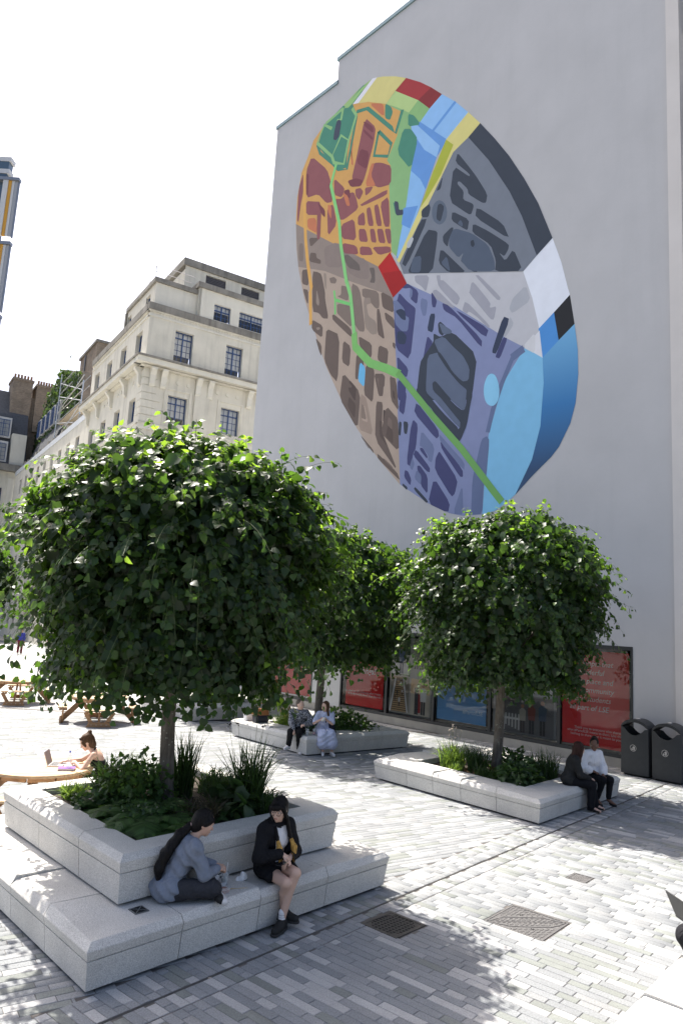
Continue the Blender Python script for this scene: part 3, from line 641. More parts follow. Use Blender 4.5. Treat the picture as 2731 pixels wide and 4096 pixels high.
 ('k',(52,60,72),[(3.87,11.77),(3.48,11.69),(3.4,11.46),(3.07,11.14),(3.18,10.91),(2.91,10.56),(2.34,9.96),(2.14,9.59),(1.96,9.46),(1.82,9.5),(1.58,9.98),(1.46,10.68),(1.39,10.96),(1.43,11.25),(1.63,11.3),(1.63,10.67),(1.77,10.52),(2.07,10.75),(2.9,11.56),(3.09,11.6),(1.88,10.18),(1.89,9.89),(2.04,9.96),(3.33,11.4),(3.45,11.17),(3.51,11.08),(3.78,11.39)],0),
 ('k',(86,98,120),[(2.9,11.56),(1.63,11.3),(1.66,10.57),(1.77,10.52)],0),
 ('k',(86,98,120),[(3.41,11.57),(3.09,11.55),(1.85,10.17),(1.86,9.89)],0),
 ('k',(86,98,120),[(3.45,11.11),(3.32,11.09),(2.98,10.57),(2.4,10.07),(2.21,9.72),(2.02,9.45),(2.77,10.09),(3.37,10.79)],0),
 ('k',(62,66,106),[(3.84,11.24),(3.95,10.85),(2.87,9.71),(2.75,9.79),(2.8,10.04)],0),
 ('k',(62,66,106),[(4.58,11.81),(4.33,11.66),(4.42,10.83),(4.71,11.09)],0),
 ('k',(62,66,106),[(3.97,10.61),(3.73,10.37),(3.78,9.52),(3.9,9.33),(3.97,8.86),(4.19,9.01),(4.08,10.25)],0),
 ('k',(62,66,106),[(3.9,9.28),(3.78,9.49),(3.1,8.73),(3.1,8.56),(3.25,8.62)],0),
 ('k',(62,66,106),[(2.73,9.24),(2.87,9.02),(2.88,8.63),(2.12,7.61),(1.98,7.71),(1.88,8.17),(2.67,9.21)],0),
 ('k',(62,66,106),[(2.9,8.36),(3.13,7.48),(2.24,7.08),(2.17,7.4)],0),
 ('k',(62,66,106),[(2.68,9.58),(2.62,9.54),(1.69,8.48),(1.67,8.24),(1.8,8.26),(2.61,9.32)],0),
 ('k',(62,66,106),[(3.68,8.87),(3.55,8.86),(3.18,8.42),(3.16,7.8),(3.48,8.15),(3.47,8.45),(3.67,8.72)],0),
 ('k',(62,66,106),[(4.26,8.79),(4.1,8.72),(3.93,8.4),(3.97,8.18),(4.28,8.54)],0),
 ('k',(62,66,106),[(3.59,9.51),(3.46,9.48),(3.22,9.14),(3.25,9.06),(3.58,9.41)],0),
 ('k',(100,112,146),[(3.56,10.14),(2.92,9.44),(3.02,8.89),(3.21,9.01),(3.19,9.16),(3.49,9.52),(3.62,9.57)],0),
 ('k',(100,112,146),[(3.7,8.73),(3.47,8.5),(3.48,8.15),(3.79,8.43)],0),
 ('k',(100,112,146),[(3.93,9.21),(3.81,8.96),(3.9,8.72),(4.04,8.87)],0),
 ('k',(100,112,146),[(1.68,8.01),(1.61,6.98),(2.04,7.04)],0),
 ('k',(100,112,146),[(2.76,9.89),(2.32,9.43),(1.62,8.71),(1.63,8.43),(2.68,9.58)],0),
 ('k',(52,60,72),[(4.44,10.62),(4.24,10.56),(4.19,10.43),(4.24,10.1),(4.38,10.15)],0),
 ('k',(52,60,72),[(4.65,10.66),(4.51,10.58),(4.54,10.09),(4.65,10.14)],0),
 ('k',(52,60,72),[(3.74,8.13),(3.11,7.55),(3.2,7.49),(3.8,8.04)],0),
 ('k',(52,60,72),[(4.34,8.32),(4.09,8.14),(4.12,8.04),(4.34,8.22)],0),
 ('k',(52,60,72),[(2.97,12.82),(2.87,12.87),(2.52,12.4),(2.28,12.02),(1.91,11.63),(1.55,11.38),(1.58,11.18),(1.98,11.53),(2.51,12.16)],0),
 ('k',(52,60,72),[(3.14,11.78),(3.01,11.84),(2.62,11.4),(2.24,10.98),(2.64,11.06),(3.09,11.49)],0),
 ('k',(52,60,72),[(3.12,11.61),(2.87,11.56),(2.07,10.75),(1.77,10.52),(1.8,10.14),(1.89,10.18),(2.5,10.88)],0),
 ('k',(52,60,72),[(3.87,11.77),(3.48,11.69),(3.37,11.43),(2.61,10.6),(1.86,9.88),(1.96,9.47),(2.21,9.7),(2.91,10.53),(3.18,10.91),(3.45,11.14),(3.54,11.09),(3.82,11.39)],0),
 ('b',(98,86,80),[(7.82,13.15),(6.82,12.17),(6.86,10.8),(7.92,12.18)],0),
 ('b',(98,86,80),[(6.53,13.24),(6.07,12.84),(6.08,11.69),(6.56,12.11)],0),
 ('b',(98,86,80),[(5.85,11.56),(5.52,11.46),(5.51,10.45),(4.65,8.88),(5.81,10.18)],0),
 ('b',(98,86,80),[(5.3,11.29),(4.72,10.71),(4.62,9.57),(5.5,10.37)],0),
 ('b',(98,86,80),[(5.64,9.56),(4.67,8.77),(4.5,8.45),(5.59,9.35)],0),
 ('b',(98,86,80),[(6.05,12.75),(5.55,12.64),(5.55,11.83),(5.76,11.87)],0),
 ('b',(98,86,80),[(5.22,12.49),(4.88,12.17),(4.71,11.1),(5.1,11.58)],0),
 ('b',(98,86,80),[(6.6,10.42),(5.95,9.8),(5.88,9.63),(6.48,10.24)],0),
 ('b',(146,130,118),[(6.73,12.07),(6.43,11.84),(5.99,10.41),(6.74,10.74)],0),
 ('k',(98,86,80),[(11.0,18.77),(10.55,18.65),(10.44,17.82),(10.93,18.08)],0),
 ('k',(98,86,80),[(10.25,18.45),(9.91,18.3),(9.62,18.1),(9.3,17.17),(9.27,16.84),(8.96,15.87),(9.33,15.98),(9.63,16.32),(10.06,16.51)],0),
 ('k',(98,86,80),[(10.85,17.83),(10.45,17.63),(10.39,16.99),(10.48,17.02)],0),
 ('k',(98,86,80),[(10.07,16.16),(9.3,15.65),(9.29,15.09),(10.02,15.67)],0),
 ('k',(98,86,80),[(9.06,15.46),(8.2,14.95),(8.14,12.88),(8.6,13.31),(9.06,14.05),(9.07,14.66)],0),
 ('k',(98,86,80),[(7.96,14.65),(7.48,14.25),(7.49,13.38),(7.97,13.73)],0),
 ('k',(98,86,80),[(8.75,15.96),(8.62,15.96),(7.54,15.04),(7.43,14.69),(7.55,14.69),(8.69,15.73)],0),
 ('k',(98,86,80),[(7.06,14.59),(6.29,14.06),(6.25,13.54),(6.51,13.43),(6.99,14.19)],0),
 ('k',(98,86,80),[(5.9,13.91),(5.37,13.6),(5.4,12.97),(5.7,13.13),(5.94,13.35)],0),
 ('k',(98,86,80),[(7.13,13.9),(6.62,13.4),(6.96,12.74),(7.13,12.83)],0),
 ('k',(98,86,80),[(6.5,13.29),(6.26,13.2),(6.05,12.87),(6.12,12.25),(6.58,12.34)],0),
 ('k',(98,86,80),[(7.88,13.14),(7.18,12.47),(7.87,12.62)],0),
 ('k',(98,86,80),[(5.94,16.12),(5.28,15.65),(5.17,15.0),(5.7,15.33),(5.82,15.48)],0),
 ('k',(98,86,80),[(5.69,15.21),(5.15,14.77),(5.09,14.3),(5.6,14.84)],0),
 ('k',(98,86,80),[(6.12,15.45),(5.97,15.41),(5.62,14.14),(5.66,14.09),(6.01,14.39)],0),
 ('k',(98,86,80),[(9.75,15.25),(9.3,14.79),(9.26,14.28),(9.41,14.5)],0),
 ('k',(98,86,80),[(5.82,12.71),(5.48,12.6),(5.49,12.11),(5.78,12.17)],0),
 ('k',(98,86,80),[(5.15,12.45),(4.93,12.35),(4.91,11.99),(5.16,12.04)],0),
 ('k',(98,86,80),[(5.17,13.83),(5.02,13.73),(5.02,13.51),(5.16,13.66)],0),
 ('k',(98,86,80),[(10.49,19.42),(10.09,19.25),(10.02,18.99),(9.73,18.79),(9.71,18.59),(10.54,19.01)],0),
 ('k',(98,86,80),[(10.66,20.19),(9.88,19.89),(10.51,19.67)],0),
 ('k',(118,106,98),[(7.66,17.04),(7.27,16.76),(7.08,16.4),(6.73,14.87),(6.76,14.68),(7.04,14.78),(7.4,15.24),(7.53,15.94)],0),
 ('k',(118,106,98),[(8.49,16.41),(7.58,16.01),(7.46,15.02),(8.18,15.7),(8.45,15.97)],0),
 ('k',(118,106,98),[(9.09,17.73),(8.78,17.69),(8.59,17.5),(8.66,17.34),(8.98,17.47)],0),
 ('k',(118,106,98),[(8.3,17.15),(7.95,16.98),(7.79,16.62),(7.81,16.29),(8.52,16.73),(8.26,16.71)],0),
 ('k',(118,106,98),[(7.02,16.62),(6.06,16.16),(5.97,15.46),(6.16,15.46),(6.66,16.03),(6.99,16.25)],0),
 ('k',(118,106,98),[(11.34,20.18),(11.03,20.06),(10.94,19.15),(11.27,19.3)],0),
 ('k',(138,126,116),[(6.91,16.16),(6.51,16.04),(6.45,15.78),(6.72,15.81),(6.57,15.29),(6.12,14.93),(6.01,14.39),(6.32,14.44),(6.73,14.87)],0),
 ('k',(138,126,116),[(9.66,16.64),(9.86,16.83),(9.88,17.51),(9.63,16.82)],0),
 ('k',(138,126,116),[(9.48,18.12),(9.29,17.99),(9.22,17.2),(9.38,17.51)],0),
 ('k',(138,126,116),[(9.75,15.69),(9.52,15.65),(9.46,15.55),(9.64,15.53)],0),
 ('k',(128,116,110),[(9.59,19.33),(8.74,19.26),(7.82,18.41),(8.37,17.96),(9.37,18.34)],0),
 ('k',(128,116,110),[(8.15,18.41),(7.29,18.04),(6.7,17.58),(6.64,16.85),(7.3,17.13),(7.91,17.58)],0),
 ('k',(128,116,110),[(7.21,17.98),(6.96,17.86),(6.95,17.25),(7.24,17.35)],0),
 ('k',(98,90,86),[(8.28,18.46),(7.98,18.41),(7.27,17.73),(7.16,17.38),(7.93,17.8)],0),
 ('k',(98,90,86),[(6.68,17.37),(6.36,17.26),(6.28,16.58),(6.6,16.71),(6.49,16.92)],0),
 ('k',(100,172,214),[(6.9,13.47),(6.57,13.16),(6.57,12.34),(6.96,12.71)],0),
 ('k',(132,80,84),[(10.88,24.31),(9.71,23.1),(9.36,22.26),(9.19,21.32),(9.61,21.43),(10.23,22.14),(11.07,22.3),(11.21,23.73)],0),
 ('k',(132,80,84),[(7.45,24.47),(6.74,23.64),(6.81,23.01),(7.17,21.78),(7.34,21.39),(7.74,21.66),(8.05,21.9),(7.89,22.51)],0),
 ('k',(132,80,84),[(6.88,21.78),(6.7,22.0),(6.29,21.81),(5.72,21.39),(5.69,20.58),(6.37,20.73),(6.71,21.01),(6.86,21.45)],0),
 ('k',(132,80,84),[(11.05,22.15),(10.34,21.82),(10.05,21.69),(9.98,21.02),(10.98,21.43)],0),
 ('k',(132,80,84),[(9.2,22.45),(8.47,21.66),(8.49,21.41),(8.65,21.29),(9.12,21.62)],0),
 ('k',(132,80,84),[(9.01,21.38),(8.65,21.22),(8.39,21.31),(7.87,21.21),(7.67,20.8),(7.51,20.29),(8.38,20.14),(8.74,20.29),(8.97,20.83)],0),
 ('k',(132,80,84),[(9.45,21.24),(9.13,21.16),(8.82,20.12),(9.36,19.75),(9.52,21.0)],0),
 ('k',(132,80,84),[(8.54,19.98),(7.73,19.94),(7.52,18.86),(8.44,19.3)],0),
 ('k',(132,80,84),[(7.52,19.95),(7.16,20.02),(7.03,19.34),(7.49,19.53)],0),
 ('k',(132,80,84),[(7.04,20.09),(6.8,20.08),(6.53,19.12),(6.86,19.25)],0),
 ('k',(132,80,84),[(6.6,20.03),(6.36,20.02),(6.06,18.93),(6.37,19.05)],0),
 ('k',(132,80,84),[(6.25,20.0),(5.79,20.11),(5.63,18.73),(5.94,18.85)],0),
 ('k',(132,80,84),[(7.43,19.35),(7.02,19.19),(6.81,18.52),(7.35,18.76)],0),
 ('k',(132,80,84),[(6.77,19.09),(6.49,18.98),(6.32,18.31),(6.64,18.46)],0),
 ('k',(132,80,84),[(6.36,18.93),(6.01,18.79),(5.81,18.09),(6.2,18.27)],0),
 ('k',(132,80,84),[(5.93,18.76),(5.58,18.62),(5.5,17.97),(5.7,18.04)],0),
 ('k',(132,80,84),[(8.38,19.09),(7.5,18.63),(7.34,18.17),(8.29,18.58)],0),
 ('k',(132,80,84),[(7.29,18.52),(6.67,18.26),(6.48,17.84),(7.26,18.12)],0),
 ('k',(132,80,84),[(6.59,18.23),(5.57,17.88),(5.48,17.61),(6.17,17.72)],0),
 ('k',(132,80,84),[(7.79,21.3),(7.45,21.21),(7.27,20.94),(7.49,20.66),(7.73,20.95)],0),
 ('k',(132,80,84),[(7.2,21.1),(6.7,20.94),(6.85,20.76),(7.13,20.69)],0),
 ('k',(132,80,84),[(7.44,20.45),(5.89,20.46),(5.88,20.21),(7.3,20.3)],0),
 ('k',(132,80,84),[(11.69,23.03),(11.41,23.75),(11.31,22.79),(11.44,22.08),(11.51,21.27),(11.63,21.46)],0),
 ('k',(132,80,84),[(10.24,21.77),(9.93,21.44),(9.87,19.82),(10.11,19.91)],0),
 ('k',(112,62,70),[(7.53,24.35),(6.91,23.76),(6.88,23.43),(7.42,24.03)],0),
 ('k',(112,62,70),[(7.5,23.97),(6.87,23.23),(6.9,23.12),(7.44,23.75)],0),
 ('k',(112,62,70),[(7.6,23.08),(7.07,22.69),(7.14,21.89),(7.81,22.53)],0),
 ('k',(112,62,70),[(8.31,21.92),(7.75,21.79),(7.31,21.47),(7.46,21.28),(8.07,21.52)],0),
 ('k',(112,62,70),[(9.55,22.35),(9.35,22.12),(9.01,21.38),(9.29,21.5)],0),
 ('k',(112,62,70),[(8.5,21.55),(8.15,21.46),(8.03,21.02),(8.38,21.1)],0),
 ('k',(112,62,70),[(11.2,23.58),(10.99,23.48),(10.93,22.41),(11.09,22.48)],0),
 ('k',(112,62,70),[(10.24,21.77),(9.67,21.13),(9.63,20.75),(9.89,21.02)],0),
 ('k',(184,112,80),[(6.9,22.04),(6.7,22.0),(6.87,21.52),(6.54,20.87),(7.2,21.16)],0),
 ('k',(184,112,80),[(10.86,21.21),(10.26,21.0),(10.09,20.17),(10.81,20.72)],0),
 ('k',(184,112,80),[(9.51,21.32),(9.26,21.16),(9.2,20.47),(9.47,20.98)],0),
 ('k',(184,112,80),[(8.35,23.91),(8.07,23.71),(8.16,22.63),(7.97,22.48)],0),
 ('k',(184,112,80),[(7.24,25.02),(6.36,24.53),(6.27,23.84)],0),
 ('k',(184,112,80),[(8.58,21.52),(8.21,21.16),(8.04,20.64),(8.26,20.73)],0),
 ('k',(198,152,88),[(6.46,23.18),(5.91,22.49),(6.04,22.09),(6.65,22.39)],0),
 ('l',(66,128,108),[(6.56,23.36),(5.79,22.4),(5.95,21.93),(6.76,22.35),(6.56,23.36)],0.22),
 ('l',(66,128,108),[(8.0,25.03),(7.31,24.82),(5.84,23.14),(5.58,22.76),(5.26,23.65)],0.26),
 ('l',(66,128,108),[(10.53,24.73),(10.29,24.19),(9.36,23.23),(8.95,22.74),(8.4,22.49),(7.98,24.79),(8.38,25.41)],0.22),
 ('k',(66,128,108),[(6.27,24.49),(5.9,24.12),(5.8,23.82),(5.94,23.54),(6.23,23.79)],0),
 ('k',(66,128,108),[(8.71,25.62),(8.18,25.03),(8.4,23.97),(8.92,24.4),(8.98,25.11)],0),
 ('k',(66,128,108),[(10.12,25.47),(9.51,24.91),(9.52,24.5),(9.69,23.87),(10.21,24.44),(10.39,24.8)],0),
 ('k',(66,128,108),[(9.09,24.32),(8.46,23.74),(8.71,22.96),(9.28,23.33),(9.41,23.77)],0),
 ('k',(66,128,108),[(5.17,22.74),(4.76,22.55),(4.36,21.9),(4.65,20.73),(5.45,21.84)],0),
 ('k',(66,128,108),[(5.55,19.83),(5.21,19.21),(4.99,19.06),(5.35,19.09)],0),
 ('k',(66,128,108),[(4.94,23.29),(4.64,23.07),(4.33,22.6),(4.32,22.48),(4.91,22.72)],0),
 ('k',(66,128,108),[(8.76,25.68),(7.75,26.13),(7.4,26.07),(8.39,25.55)],0),
 ('l',(132,178,120),[(8.89,25.68),(8.98,25.19),(9.26,25.27)],0.24),
 ('l',(132,178,120),[(8.29,25.36),(7.99,24.86),(8.39,23.87),(8.91,24.37),(9.44,23.61),(10.54,24.81),(10.12,25.51),(9.57,25.04)],0.24),
 ('l',(132,178,120),[(8.39,23.87),(8.61,22.85),(9.27,23.22),(9.44,23.61)],0.24),
 ('l',(132,178,120),[(8.89,25.68),(10.03,25.53)],0.24),
 ('k',(60,68,84),[(9.26,25.27),(9.08,25.24),(8.95,25.03),(9.05,24.4),(9.22,24.29),(9.42,24.42),(9.4,24.79)],0),
 ('k',(60,68,84),[(5.47,19.76),(5.24,19.63),(5.18,19.25),(4.96,19.19),(4.94,18.95),(5.32,19.07)],0),
 ('k',(140,182,116),[(8.89,25.68),(7.57,26.1),(7.32,26.09),(8.48,25.49)],0),
 ('k',(52,60,72),[(2.38,20.35),(1.95,19.7),(1.52,19.03),(1.01,18.1),(1.06,17.8),(1.22,17.87),(1.83,18.46),(1.87,18.68),(2.23,19.14),(2.33,19.16),(2.33,19.07),(2.04,18.67),(2.06,18.35),(1.62,18.01),(1.58,17.88),(1.67,17.63),(1.8,17.68),(2.69,18.56),(2.54,19.89),(1.82,19.14),(1.79,19.21),(2.47,20.01)],0),
 ('k',(52,60,72),[(1.45,17.82),(0.35,16.75),(0.06,16.06),(1.5,17.44)],0),
 ('k',(52,60,72),[(2.53,18.1),(1.76,17.46),(1.81,17.07),(2.02,17.24),(2.55,17.75)],0),
 ('k',(52,60,72),[(1.59,17.25),(0.93,16.7),(0.09,15.9),(0.11,15.72),(0.26,15.53),(0.47,15.74),(0.22,15.35),(-0.09,15.67),(-0.46,14.77),(0.61,15.11),(0.59,15.51),(0.82,16.15),(1.61,16.91)],0),
 ('k',(52,60,72),[(2.54,17.48),(2.92,17.3),(2.9,17.05),(2.68,16.76),(2.63,17.07),(2.43,17.41)],0),
 ('k',(52,60,72),[(3.0,16.85),(2.2,15.94),(1.82,15.5),(2.6,15.76),(3.08,16.31)],0),
 ('k',(52,60,72),[(3.7,17.85),(3.18,17.58),(3.19,17.16),(3.35,15.99),(4.49,16.38),(4.53,16.55)],0),
 ('k',(52,60,72),[(3.64,18.87),(4.01,18.75),(3.99,18.46),(3.65,18.32),(3.56,18.65)],0),
 ('k',(52,60,72),[(4.03,18.38),(3.68,18.27),(4.66,16.69),(4.91,16.93)],0),
 ('k',(52,60,72),[(2.01,16.08),(1.3,15.34),(1.52,15.42),(2.07,16.01)],0),
 ('k',(52,60,72),[(3.03,19.72),(3.33,19.23),(3.11,19.23)],0),
 ('k',(74,86,104),[(2.43,17.41),(1.61,16.88),(0.92,16.19),(0.65,15.53),(0.61,15.13),(1.66,15.5),(2.07,16.04),(1.95,16.29),(2.18,16.17),(2.61,16.73),(2.63,17.07)],0),
 ('k',(74,86,104),[(2.27,17.52),(2.14,17.61),(2.03,17.42),(2.05,17.29)],0),
 ('k',(74,86,104),[(4.33,16.97),(3.91,16.88),(3.91,16.21),(4.45,16.4)],0),
 ('k',(74,86,104),[(2.97,16.25),(2.7,16.44),(2.5,15.73)],0),
 ('k',(46,54,66),[(1.67,16.61),(1.54,16.62),(1.48,16.4),(1.56,16.34),(1.64,16.43)],0),
 ('k',(84,96,112),[(2.76,18.15),(2.78,17.97),(2.85,17.85),(2.96,17.79),(3.1,17.8),(3.24,17.9),(3.37,18.05),(3.46,18.25),(3.49,18.45),(3.48,18.63),(3.4,18.76),(3.29,18.82),(3.15,18.8),(3.01,18.7),(2.89,18.54),(2.8,18.35)],0),
 ('k',(52,60,72),[(3.23,18.64),(3.08,18.64),(2.9,18.43),(3.05,17.89),(3.27,18.1)],0),
 ('k',(170,176,182),[(4.68,17.66),(4.45,17.86),(4.33,17.72),(4.51,17.41),(4.66,17.47)],0),
 ('k',(130,190,222),[(0.33,10.95),(0.33,10.76),(0.37,10.6),(0.45,10.5),(0.55,10.45),(0.67,10.48),(0.78,10.56),(0.87,10.7),(0.92,10.88),(0.94,11.08),(0.92,11.26),(0.86,11.42),(0.79,11.53),(0.69,11.57),(0.6,11.55),(0.5,11.47),(0.42,11.32),(0.36,11.14)],0),
 ('l',(206,158,84),[(11.33,23.8),(11.13,21.84),(10.9,20.23),(10.64,19.04),(10.25,17.67),(10.3,17.51),(10.12,15.92)],0.3),
 ('l',(126,196,120),[(9.12,23.07),(9.38,22.19),(8.67,20.14),(8.47,19.01),(7.97,17.17),(7.97,17.22),(7.67,16.48),(7.33,14.78)],0.27),
 ('l',(116,178,100),[(7.33,14.78),(7.24,14.19),(6.31,13.27),(5.4,12.84),(4.74,12.46)],0.5),
 ('l',(104,158,88),[(4.85,12.57),(3.07,10.57),(1.76,9.2),(0.41,7.59),(0.13,7.27)],0.36),
 ('l',(110,190,110),[(8.72,17.05),(8.62,16.6),(8.56,15.94)],0.16),
 ('l',(110,190,110),[(8.62,16.6),(7.64,16.1)],0.2),
 ('f',(170,34,36),[(6.17,17.23),(5.55,17.62),(4.59,16.01),(5.26,15.65)],0),
 ('f',(150,30,32),[(5.89,16.87),(4.95,16.65),(4.59,16.01),(5.26,15.65)],0)]
def chaikin(P, it=1, r=.22):
    for _ in range(it):
        Q = []
        for k in range(len(P)):
            a, b = P[k], P[(k+1) % len(P)]; Q += [(a[0]+(b[0]-a[0])*r, a[1]+(b[1]-a[1])*r), (a[0]+(b[0]-a[0])*(1-r), a[1]+(b[1]-a[1])*(1-r))]
        P = Q
    return P
def paint(c):
    if c == 'GRAD':
        n = NT('mural_blue_fade'); ge = n.node('ShaderNodeNewGeometry'); sp = n.node('ShaderNodeSeparateXYZ'); n.l(ge.outputs['Position'], sp.inputs[0])
        mr = n.node('ShaderNodeMapRange'); mr.inputs[1].default_value = 6.5; mr.inputs[2].default_value = 13.; n.l(sp.outputs[2], mr.inputs[0])
        cr = n.node('ShaderNodeValToRGB'); e = cr.color_ramp.elements; e[0].position = .25; e[0].color = srgb(46, 74, 108); e[1].position = .95; e[1].color = srgb(112, 172, 212)
        q = e.new(.55); q.color = srgb(52, 116, 172); n.l(mr.outputs[0], cr.inputs[0]); n.l(cr.outputs[0], n.b.inputs['Base Color']); n.b.inputs['Roughness'].default_value = .85; return n.m
    f = lambda v: min(255, v*.98+10)          # the print seen in shade, brought back to paint colour
    c2 = tuple(f(v) for v in c)
    return mat('mural_paint_%d_%d_%d' % tuple(c), srgb(*c2)[:3], .85, .25, var=.045, vscale=2.5)
mural = None
mm = MB(); pts = [p for k in (0,) for p in MURAL[0][2]]
mural = mk('mural', [wp(2, 14, .001), wp(2.2, 14, .001), wp(2.1, 14.2, .001)], [(0, 1, 2)], paint((122, 132, 168)), mb)
def overlap(A, B):
    if max(p[0] for p in A) < min(p[0] for p in B) or max(p[0] for p in B) < min(p[0] for p in A) or max(p[1] for p in A) < min(p[1] for p in B) or max(p[1] for p in B) < min(p[1] for p in A): return False
    def pin(x, y, P):
        r = False
        for k in range(len(P)):
            (a, b), (c, d) = P[k], P[(k+1) % len(P)]
            if (b > y) != (d > y) and x < (c-a)*(y-b)/(d-b)+a: r = not r
        return r
    def samples(P):
        cx, cy = sum(p[0] for p in P)/len(P), sum(p[1] for p in P)/len(P); out = [(cx, cy)]
        for k in range(len(P)):
            a, b = P[k], P[(k+1) % len(P)]
            for t in (0, .25, .5, .75):
                x, y = a[0]+(b[0]-a[0])*t, a[1]+(b[1]-a[1])*t; out.append((cx+(x-cx)*.985, cy+(y-cy)*.985))
        return out
    return any(pin(x, y, B) for x, y in samples(A)) or any(pin(x, y, A) for x, y in samples(B))
placed = []; random.seed(3)
def scaled(P, s, dx=0., dy=0.):
    cx, cy = sum(p[0] for p in P)/len(P), sum(p[1] for p in P)/len(P); return [(cx+dx+(x-cx)*s, cy+dy+(y-cy)*s) for x, y in P]
items = []
for kind, c, pts, wd in MURAL:
    if kind == 'l':
        P = [Vector(p) for p in pts]; Lf = []; Rt = []
        for i, p in enumerate(P):
            a = P[max(i-1, 0)]; b = P[min(i+1, len(P)-1)]; t = (b-a).normalized(); nn = Vector((-t.y, t.x))*wd*.32
            Lf.append((p+nn).to_tuple()); Rt.append((p-nn).to_tuple())
        items.append((c, Lf+Rt[::-1], True))
    elif kind == 'f': items.append((c, pts, False))
    elif kind == 'k': items.append((c, chaikin(pts, 1, .16), False))
    else:
        Q = scaled(pts, 1.09); items.append((c, chaikin(Q, 1, .13), False))
        w = max(p[0] for p in Q)-min(p[0] for p in Q); h = max(p[1] for p in Q)-min(p[1] for p in Q)
        if w*h > .5 and sum(c) < 420:      # courtyards and roofs of a second tone inside the bigger blocks
            for j in range(2 if w*h > 1.3 else 1):
                sg = random.choice((.8, .86, 1.16)); c2 = tuple(int(min(255, v*sg)) for v in c)
                items.append((c2, chaikin(scaled(pts, random.uniform(.3, .5), (random.random()-.5)*w*.25, (random.random()-.5)*h*.3), 1, .13), False))
for c, Q, strip in items:
    lay = 0
    for Q2, l2 in placed:
        if l2 >= lay and overlap(Q, Q2): lay = l2+1
    placed.append((Q, lay)); d = .002+.0012*lay; vs = [wp(u, z, d) for u, z in Q]
    if strip: n = len(Q)//2; fs = [(i, i+1, len(Q)-2-i, len(Q)-1-i) for i in range(n-1)]
    else: fs = [tuple(t) for t in tessellate_polygon([vs])]
    mk('colour_patch', vs, fs, paint(c), mural)
# ------------------------------------------------------------------ trees
def leaf_mat(name, col, tcol, rough=.32, tw=.45, spec=.5):
    n = NT(name); ge = n.node('ShaderNodeNewGeometry'); oi = n.node('ShaderNodeObjectInfo')
    ad = n.node('ShaderNodeMath', _operation='ADD'); fr = n.node('ShaderNodeMath', _operation='FRACT')
    n.l(ge.outputs['Random Per Island'], ad.inputs[0]); n.l(oi.outputs['Random'], ad.inputs[1]); n.l(ad.outputs[0], fr.inputs[0])
    mv = n.node('ShaderNodeMapRange'); mv.inputs[3].default_value = .65; mv.inputs[4].default_value = 1.35; n.l(fr.outputs[0], mv.inputs[0])
    def hs(c):
        h = n.node('ShaderNodeHueSaturation'); h.inputs['Color'].default_value = tuple(c)+(1,); n.l(mv.outputs[0], h.inputs['Value']); return h
    h1, h2 = hs(col), hs(tcol); n.l(h1.outputs[0], n.b.inputs['Base Color'])
    n.b.inputs['Roughness'].default_value = rough; n.b.inputs['Specular IOR Level'].default_value = spec
    tr = n.node('ShaderNodeBsdfTranslucent'); n.l(h2.outputs[0], tr.inputs[0])
    mx = n.node('ShaderNodeMixShader'); mx.inputs[0].default_value = tw
    n.l(n.b.outputs[0], mx.inputs[1]); n.l(tr.outputs[0], mx.inputs[2]); n.l(mx.outputs[0], n.n['Material Output'].inputs['Surface']); return n.m
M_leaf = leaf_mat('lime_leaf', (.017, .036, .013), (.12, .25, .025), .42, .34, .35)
M_leafy = leaf_mat('sunlit_young_leaf', (.05, .11, .018), (.3, .5, .04), .42, .52)  # young leaf green, brightened to paint the sunlit glow of the crown tops
M_bark = None
def bark_mat():
    n = NT('lime_bark'); tc = n.node('ShaderNodeNewGeometry'); mp = n.node('ShaderNodeMapping'); mp.inputs['Scale'].default_value = (1, 1, .22)
    n.l(tc.outputs['Position'], mp.inputs['Vector']); nz = n.node('ShaderNodeTexNoise', Scale=26., Detail=6.); n.l(mp.outputs[0], nz.inputs['Vector'])
    cr = n.node('ShaderNodeValToRGB'); e = cr.color_ramp.elements; e[0].position = .3; e[0].color = (.075, .062, .05, 1); e[1].position = .7; e[1].color = (.17, .15, .125, 1); n.l(nz.outputs[0], cr.inputs[0])
    v = n.node('ShaderNodeTexVoronoi', Scale=22.); n.l(tc.outputs['Position'], v.inputs['Vector'])
    lt = n.node('ShaderNodeMath', _operation='LESS_THAN'); lt.inputs[1].default_value = .22; n.l(v.outputs['Distance'], lt.inputs[0])
    n3 = n.node('ShaderNodeTexNoise', Scale=5.); n.l(tc.outputs['Position'], n3.inputs['Vector']); gt = n.node('ShaderNodeMath', _operation='GREATER_THAN'); gt.inputs[1].default_value = .53; n.l(n3.outputs[0], gt.inputs[0])
    mu = n.node('ShaderNodeMath', _operation='MULTIPLY'); n.l(lt.outputs[0], mu.inputs[0]); n.l(gt.outputs[0], mu.inputs[1])
    mx = n.node('ShaderNodeMix', _data_type='RGBA'); mx.inputs[7].default_value = (.27, .28, .23, 1); n.l(cr.outputs[0], mx.inputs[6]); n.l(mu.outputs[0], mx.inputs[0]); n.l(mx.outputs[2], n.b.inputs['Base Color'])
    n.b.inputs['Roughness'].default_value = .9; bp = n.node('ShaderNodeBump', Strength=.6, Distance=.01); n.l(nz.outputs[0], bp.inputs['Height']); n.l(bp.outputs[0], n.b.inputs['Normal']); return n.m
M_bark = bark_mat(); M_twig = mat('green_twig', (.09, .12, .035), .6)
LT = np.array([(0, 0, 0), (0, .46, .02), (0, 1.08, -.16), (-.33, -.08, .04), (-.52, .3, .11), (-.32, .74, .02), (.33, -.08, .04), (.52, .3, .11), (.32, .74, .02)], np.float32)
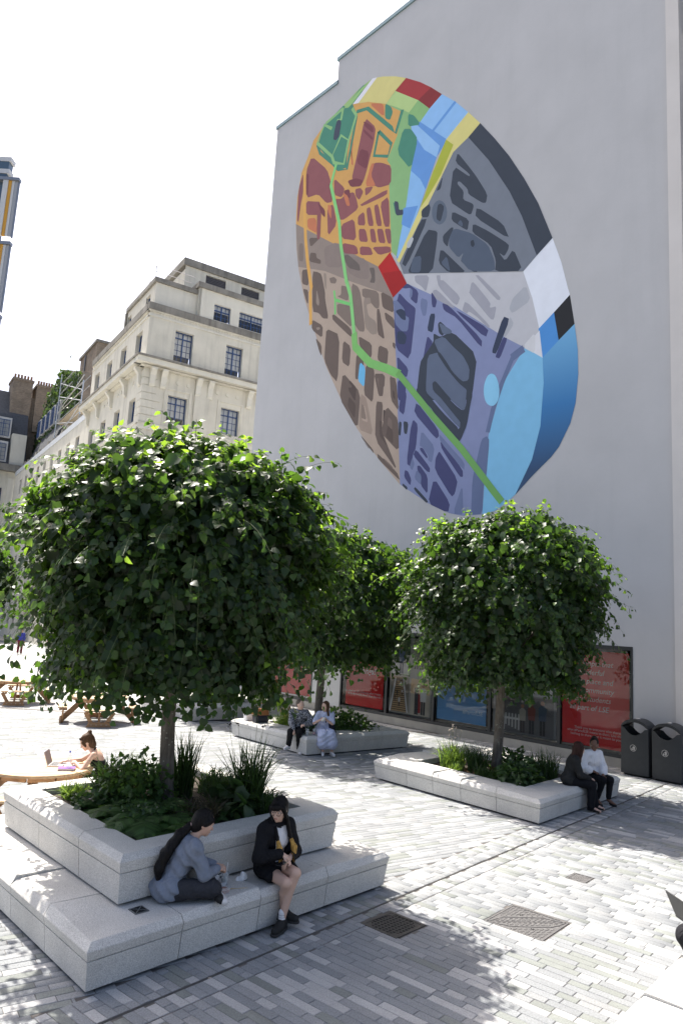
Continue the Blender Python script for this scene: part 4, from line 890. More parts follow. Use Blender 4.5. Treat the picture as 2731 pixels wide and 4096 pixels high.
LTF = np.array([(0, 1, 4), (0, 4, 3), (1, 2, 5), (1, 5, 4), (0, 7, 1), (0, 6, 7), (1, 8, 2), (1, 7, 8)], np.int32)
def nrm(a): return a/np.maximum(np.linalg.norm(a, axis=-1, keepdims=True), 1e-9)
def leaves(pos, ax, nv, size, T=LT, TF=LTF):
    """leaf meshes: axis base->tip, approximate normal"""
    y = nrm(ax); x = nrm(np.cross(y, nv)); z = np.cross(x, y)
    V = pos[:, None, :]+size[:, None, None]*(T[None, :, 0:1]*x[:, None, :]+T[None, :, 1:2]*y[:, None, :]+T[None, :, 2:3]*z[:, None, :])
    F = TF[None]+(np.arange(len(pos))*len(T))[:, None, None]
    return V.reshape(-1, 3), F.reshape(-1, TF.shape[1]), (x, y, z)
def twigs(paths, r=.0035):
    """thin 3-sided tubes, all paths the same length (n,k,3)"""
    n, k, _ = paths.shape; a = np.arange(3)*2*np.pi/3
    d = nrm(np.gradient(paths, axis=1)); u = nrm(np.cross(d, np.array([.31, .52, .79]))); w = np.cross(d, u)
    rr = np.linspace(1.4, .6, k)[None, :, None, None]*r
    V = paths[:, :, None, :]+rr*(np.cos(a)[None, None, :, None]*u[:, :, None, :]+np.sin(a)[None, None, :, None]*w[:, :, None, :])
    idx = np.arange(n*k*3).reshape(n, k, 3); F = []
    for j in range(3): F.append(np.stack([idx[:, :-1, j], idx[:, :-1, (j+1) % 3], idx[:, 1:, (j+1) % 3], idx[:, 1:, j]], -1).reshape(-1, 4))
    return V.reshape(-1, 3), np.concatenate(F)
def lime_tree(label, base, ztop, prof, tr, seed, n_shoot, n_fill, size=.095, singles=0, lean=(0, 0), top_shoots=26, group='clipped lime trees in planters'):
    R = np.random.default_rng(seed); base = np.array(base, float)
    t = thing('lime_tree', label, 'tree', tuple(base), 0, group)
    zs = np.array([p[0] for p in prof], float); rs = np.array([p[1] for p in prof], float)
    cz = zs[0]+.45*(zs[-1]-zs[0]); cx, cy = base[0]+lean[0], base[1]+lean[1]
    # trunk and limbs
    m = MB(); pts = [base+np.array([lean[0]*f, lean[1]*f, 0])*.6+np.array([0.012*math.sin(7*f+seed), .01*math.cos(5*f), (ztop)*f]) for f in (0, .04, .3, .6, .85, 1)]
    m.tube(pts, [tr*1.25, tr*1.08, tr, tr*.95, tr*.9, tr*.8], 14); m.obj('trunk', M_bark, t, True)
    top = pts[-1]
    for k in range(9):
        a = k*2.4+R.random(); up = .25+.75*R.random(); L = rs.max()*(.85-.25*up)
        p1 = top-np.array([0, 0, .35*R.random()]); p2 = p1+np.array([math.cos(a)*L*.45, math.sin(a)*L*.45, .3+.9*up]); p3 = p1+np.array([math.cos(a)*L, math.sin(a)*L, .45+2.1*up])
        m = MB(); m.tube([p1, p2, p3], [tr*.42, tr*.26, tr*.1], 6); m.obj('limb', M_bark, t, True)
    # shoots start on the crown surface
    def surf(n, pw=1.0):
        zz = np.linspace(zs[0], zs[-1], 200); rr = np.interp(zz, zs, rs); w = (rr+.15)*np.hypot(1, np.gradient(rr, zz)); w[:6] += w.sum()*.02
        zi = R.choice(zz, n, p=w/w.sum()); az = R.random(n)*2*np.pi; r = np.interp(zi, zs, rs)
        lump = 1+.06*np.sin(3*az+seed)+.07*np.sin(5*az+zi*3.1+seed)+.05*np.sin(6.5*zi+3*az)+R.normal(0, .035, n)
        p = np.stack([cx+r*lump*np.cos(az), cy+r*lump*np.sin(az), base[2]*0+zi], -1)
        out = nrm(np.stack([np.cos(az), np.sin(az), np.clip((zi-cz)/(zs[-1]-cz), -.35, 1)*1.1], -1)); return p, out, az
    p, out, az = surf(n_shoot); K = 9
    L = R.uniform(.2, .5, n_shoot)+.45*(R.random(n_shoot) < .13); inn = R.uniform(-.02, .3, n_shoot)
    start = p-out*(inn+.14)[:, None]
    side = nrm(np.cross(out, np.array([0, 0, 1.]))+1e-6)*R.normal(0, .5, n_shoot)[:, None]
    if top_shoots:   # upright young shoots on top
        R2 = np.arange(top_shoots); up = out.copy(); sel = np.argsort(-p[:, 2])[:n_shoot//5]; sel = R.choice(sel, top_shoots, False)
        out[sel] = nrm(np.stack([R.normal(0, .3, top_shoots), R.normal(0, .3, top_shoots), np.ones(top_shoots)], -1)); L[sel] = R.uniform(.3, .55, top_shoots); start[sel] = p[sel]-np.array([0, 0, .1])
    tt = np.linspace(0, 1, K)
    droop = R.uniform(.35, .95, n_shoot)*L
    if top_shoots: droop[sel] *= .35
    path = start[:, None, :]+(out+side*.5)[:, None, :]*(L[:, None]*tt[None])[:, :, None]-np.array([0, 0, 1.])*(droop[:, None]*tt[None]**2)[:, :, None]
    tang = nrm(np.gradient(path, axis=1))
    P_, A_, N_, S_, Y_ = [], [], [], [], []
    for k in range(1, K):
        for s in (-1, 1):
            if k < K-1 and s == (1 if k % 2 else -1) and k % 3 == 0: continue
            lat = nrm(np.cross(tang[:, k], out)+1e-6)*s
            ax = nrm(.45*tang[:, k]+.75*lat+np.array([0, 0, -.4])+R.normal(0, .4, (n_shoot, 3)))
            nv = nrm(out*.9+np.array([0, 0, .6])+R.normal(0, .48, (n_shoot, 3)))
            P_.append(path[:, k]+ax*.03+R.normal(0, .008, (n_shoot, 3))); A_.append(ax); N_.append(nv); S_.append(size*R.uniform(.5, 1.25, n_shoot)*(1.-.35*(k/K)**3)); Y_.append(np.full(n_shoot, k >= K-4)&(R.random(n_shoot) < .04+.8*np.clip((p[:, 2]-cz)/(zs[-1]-cz), 0, 1)))  # share of pale leaves rises with height, painting the sunlit top
    pf, of, _ = surf(n_fill); dp = R.uniform(.05, .75, n_fill)**1.2*1.1
    pf = pf-of*np.minimum(dp, 1.0)[:, None]+R.normal(0, .05, (n_fill, 3))
    P_.append(pf); A_.append(nrm(np.array([0, 0, -1.])+R.normal(0, .6, (n_fill, 3)))); N_.append(nrm(of+R.normal(0, .5, (n_fill, 3)))); S_.append(size*R.uniform(1.1, 1.9, n_fill)); Y_.append(np.zeros(n_fill, bool))
    P_, A_, N_, S_, Y_ = map(np.concatenate, (P_, A_, N_, S_, Y_))
    ok = P_[:, 2] > zs[0]-.45; P_, A_, N_, S_, Y_ = P_[ok], A_[ok], N_[ok], S_[ok], Y_[ok]
    pick = np.zeros(len(P_), bool)
    if singles:
        tc = nrm(np.array([0, 0, CAM_H])-P_); sc = S_/np.linalg.norm(P_-np.array([0, 0, CAM_H]), axis=1)*np.abs((tc*N_).sum(1))
        oc = np.array([cx, cy, cz]); radial = ((P_-oc)*tc).sum(1); sc = sc+(radial > np.percentile(radial, 88))*.02
        pick[np.argsort(-sc)[:singles]] = True
    V, F, _ = leaves(P_[~pick]-base, A_[~pick], N_[~pick], S_[~pick])
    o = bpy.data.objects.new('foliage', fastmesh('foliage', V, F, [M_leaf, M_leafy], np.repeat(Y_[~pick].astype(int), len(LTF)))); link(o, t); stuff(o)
    V, F = twigs(path[path[:, -1, 2] > zs[0]-.3]-base); o = bpy.data.objects.new('twigs', fastmesh('twigs', V, F, M_twig)); link(o, t); stuff(o)
    if singles:
        me = [fastmesh('leaf', LT, LTF, mm_) for mm_ in (M_leaf, M_leafy)]
        y = nrm(A_[pick]); x = nrm(np.cross(y, N_[pick])); z = np.cross(x, y)
        for k in range(len(y)):
            o = bpy.data.objects.new('leaf', me[int(Y_[pick][k])]); link(o, t); s = float(S_[pick][k])
            Mx = Matrix((x[k]*s, y[k]*s, z[k]*s)).transposed().to_4x4(); Mx.translation = Vector(P_[pick][k]-base); o.matrix_local = Mx
    return t
PROF = [(2.5, 1.16), (2.7, 1.34), (3.1, 1.52), (3.7, 1.74), (4.3, 1.86), (4.75, 1.76), (5.05, 1.5), (5.3, 1.1), (5.46, .68), (5.54, .2)]
t1 = lime_tree('biggest lime tree with broad drooping crown in the foreground planter', (-2.02, 9.5, .84), 1.75, PROF, .092, 1, 2300, 9500, .096, 300, lean=(-.1, 0))
PROF2 = [(z-.28+.18*(z-2.1), r*1.13) for z, r in PROF]
t3 = lime_tree('lime tree with rounded crown in the right planter before the posters', (3.62, 15.85, .3), 2.3, PROF2, .1, 5, 1250, 7000, .1, 0, lean=(.14, 0))
t2 = lime_tree('lime tree in the middle planter partly hidden by the foreground tree', (-.3, 20.3, .33), 2.3, [(z, r*1.2) for z, r in PROF2], .11, 9, 900, 5200, .12, 0)
t4 = lime_tree('lime tree in the far back planter hidden behind the foreground crown', (-4.0, 25.2, .33), 2.3, PROF2, .11, 12, 450, 2600, .15, 0)
# ------------------------------------------------------------------ stone buildings along the street on the left
BC = Vector((-12.609, 42, 0)); B1, B2 = ang(33), ang(123)
def stone_mat(name, col, stain=.12, joints=True, dirt=.25):
    n = NT(name); ge = n.node('ShaderNodeNewGeometry'); tc = n.node('ShaderNodeTexCoord')
    nz = n.node('ShaderNodeTexNoise', Scale=.8, Detail=7., Roughness=.65); n.l(ge.outputs['Position'], nz.inputs['Vector'])
    mr = n.node('ShaderNodeMapRange'); mr.inputs[1].default_value = .3; mr.inputs[2].default_value = .72; mr.inputs[3].default_value = 1+stain*.6; mr.inputs[4].default_value = 1-stain
    n.l(nz.outputs[0], mr.inputs[0]); mp = n.node('ShaderNodeMapping'); mp.inputs['Scale'].default_value = (1.5, 1.5, .12); n.l(ge.outputs['Position'], mp.inputs['Vector'])
    ns = n.node('ShaderNodeTexNoise', Scale=2.2, Detail=5.); n.l(mp.outputs[0], ns.inputs['Vector'])
    ms = n.node('ShaderNodeMapRange'); ms.inputs[1].default_value = .5; ms.inputs[2].default_value = .8; ms.inputs[3].default_value = 1; ms.inputs[4].default_value = 1-dirt; n.l(ns.outputs[0], ms.inputs[0])
    mu = n.node('ShaderNodeMath', _operation='MULTIPLY'); n.l(mr.outputs[0], mu.inputs[0]); n.l(ms.outputs[0], mu.inputs[1])
    hs = n.node('ShaderNodeHueSaturation'); hs.inputs['Color'].default_value = tuple(col)+(1,); n.l(mu.outputs[0], hs.inputs['Value']); n.l(hs.outputs[0], n.b.inputs['Base Color'])
    n.b.inputs['Roughness'].default_value = .9; n.b.inputs['Specular IOR Level'].default_value = .2
    bp = n.node('ShaderNodeBump', Strength=.3, Distance=.02); n2 = n.node('ShaderNodeTexNoise', Scale=14., Detail=4.); n.l(ge.outputs['Position'], n2.inputs['Vector']); n.l(n2.outputs[0], bp.inputs['Height']); n.l(bp.outputs[0], n.b.inputs['Normal']); return n.m
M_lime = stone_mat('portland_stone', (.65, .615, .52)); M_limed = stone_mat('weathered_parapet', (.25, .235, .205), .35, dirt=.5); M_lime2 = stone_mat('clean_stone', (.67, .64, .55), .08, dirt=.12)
M_blue = mat('blue_steel_window', (.03, .075, .2), .45, .5); M_blind = mat('pale_blind', (.8, .8, .78), .8); M_pane = mat('window_pane', (.045, .055, .065), .05, .9)
M_brick = None
def brick_mat():
    n = NT('old_brick'); ge = n.node('ShaderNodeNewGeometry'); mp = n.node('ShaderNodeMapping'); mp.inputs['Rotation'].default_value = (rad(90), 0, rad(33)); n.l(ge.outputs['Position'], mp.inputs['Vector'])
    br = n.node('ShaderNodeTexBrick', Scale=1., Mortar__Size=.012, Brick__Width=.23, Row__Height=.075); br.inputs['Color1'].default_value = (.24, .18, .13, 1); br.inputs['Color2'].default_value = (.34, .26, .18, 1); br.inputs['Mortar'].default_value = (.2, .18, .15, 1)
    n.l(mp.outputs[0], br.inputs['Vector']); nz = n.node('ShaderNodeTexNoise', Scale=1.2, Detail=5.); n.l(ge.outputs['Position'], nz.inputs['Vector']); hs = n.node('ShaderNodeHueSaturation')
    mr = n.node('ShaderNodeMapRange'); mr.inputs[3].default_value = .5; mr.inputs[4].default_value = 1.5; n.l(nz.outputs[0], mr.inputs[0]); n.l(mr.outputs[0], hs.inputs['Value']); n.l(br.outputs[0], hs.inputs['Color']); n.l(hs.outputs[0], n.b.inputs['Base Color']); n.b.inputs['Roughness'].default_value = .95; return n.m
M_brick = brick_mat(); M_slate = mat('roof_slate', (.075, .078, .085), .7, var=.25, vscale=5, bump=.3, bscale=20)
class Face:
    """a vertical facade: origin, direction along, outward normal"""
    def __init__(s, o, d, n): s.o, s.d, s.n = Vector(o), Vector(d), Vector(n)
    def p(s, a, z, out=0.): return s.o+s.d*a+s.n*out+Vector((0, 0, z))
    def box(s, m, a, z, out): return m.box(s.o, s.d, s.n, (0, 0, 1), a, out, z)
def wall_holes(F, a0, a1, z0, z1, holes, depth, name, M, par, back=None):
    """facade sheet with openings and reveals; holes = (a0,a1,z0,z1)"""
    A = sorted({a0, a1}|{h[0] for h in holes}|{h[1] for h in holes}); Z = sorted({z0, z1}|{h[2] for h in holes}|{h[3] for h in holes}); m = MB()
    A = [a for a in A if a0 <= a <= a1]; Z = [z for z in Z if z0 <= z <= z1]
    for i in range(len(A)-1):
        for j in range(len(Z)-1):
            ca, cz = (A[i]+A[i+1])/2, (Z[j]+Z[j+1])/2
            if any(h[0] < ca < h[1] and h[2] < cz < h[3] for h in holes): continue
            m.add([F.p(A[i], Z[j]), F.p(A[i+1], Z[j]), F.p(A[i+1], Z[j+1]), F.p(A[i], Z[j+1])], [(0, 1, 2, 3)])
    for h in holes:
        f = [F.p(h[0], h[2]), F.p(h[1], h[2]), F.p(h[1], h[3]), F.p(h[0], h[3])]; b = [p-F.n*depth for p in f]
        m.add(f+b, [(k, (k+1) % 4, 4+(k+1) % 4, 4+k) for k in range(4)])
    if back:   # close the wall to a solid with thickness
        pass
    return mk(name, m.v, m.f, M, par)
def steel_window(F, a0, a1, z0, z1, depth, par, nx=4, nz=5, blind=0., M=None, sill=True):
    M = M or M_blue; m = MB(); d0, d1 = -depth+.02, -depth+.09; t = .05
    for x in (a0, a1-t): F.box(m, (x, x+t), (z0, z1), (d0, d1))
    for z in (z0, z1-t): F.box(m, (a0+t, a1-t), (z, z+t), (d0, d1))
    zt = z0+(z1-z0)*(nz-1)/nz
    F.box(m, (a0+t, a1-t), (zt-.03, zt+.03), (d0, d1-.004)); am = (a0+a1)/2; F.box(m, (am-.035, am+.035), (z0+t, z1-t), (d0, d1-.008))
    for k in range(1, nx):
        x = a0+(a1-a0)*k/nx
        if abs(x-am) > .05: F.box(m, (x-.014, x+.014), (z0+t, z1-t), (d0+.02, d1-.03))
    for k in range(1, nz-1):
        z = z0+(z1-z0)*k/nz; F.box(m, (a0+t, a1-t), (z-.014, z+.014), (d0+.024, d1-.026))
    w = m.obj('window', M, par); OFF[w] = OFF[par]
    mk('pane', [F.p(a0, z0, d0+.03), F.p(a1, z0, d0+.03), F.p(a1, z1, d0+.03), F.p(a0, z1, d0+.03)], [(0, 1, 2, 3) if F.d.cross(Vector((0, 0, 1))).dot(F.n) > 0 else (3, 2, 1, 0)], M_wglass, w)
    zb = z1-(z1-z0)*blind
    if blind > 0: mk('blind', [F.p(a0, zb, d0-.06), F.p(a1, zb, d0-.06), F.p(a1, z1, d0-.06), F.p(a0, z1, d0-.06)], [(0, 1, 2, 3)], M_blind, w)
    mk('room', [F.p(a0, z0, d0-.25), F.p(a1, z0, d0-.25), F.p(a1, z1, d0-.25), F.p(a0, z1, d0-.25)], [(0, 1, 2, 3)], M_room, w)
    return w
M_wglass = glass_mat(); M_wglass.name = 'window_glass'; M_room = mat('dim_room', (.06, .06, .062), .9, var=.4, vscale=2)
FR = Face(BC, B1, -B2); FL = Face(BC, B2, -B1)
lb = thing('limestone_building', 'pale limestone office block with heavy bracketed cornice and blue steel windows', 'building', BC)
random.seed(11)
WR = [(1.73, 2.94, 19.06, 21.08), (5.23, 6.43, 19.06, 21.08), (1.66, 2.92, 15.02, 16.77), (5.25, 6.55, 15.02, 16.77), (8.7, 9.9, 19.06, 21.08), (8.7, 9.95, 15.02, 16.77), (1.66, 2.92, 10.6, 12.6), (5.25, 6.55, 10.6, 12.6), (1.66, 2.92, 6.2, 8.4), (5.25, 6.55, 6.2, 8.4), (1.66, 2.92, 1.2, 4.4), (5.25, 6.55, 1.2, 4.4)]
LS = [1.2, 4.55, 7.95, 11.25]
WL = [(s, s+1.28, z0, z1) for s in LS for z0, z1 in ((19.3, 21.0), (14.95, 16.55), (10.6, 12.6), (6.2, 8.4), (1.2, 4.4))]
wall_holes(FR, 0, 14, 0, 22.0, WR, .38, 'wall', M_lime, lb); wall_holes(FL, 0, 13.4, 0, 22.0, WL, .38, 'wall', M_lime, lb)
m = MB(); FL.box(m, (13.4, 13.7), (0, 22), (-14, -.02)); m.obj('end_wall', M_lime, lb)
for h in WR: steel_window(FR, *h, .34, lb, 4, 5 if h[3]-h[2] > 1.9 else 4, random.choice((.6, 1., .9, .75)))
for h in WL: steel_window(FL, *h, .34, lb, 4, 5, random.choice((.4, .8, .95)))
# parapet and upper cornice with fluted frieze, main cornice with consoles, band course
def course(z0, z1, out, name, M, extra=0., zone=None):
    m = MB(); FR.box(m, (-out, 14), (z0, z1), (-.25, out)); o = m.obj(name, M, lb)
    m = MB(); FL.box(m, (-.25+.26, 13.4+extra), (z0, z1), (-.25, out)); m.obj(name, M, lb)
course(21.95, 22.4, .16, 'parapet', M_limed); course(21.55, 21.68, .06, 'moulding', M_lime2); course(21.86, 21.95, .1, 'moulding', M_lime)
for k in range(60):
    if k % 15 in (0, 1): continue
    m = MB(); FR.box(m, (.25+k*.2, .36+k*.2), (21.7, 21.86), (0, .035)); m.obj('flute', M_lime2, lb)
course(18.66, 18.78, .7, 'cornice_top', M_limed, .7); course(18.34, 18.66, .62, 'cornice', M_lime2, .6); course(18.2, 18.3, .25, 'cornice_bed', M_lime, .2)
course(14.3, 14.62, .07, 'band_course', M_lime2); course(14.62, 14.7, .12, 'band_lip', M_lime)
def console(F, a, w=.34):
    prof = [(0, 18.2), (.48, 18.2), (.5, 18.08), (.4, 17.98), (.25, 17.75), (.2, 17.35), (.2, 17.2), (.1, 17.05), (0, 17.05)]
    m = MB(); m.prism([F.p(a, z, o) for o, z in prof], F.d*w); m.obj('console', M_lime2, lb)
for a in (.35, 1.05, 3.35, 4.15, 6.95): console(FR, a)
for a in (.3, 3.3, 6.65, 10.0, 12.9): console(FL, a)
for F, ss in ((FR, (1.5, 2.2, 2.9, 4.9, 5.6, 6.3)), (FL, (1.3, 2.1, 4.6, 5.4, 8.0, 8.8))):
    for a in ss:
        m = MB(); m.rings([[F.p(a+.13*math.cos(t*.6283), 17.65+.13*math.sin(t*.6283), o) for t in range(10)] for o in (0, .05)]); m.obj('frieze_disc', M_lime2, lb)
for k in range(7):   # rusticated corner blocks
    z = 14.75+k*.47; L = 1.15 if k % 2 else .85
    m = MB(); FR.box(m, (-.05, L), (z, z+.43), (.001, .05)); m.obj('quoin', M_lime, lb)
    m = MB(); FL.box(m, (0.002, L*.8), (z, z+.43), (.001, .049)); m.obj('quoin', M_lime, lb)
for h in WR[2:4]:
    m = MB(); FR.box(m, (h[0]-.28, h[0]-.1), (14.7, 17.1), (0, .05)); FR.box(m, (h[1]+.1, h[1]+.28), (14.7, 17.1), (0, .05)); FR.box(m, (h[0]-.28, h[1]+.28), (17.1, 17.22), (0, .06)); m.obj('architrave', M_lime, lb)
m = MB(); FR.box(m, (3.35, 4.35), (14.7, 18.2), (.0, .12)); m.obj('pilaster', M_lime, lb)
# attic storey, set back
FA = Face(BC+B2*.35+B1*.3, B1, -B2); FAL = Face(BC+B2*.35+B1*.3, B2, -B1)
WA = [(3.85, 5.03, 22.5, 23.62), (5.66, 7.6, 22.5, 23.62)]
wall_holes(FA, 0, 2.75, 22, 24.0, [], .3, 'attic_wall', M_lime2, lb); 
FA2 = Face(BC+B1*.3-B2*.0, B1, -B2); wall_holes(FA2, 2.75, 13, 22, 24.4, WA, .3, 'attic_wall', M_lime2, lb)
m = MB(); FA.box(m, (2.75, 2.9), (22, 24.4), (-.1, .35)); m.obj('attic_return', M_lime2, lb)
for h in WA: steel_window(FA2, *h, .26, lb, 4 if h[1]-h[0] < 1.5 else 8, 3, .4)
WAL = [(1.0, 1.9, 22.5, 23.6), (5.0, 5.9, 22.5, 23.6)]
wall_holes(FAL, 0, 6.4, 22, 24.0, WAL, .3, 'attic_wall', M_lime, lb)
for h in WAL: steel_window(FAL, *h, .26, lb, 3, 3, .0)
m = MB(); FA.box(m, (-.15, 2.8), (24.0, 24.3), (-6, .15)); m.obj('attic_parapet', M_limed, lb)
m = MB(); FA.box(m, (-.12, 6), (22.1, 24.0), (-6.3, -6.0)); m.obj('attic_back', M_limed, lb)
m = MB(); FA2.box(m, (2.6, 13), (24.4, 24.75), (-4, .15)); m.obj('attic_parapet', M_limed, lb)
FT = Face(BC+B2*2.2+B1*.3, B1, -B2); LV = [(3.9, 5.4, 25.2, 26.55), (6.6, 8.0, 25.2, 26.55)]
wall_holes(FT, 2.4, 13, 24.3, 26.75, LV, .2, 'plant_room_wall', M_lime, lb)
m = MB(); FT.box(m, (2.4, 2.6), (24.3, 26.5), (-4, -.002)); m.obj('plant_room_side', M_lime, lb)
m = MB(); FT.box(m, (2.25, 13), (26.75, 27.25), (-4, .12)); m.obj('plant_room_parapet', M_limed, lb)
for h in LV:
    for k in range(12):
        z = h[2]+k*(h[3]-h[2])/12; m = MB(); FT.box(m, (h[0], h[1]), (z, z+.07), (-.16, -.06)); m.obj('louvre', mat('louvre_grey', (.09, .085, .09), .6), lb)
m = MB(); FT.box(m, (3.9, 8), (24.6, 26.6), (-.4, -.2)); m.obj('louvre_back', M_dark, lb)
M_rail = mat('roof_rail', (.5, .48, .48), .5, .5, .5)
for q in ([FA.p(0, 24.3, -.3), FA.p(0, 25.3, -.3)], [FA.p(0, 25.3, -.3), FA.p(2.6, 25.3, -.3)], [FA.p(0, 24.85, -.3), FA.p(2.6, 24.85, -.3)], [FA.p(0, 25.3, -.3), FA.p(0, 24.3, -2.0)]):
    m = MB(); m.tube(q, .022, 5); m.obj('roof_rail', M_rail, lb)
# ---- lower wing
wg = thing('stone_wing', 'long lower stone wing receding left of the limestone block', 'building', BC+B2*13.7)
FW = Face(BC+B1*.5, B2, -B1)
WW = [(s, s+1.25, z0, z1) for s in [14.6+3.3*k for k in range(10)] for z0, z1 in ((15.7, 17.45), (11, 13), (6.5, 8.6), (1.2, 4.2))]
wall_holes(FW, 13.7, 49.6, 0, 18.5, WW, .35, 'wall', M_lime, wg)
for h in WW: steel_window(FW, *h, .3, wg, 4, 4, random.choice((0, .3, .6)))
m = MB(); FW.box(m, (13.7, 49.6), (18.5, 19.0), (-.5, .06)); m.obj('white_parapet', mat('white_lead_parapet', (.62, .64, .65), .5), wg)
for k in range(16):
    m = MB(); FW.box(m, (15+k*2.1, 15.7+k*2.1), (19.0, 19.35+.1*(k % 3)), (-.5, -.1)); m.obj('parapet_block', M_limed, wg)
m = MB(); FW.box(m, (13.7, 49.6), (14.35, 14.6), (0, .08)); m.obj('band_course', M_lime2, wg)
# ---- ivy gable, scaffold tower
M_ivy = leaf_mat('ivy_leaf', (.05, .085, .03), (.12, .2, .04), .5, .3)
iv = thing('ivy_wall', 'tall gable wall covered in green ivy behind the scaffold', 'ivy wall', BC+B1*3+B2*31)
FI = Face(BC+B1*3, B2, -B1); poly = [(31.4, 27.3), (41.6, 30.3), (44.5, 29.6), (48.2, 28.6), (50.5, 26.4), (55, 24.8), (58, 18), (29, 18)]
m = MB(); m.prism([FI.p(a, z) for a, z in poly], B1*1.2); m.obj('wall', M_brick, iv)
def inpoly(x, y, P):
    r = False
    for k in range(len(P)):
        (a, b), (c, d) = P[k], P[(k+1) % len(P)]
        if (b > y) != (d > y) and x < (c-a)*(y-b)/(d-b)+a: r = not r
    return r
R = np.random.default_rng(2); pts = []
while len(pts) < 5200:
    a, z = R.uniform(28.5, 58), R.uniform(18.5, 30.8)
    if inpoly(a, z, poly) or R.random() < .004: pts.append(np.array(FI.p(a, z, R.uniform(.02, .35)+.25*max(0, mnoise.noise(Vector((a, z, 0))))))) 
pts = np.array(pts); V, Fc, _ = leaves(pts, np.array([0, 0, -1.])+R.normal(0, .5, pts.shape), np.array(tuple(-B1))+R.normal(0, .5, pts.shape), R.uniform(.22, .42, len(pts)))
o = bpy.data.objects.new('ivy_foliage', fastmesh('ivy_foliage', V-np.array(OFF[iv]), Fc, M_ivy)); link(o, iv); stuff(o)
M_scaf = mat('galvanised_tube', (.55, .56, .57), .4, .5, .6)
sc = thing('scaffold_tower', 'galvanised scaffold tower standing against the ivy wall', 'scaffolding', BC+B1*1.3+B2*22)
FS = Face(BC+B1*1.2, B2, -B1)
for a in (22.2, 32.4):
    for o_ in (0, -1.6):
        m = MB(); m.tube([FS.p(a, 19, o_), FS.p(a, 26.8 if a > 30 else 23.5, o_)], .06, 5); m.obj('standard', M_scaf, sc)
for z in (19.6, 20.6, 21.6, 22.6, 23.4, 24.6, 25.6):
    for o_ in (0, -1.6):
        m = MB(); m.tube([FS.p(32.4, z, o_), FS.p(22.2 if z < 23.5 else 27, z-.0, o_)], .045, 5); m.obj('ledger', M_scaf, sc)
for a0, z0, a1, z1 in ((32.4, 25.8, 22.2, 22.6), (32.4, 22.6, 22.2, 24.0), (32.4, 21.6, 22.2, 19.6), (32.4, 19.4, 22.2, 21.4), (32.4, 24.4, 22.2, 21.6)):
    m = MB(); m.tube([FS.p(a0, z0), FS.p(a1, z1)], .045, 5); m.obj('brace', M_scaf, sc)
m = MB(); FS.box(m, (22.4, 32.2), (21.5, 21.6), (-1.5, -.1)); m.obj('deck', mat('scaffold_boards', (.4, .33, .24), .8), sc)
ch = thing('brick_chimney', 'tall plain brick chimney block above the ivy gable', 'chimney', BC+B1*6+B2*43)
FC = Face(BC+B1*6, B2, -B1); m = MB(); FC.box(m, (40, 48), (18, 34), (-2.2, 0)); m.obj('stack', M_brick, ch); m = MB(); FC.box(m, (39.8, 48.2), (34, 34.3), (-2.4, .2)); m.obj('cap', M_limed, ch)
m = MB(); m.tube([FC.p(45, 22, .1), FC.p(45, 33.8, .1)], .09, 6); m.obj('downpipe', mat('downpipe', (.2, .2, .21), .5), ch)
# ---- mansard building closing the street
mn = thing('mansard_building', 'dark slate mansard building with chimneys closing the street at far left', 'building', BC+B2*50)
FM = Face(BC+B2*50+B1*1.5, -B1, -B2)      # runs to the left
WM = [(s, s+1.3, z0, z1) for s in [2.2+2.9*k for k in range(7)] for z0, z1 in ((13.5, 17), (8, 12.2), (4.6, 7.2))]
wall_holes(FM, 0, 24, 0, 19.3, WM, .4, 'wall', M_lime, mn)
for h in WM: steel_window(FM, *h, .34, mn, 3, 5, random.choice((0, .4)))
m = MB(); FM.box(m, (-.3, 24), (19.0, 19.8), (-.5, .9)); m.obj('cornice', M_limed, mn)
for k in range(9):
    m = MB(); FM.box(m, (.7+2.9*k, 1.7+2.9*k), (3.7, 18.2), (.001, .25)); m.obj('pilaster', M_lime2, mn)
m = MB(); FM.box(m, (0, 24), (3.3, 3.7), (0, .3)); m.obj('string_course', M_lime2, mn)
for k, c in enumerate(((170, 30, 34), (120, 52, 66), (92, 76, 120), (60, 120, 140), (170, 30, 34), (120, 52, 66), (92, 76, 120))):
    m = MB(); FM.box(m, (.9+k*2.0, 2.0+k*2.0), (.4, 3.2), (.02, .06)); m.obj('banner', flat(c), mn)
m = MB(); m.prism([FM.p(0, 19.8, .2), FM.p(0, 26.6, -2.4), FM.p(0, 30.0, -4.6), FM.p(0, 30, -9), FM.p(0, 19.8, -9)], FM.d*24); m.obj('slate_roof', M_slate, mn)
m = MB(); FM.box(m, (-2.4, .0), (19.8, 29.4), (-9, -3.2)); m.obj('gable', M_brick, mn)
m = MB(); FM.box(m, (.25, 1.85), (19.8, 23.7), (-1.2, .25)); m.obj('pier', M_lime2, mn)
for a, z, o_ in ((2.2, 23.4, -.2), (5.4, 23.4, -.2), (2.4, 20.3, .55), (5.6, 20.3, .55), (8.6, 23.4, -.2), (8.6, 20.3, .55)):
    fd_ = Face(FM.p(0, 0, o_), FM.d, FM.n); m = MB(); fd_.box(m, (a-.2, a+1.6), (z-.2, z+2.3), (-2.2, -.4)); d_ = m.obj('dormer', mat('white_dormer', (.55, .54, .52), .7), mn)
    steel_window(Face(fd_.p(0, 0, 0), fd_.d, fd_.n), a, a+1.4, z, z+2.0, .4, mn, 3, 4, .2)
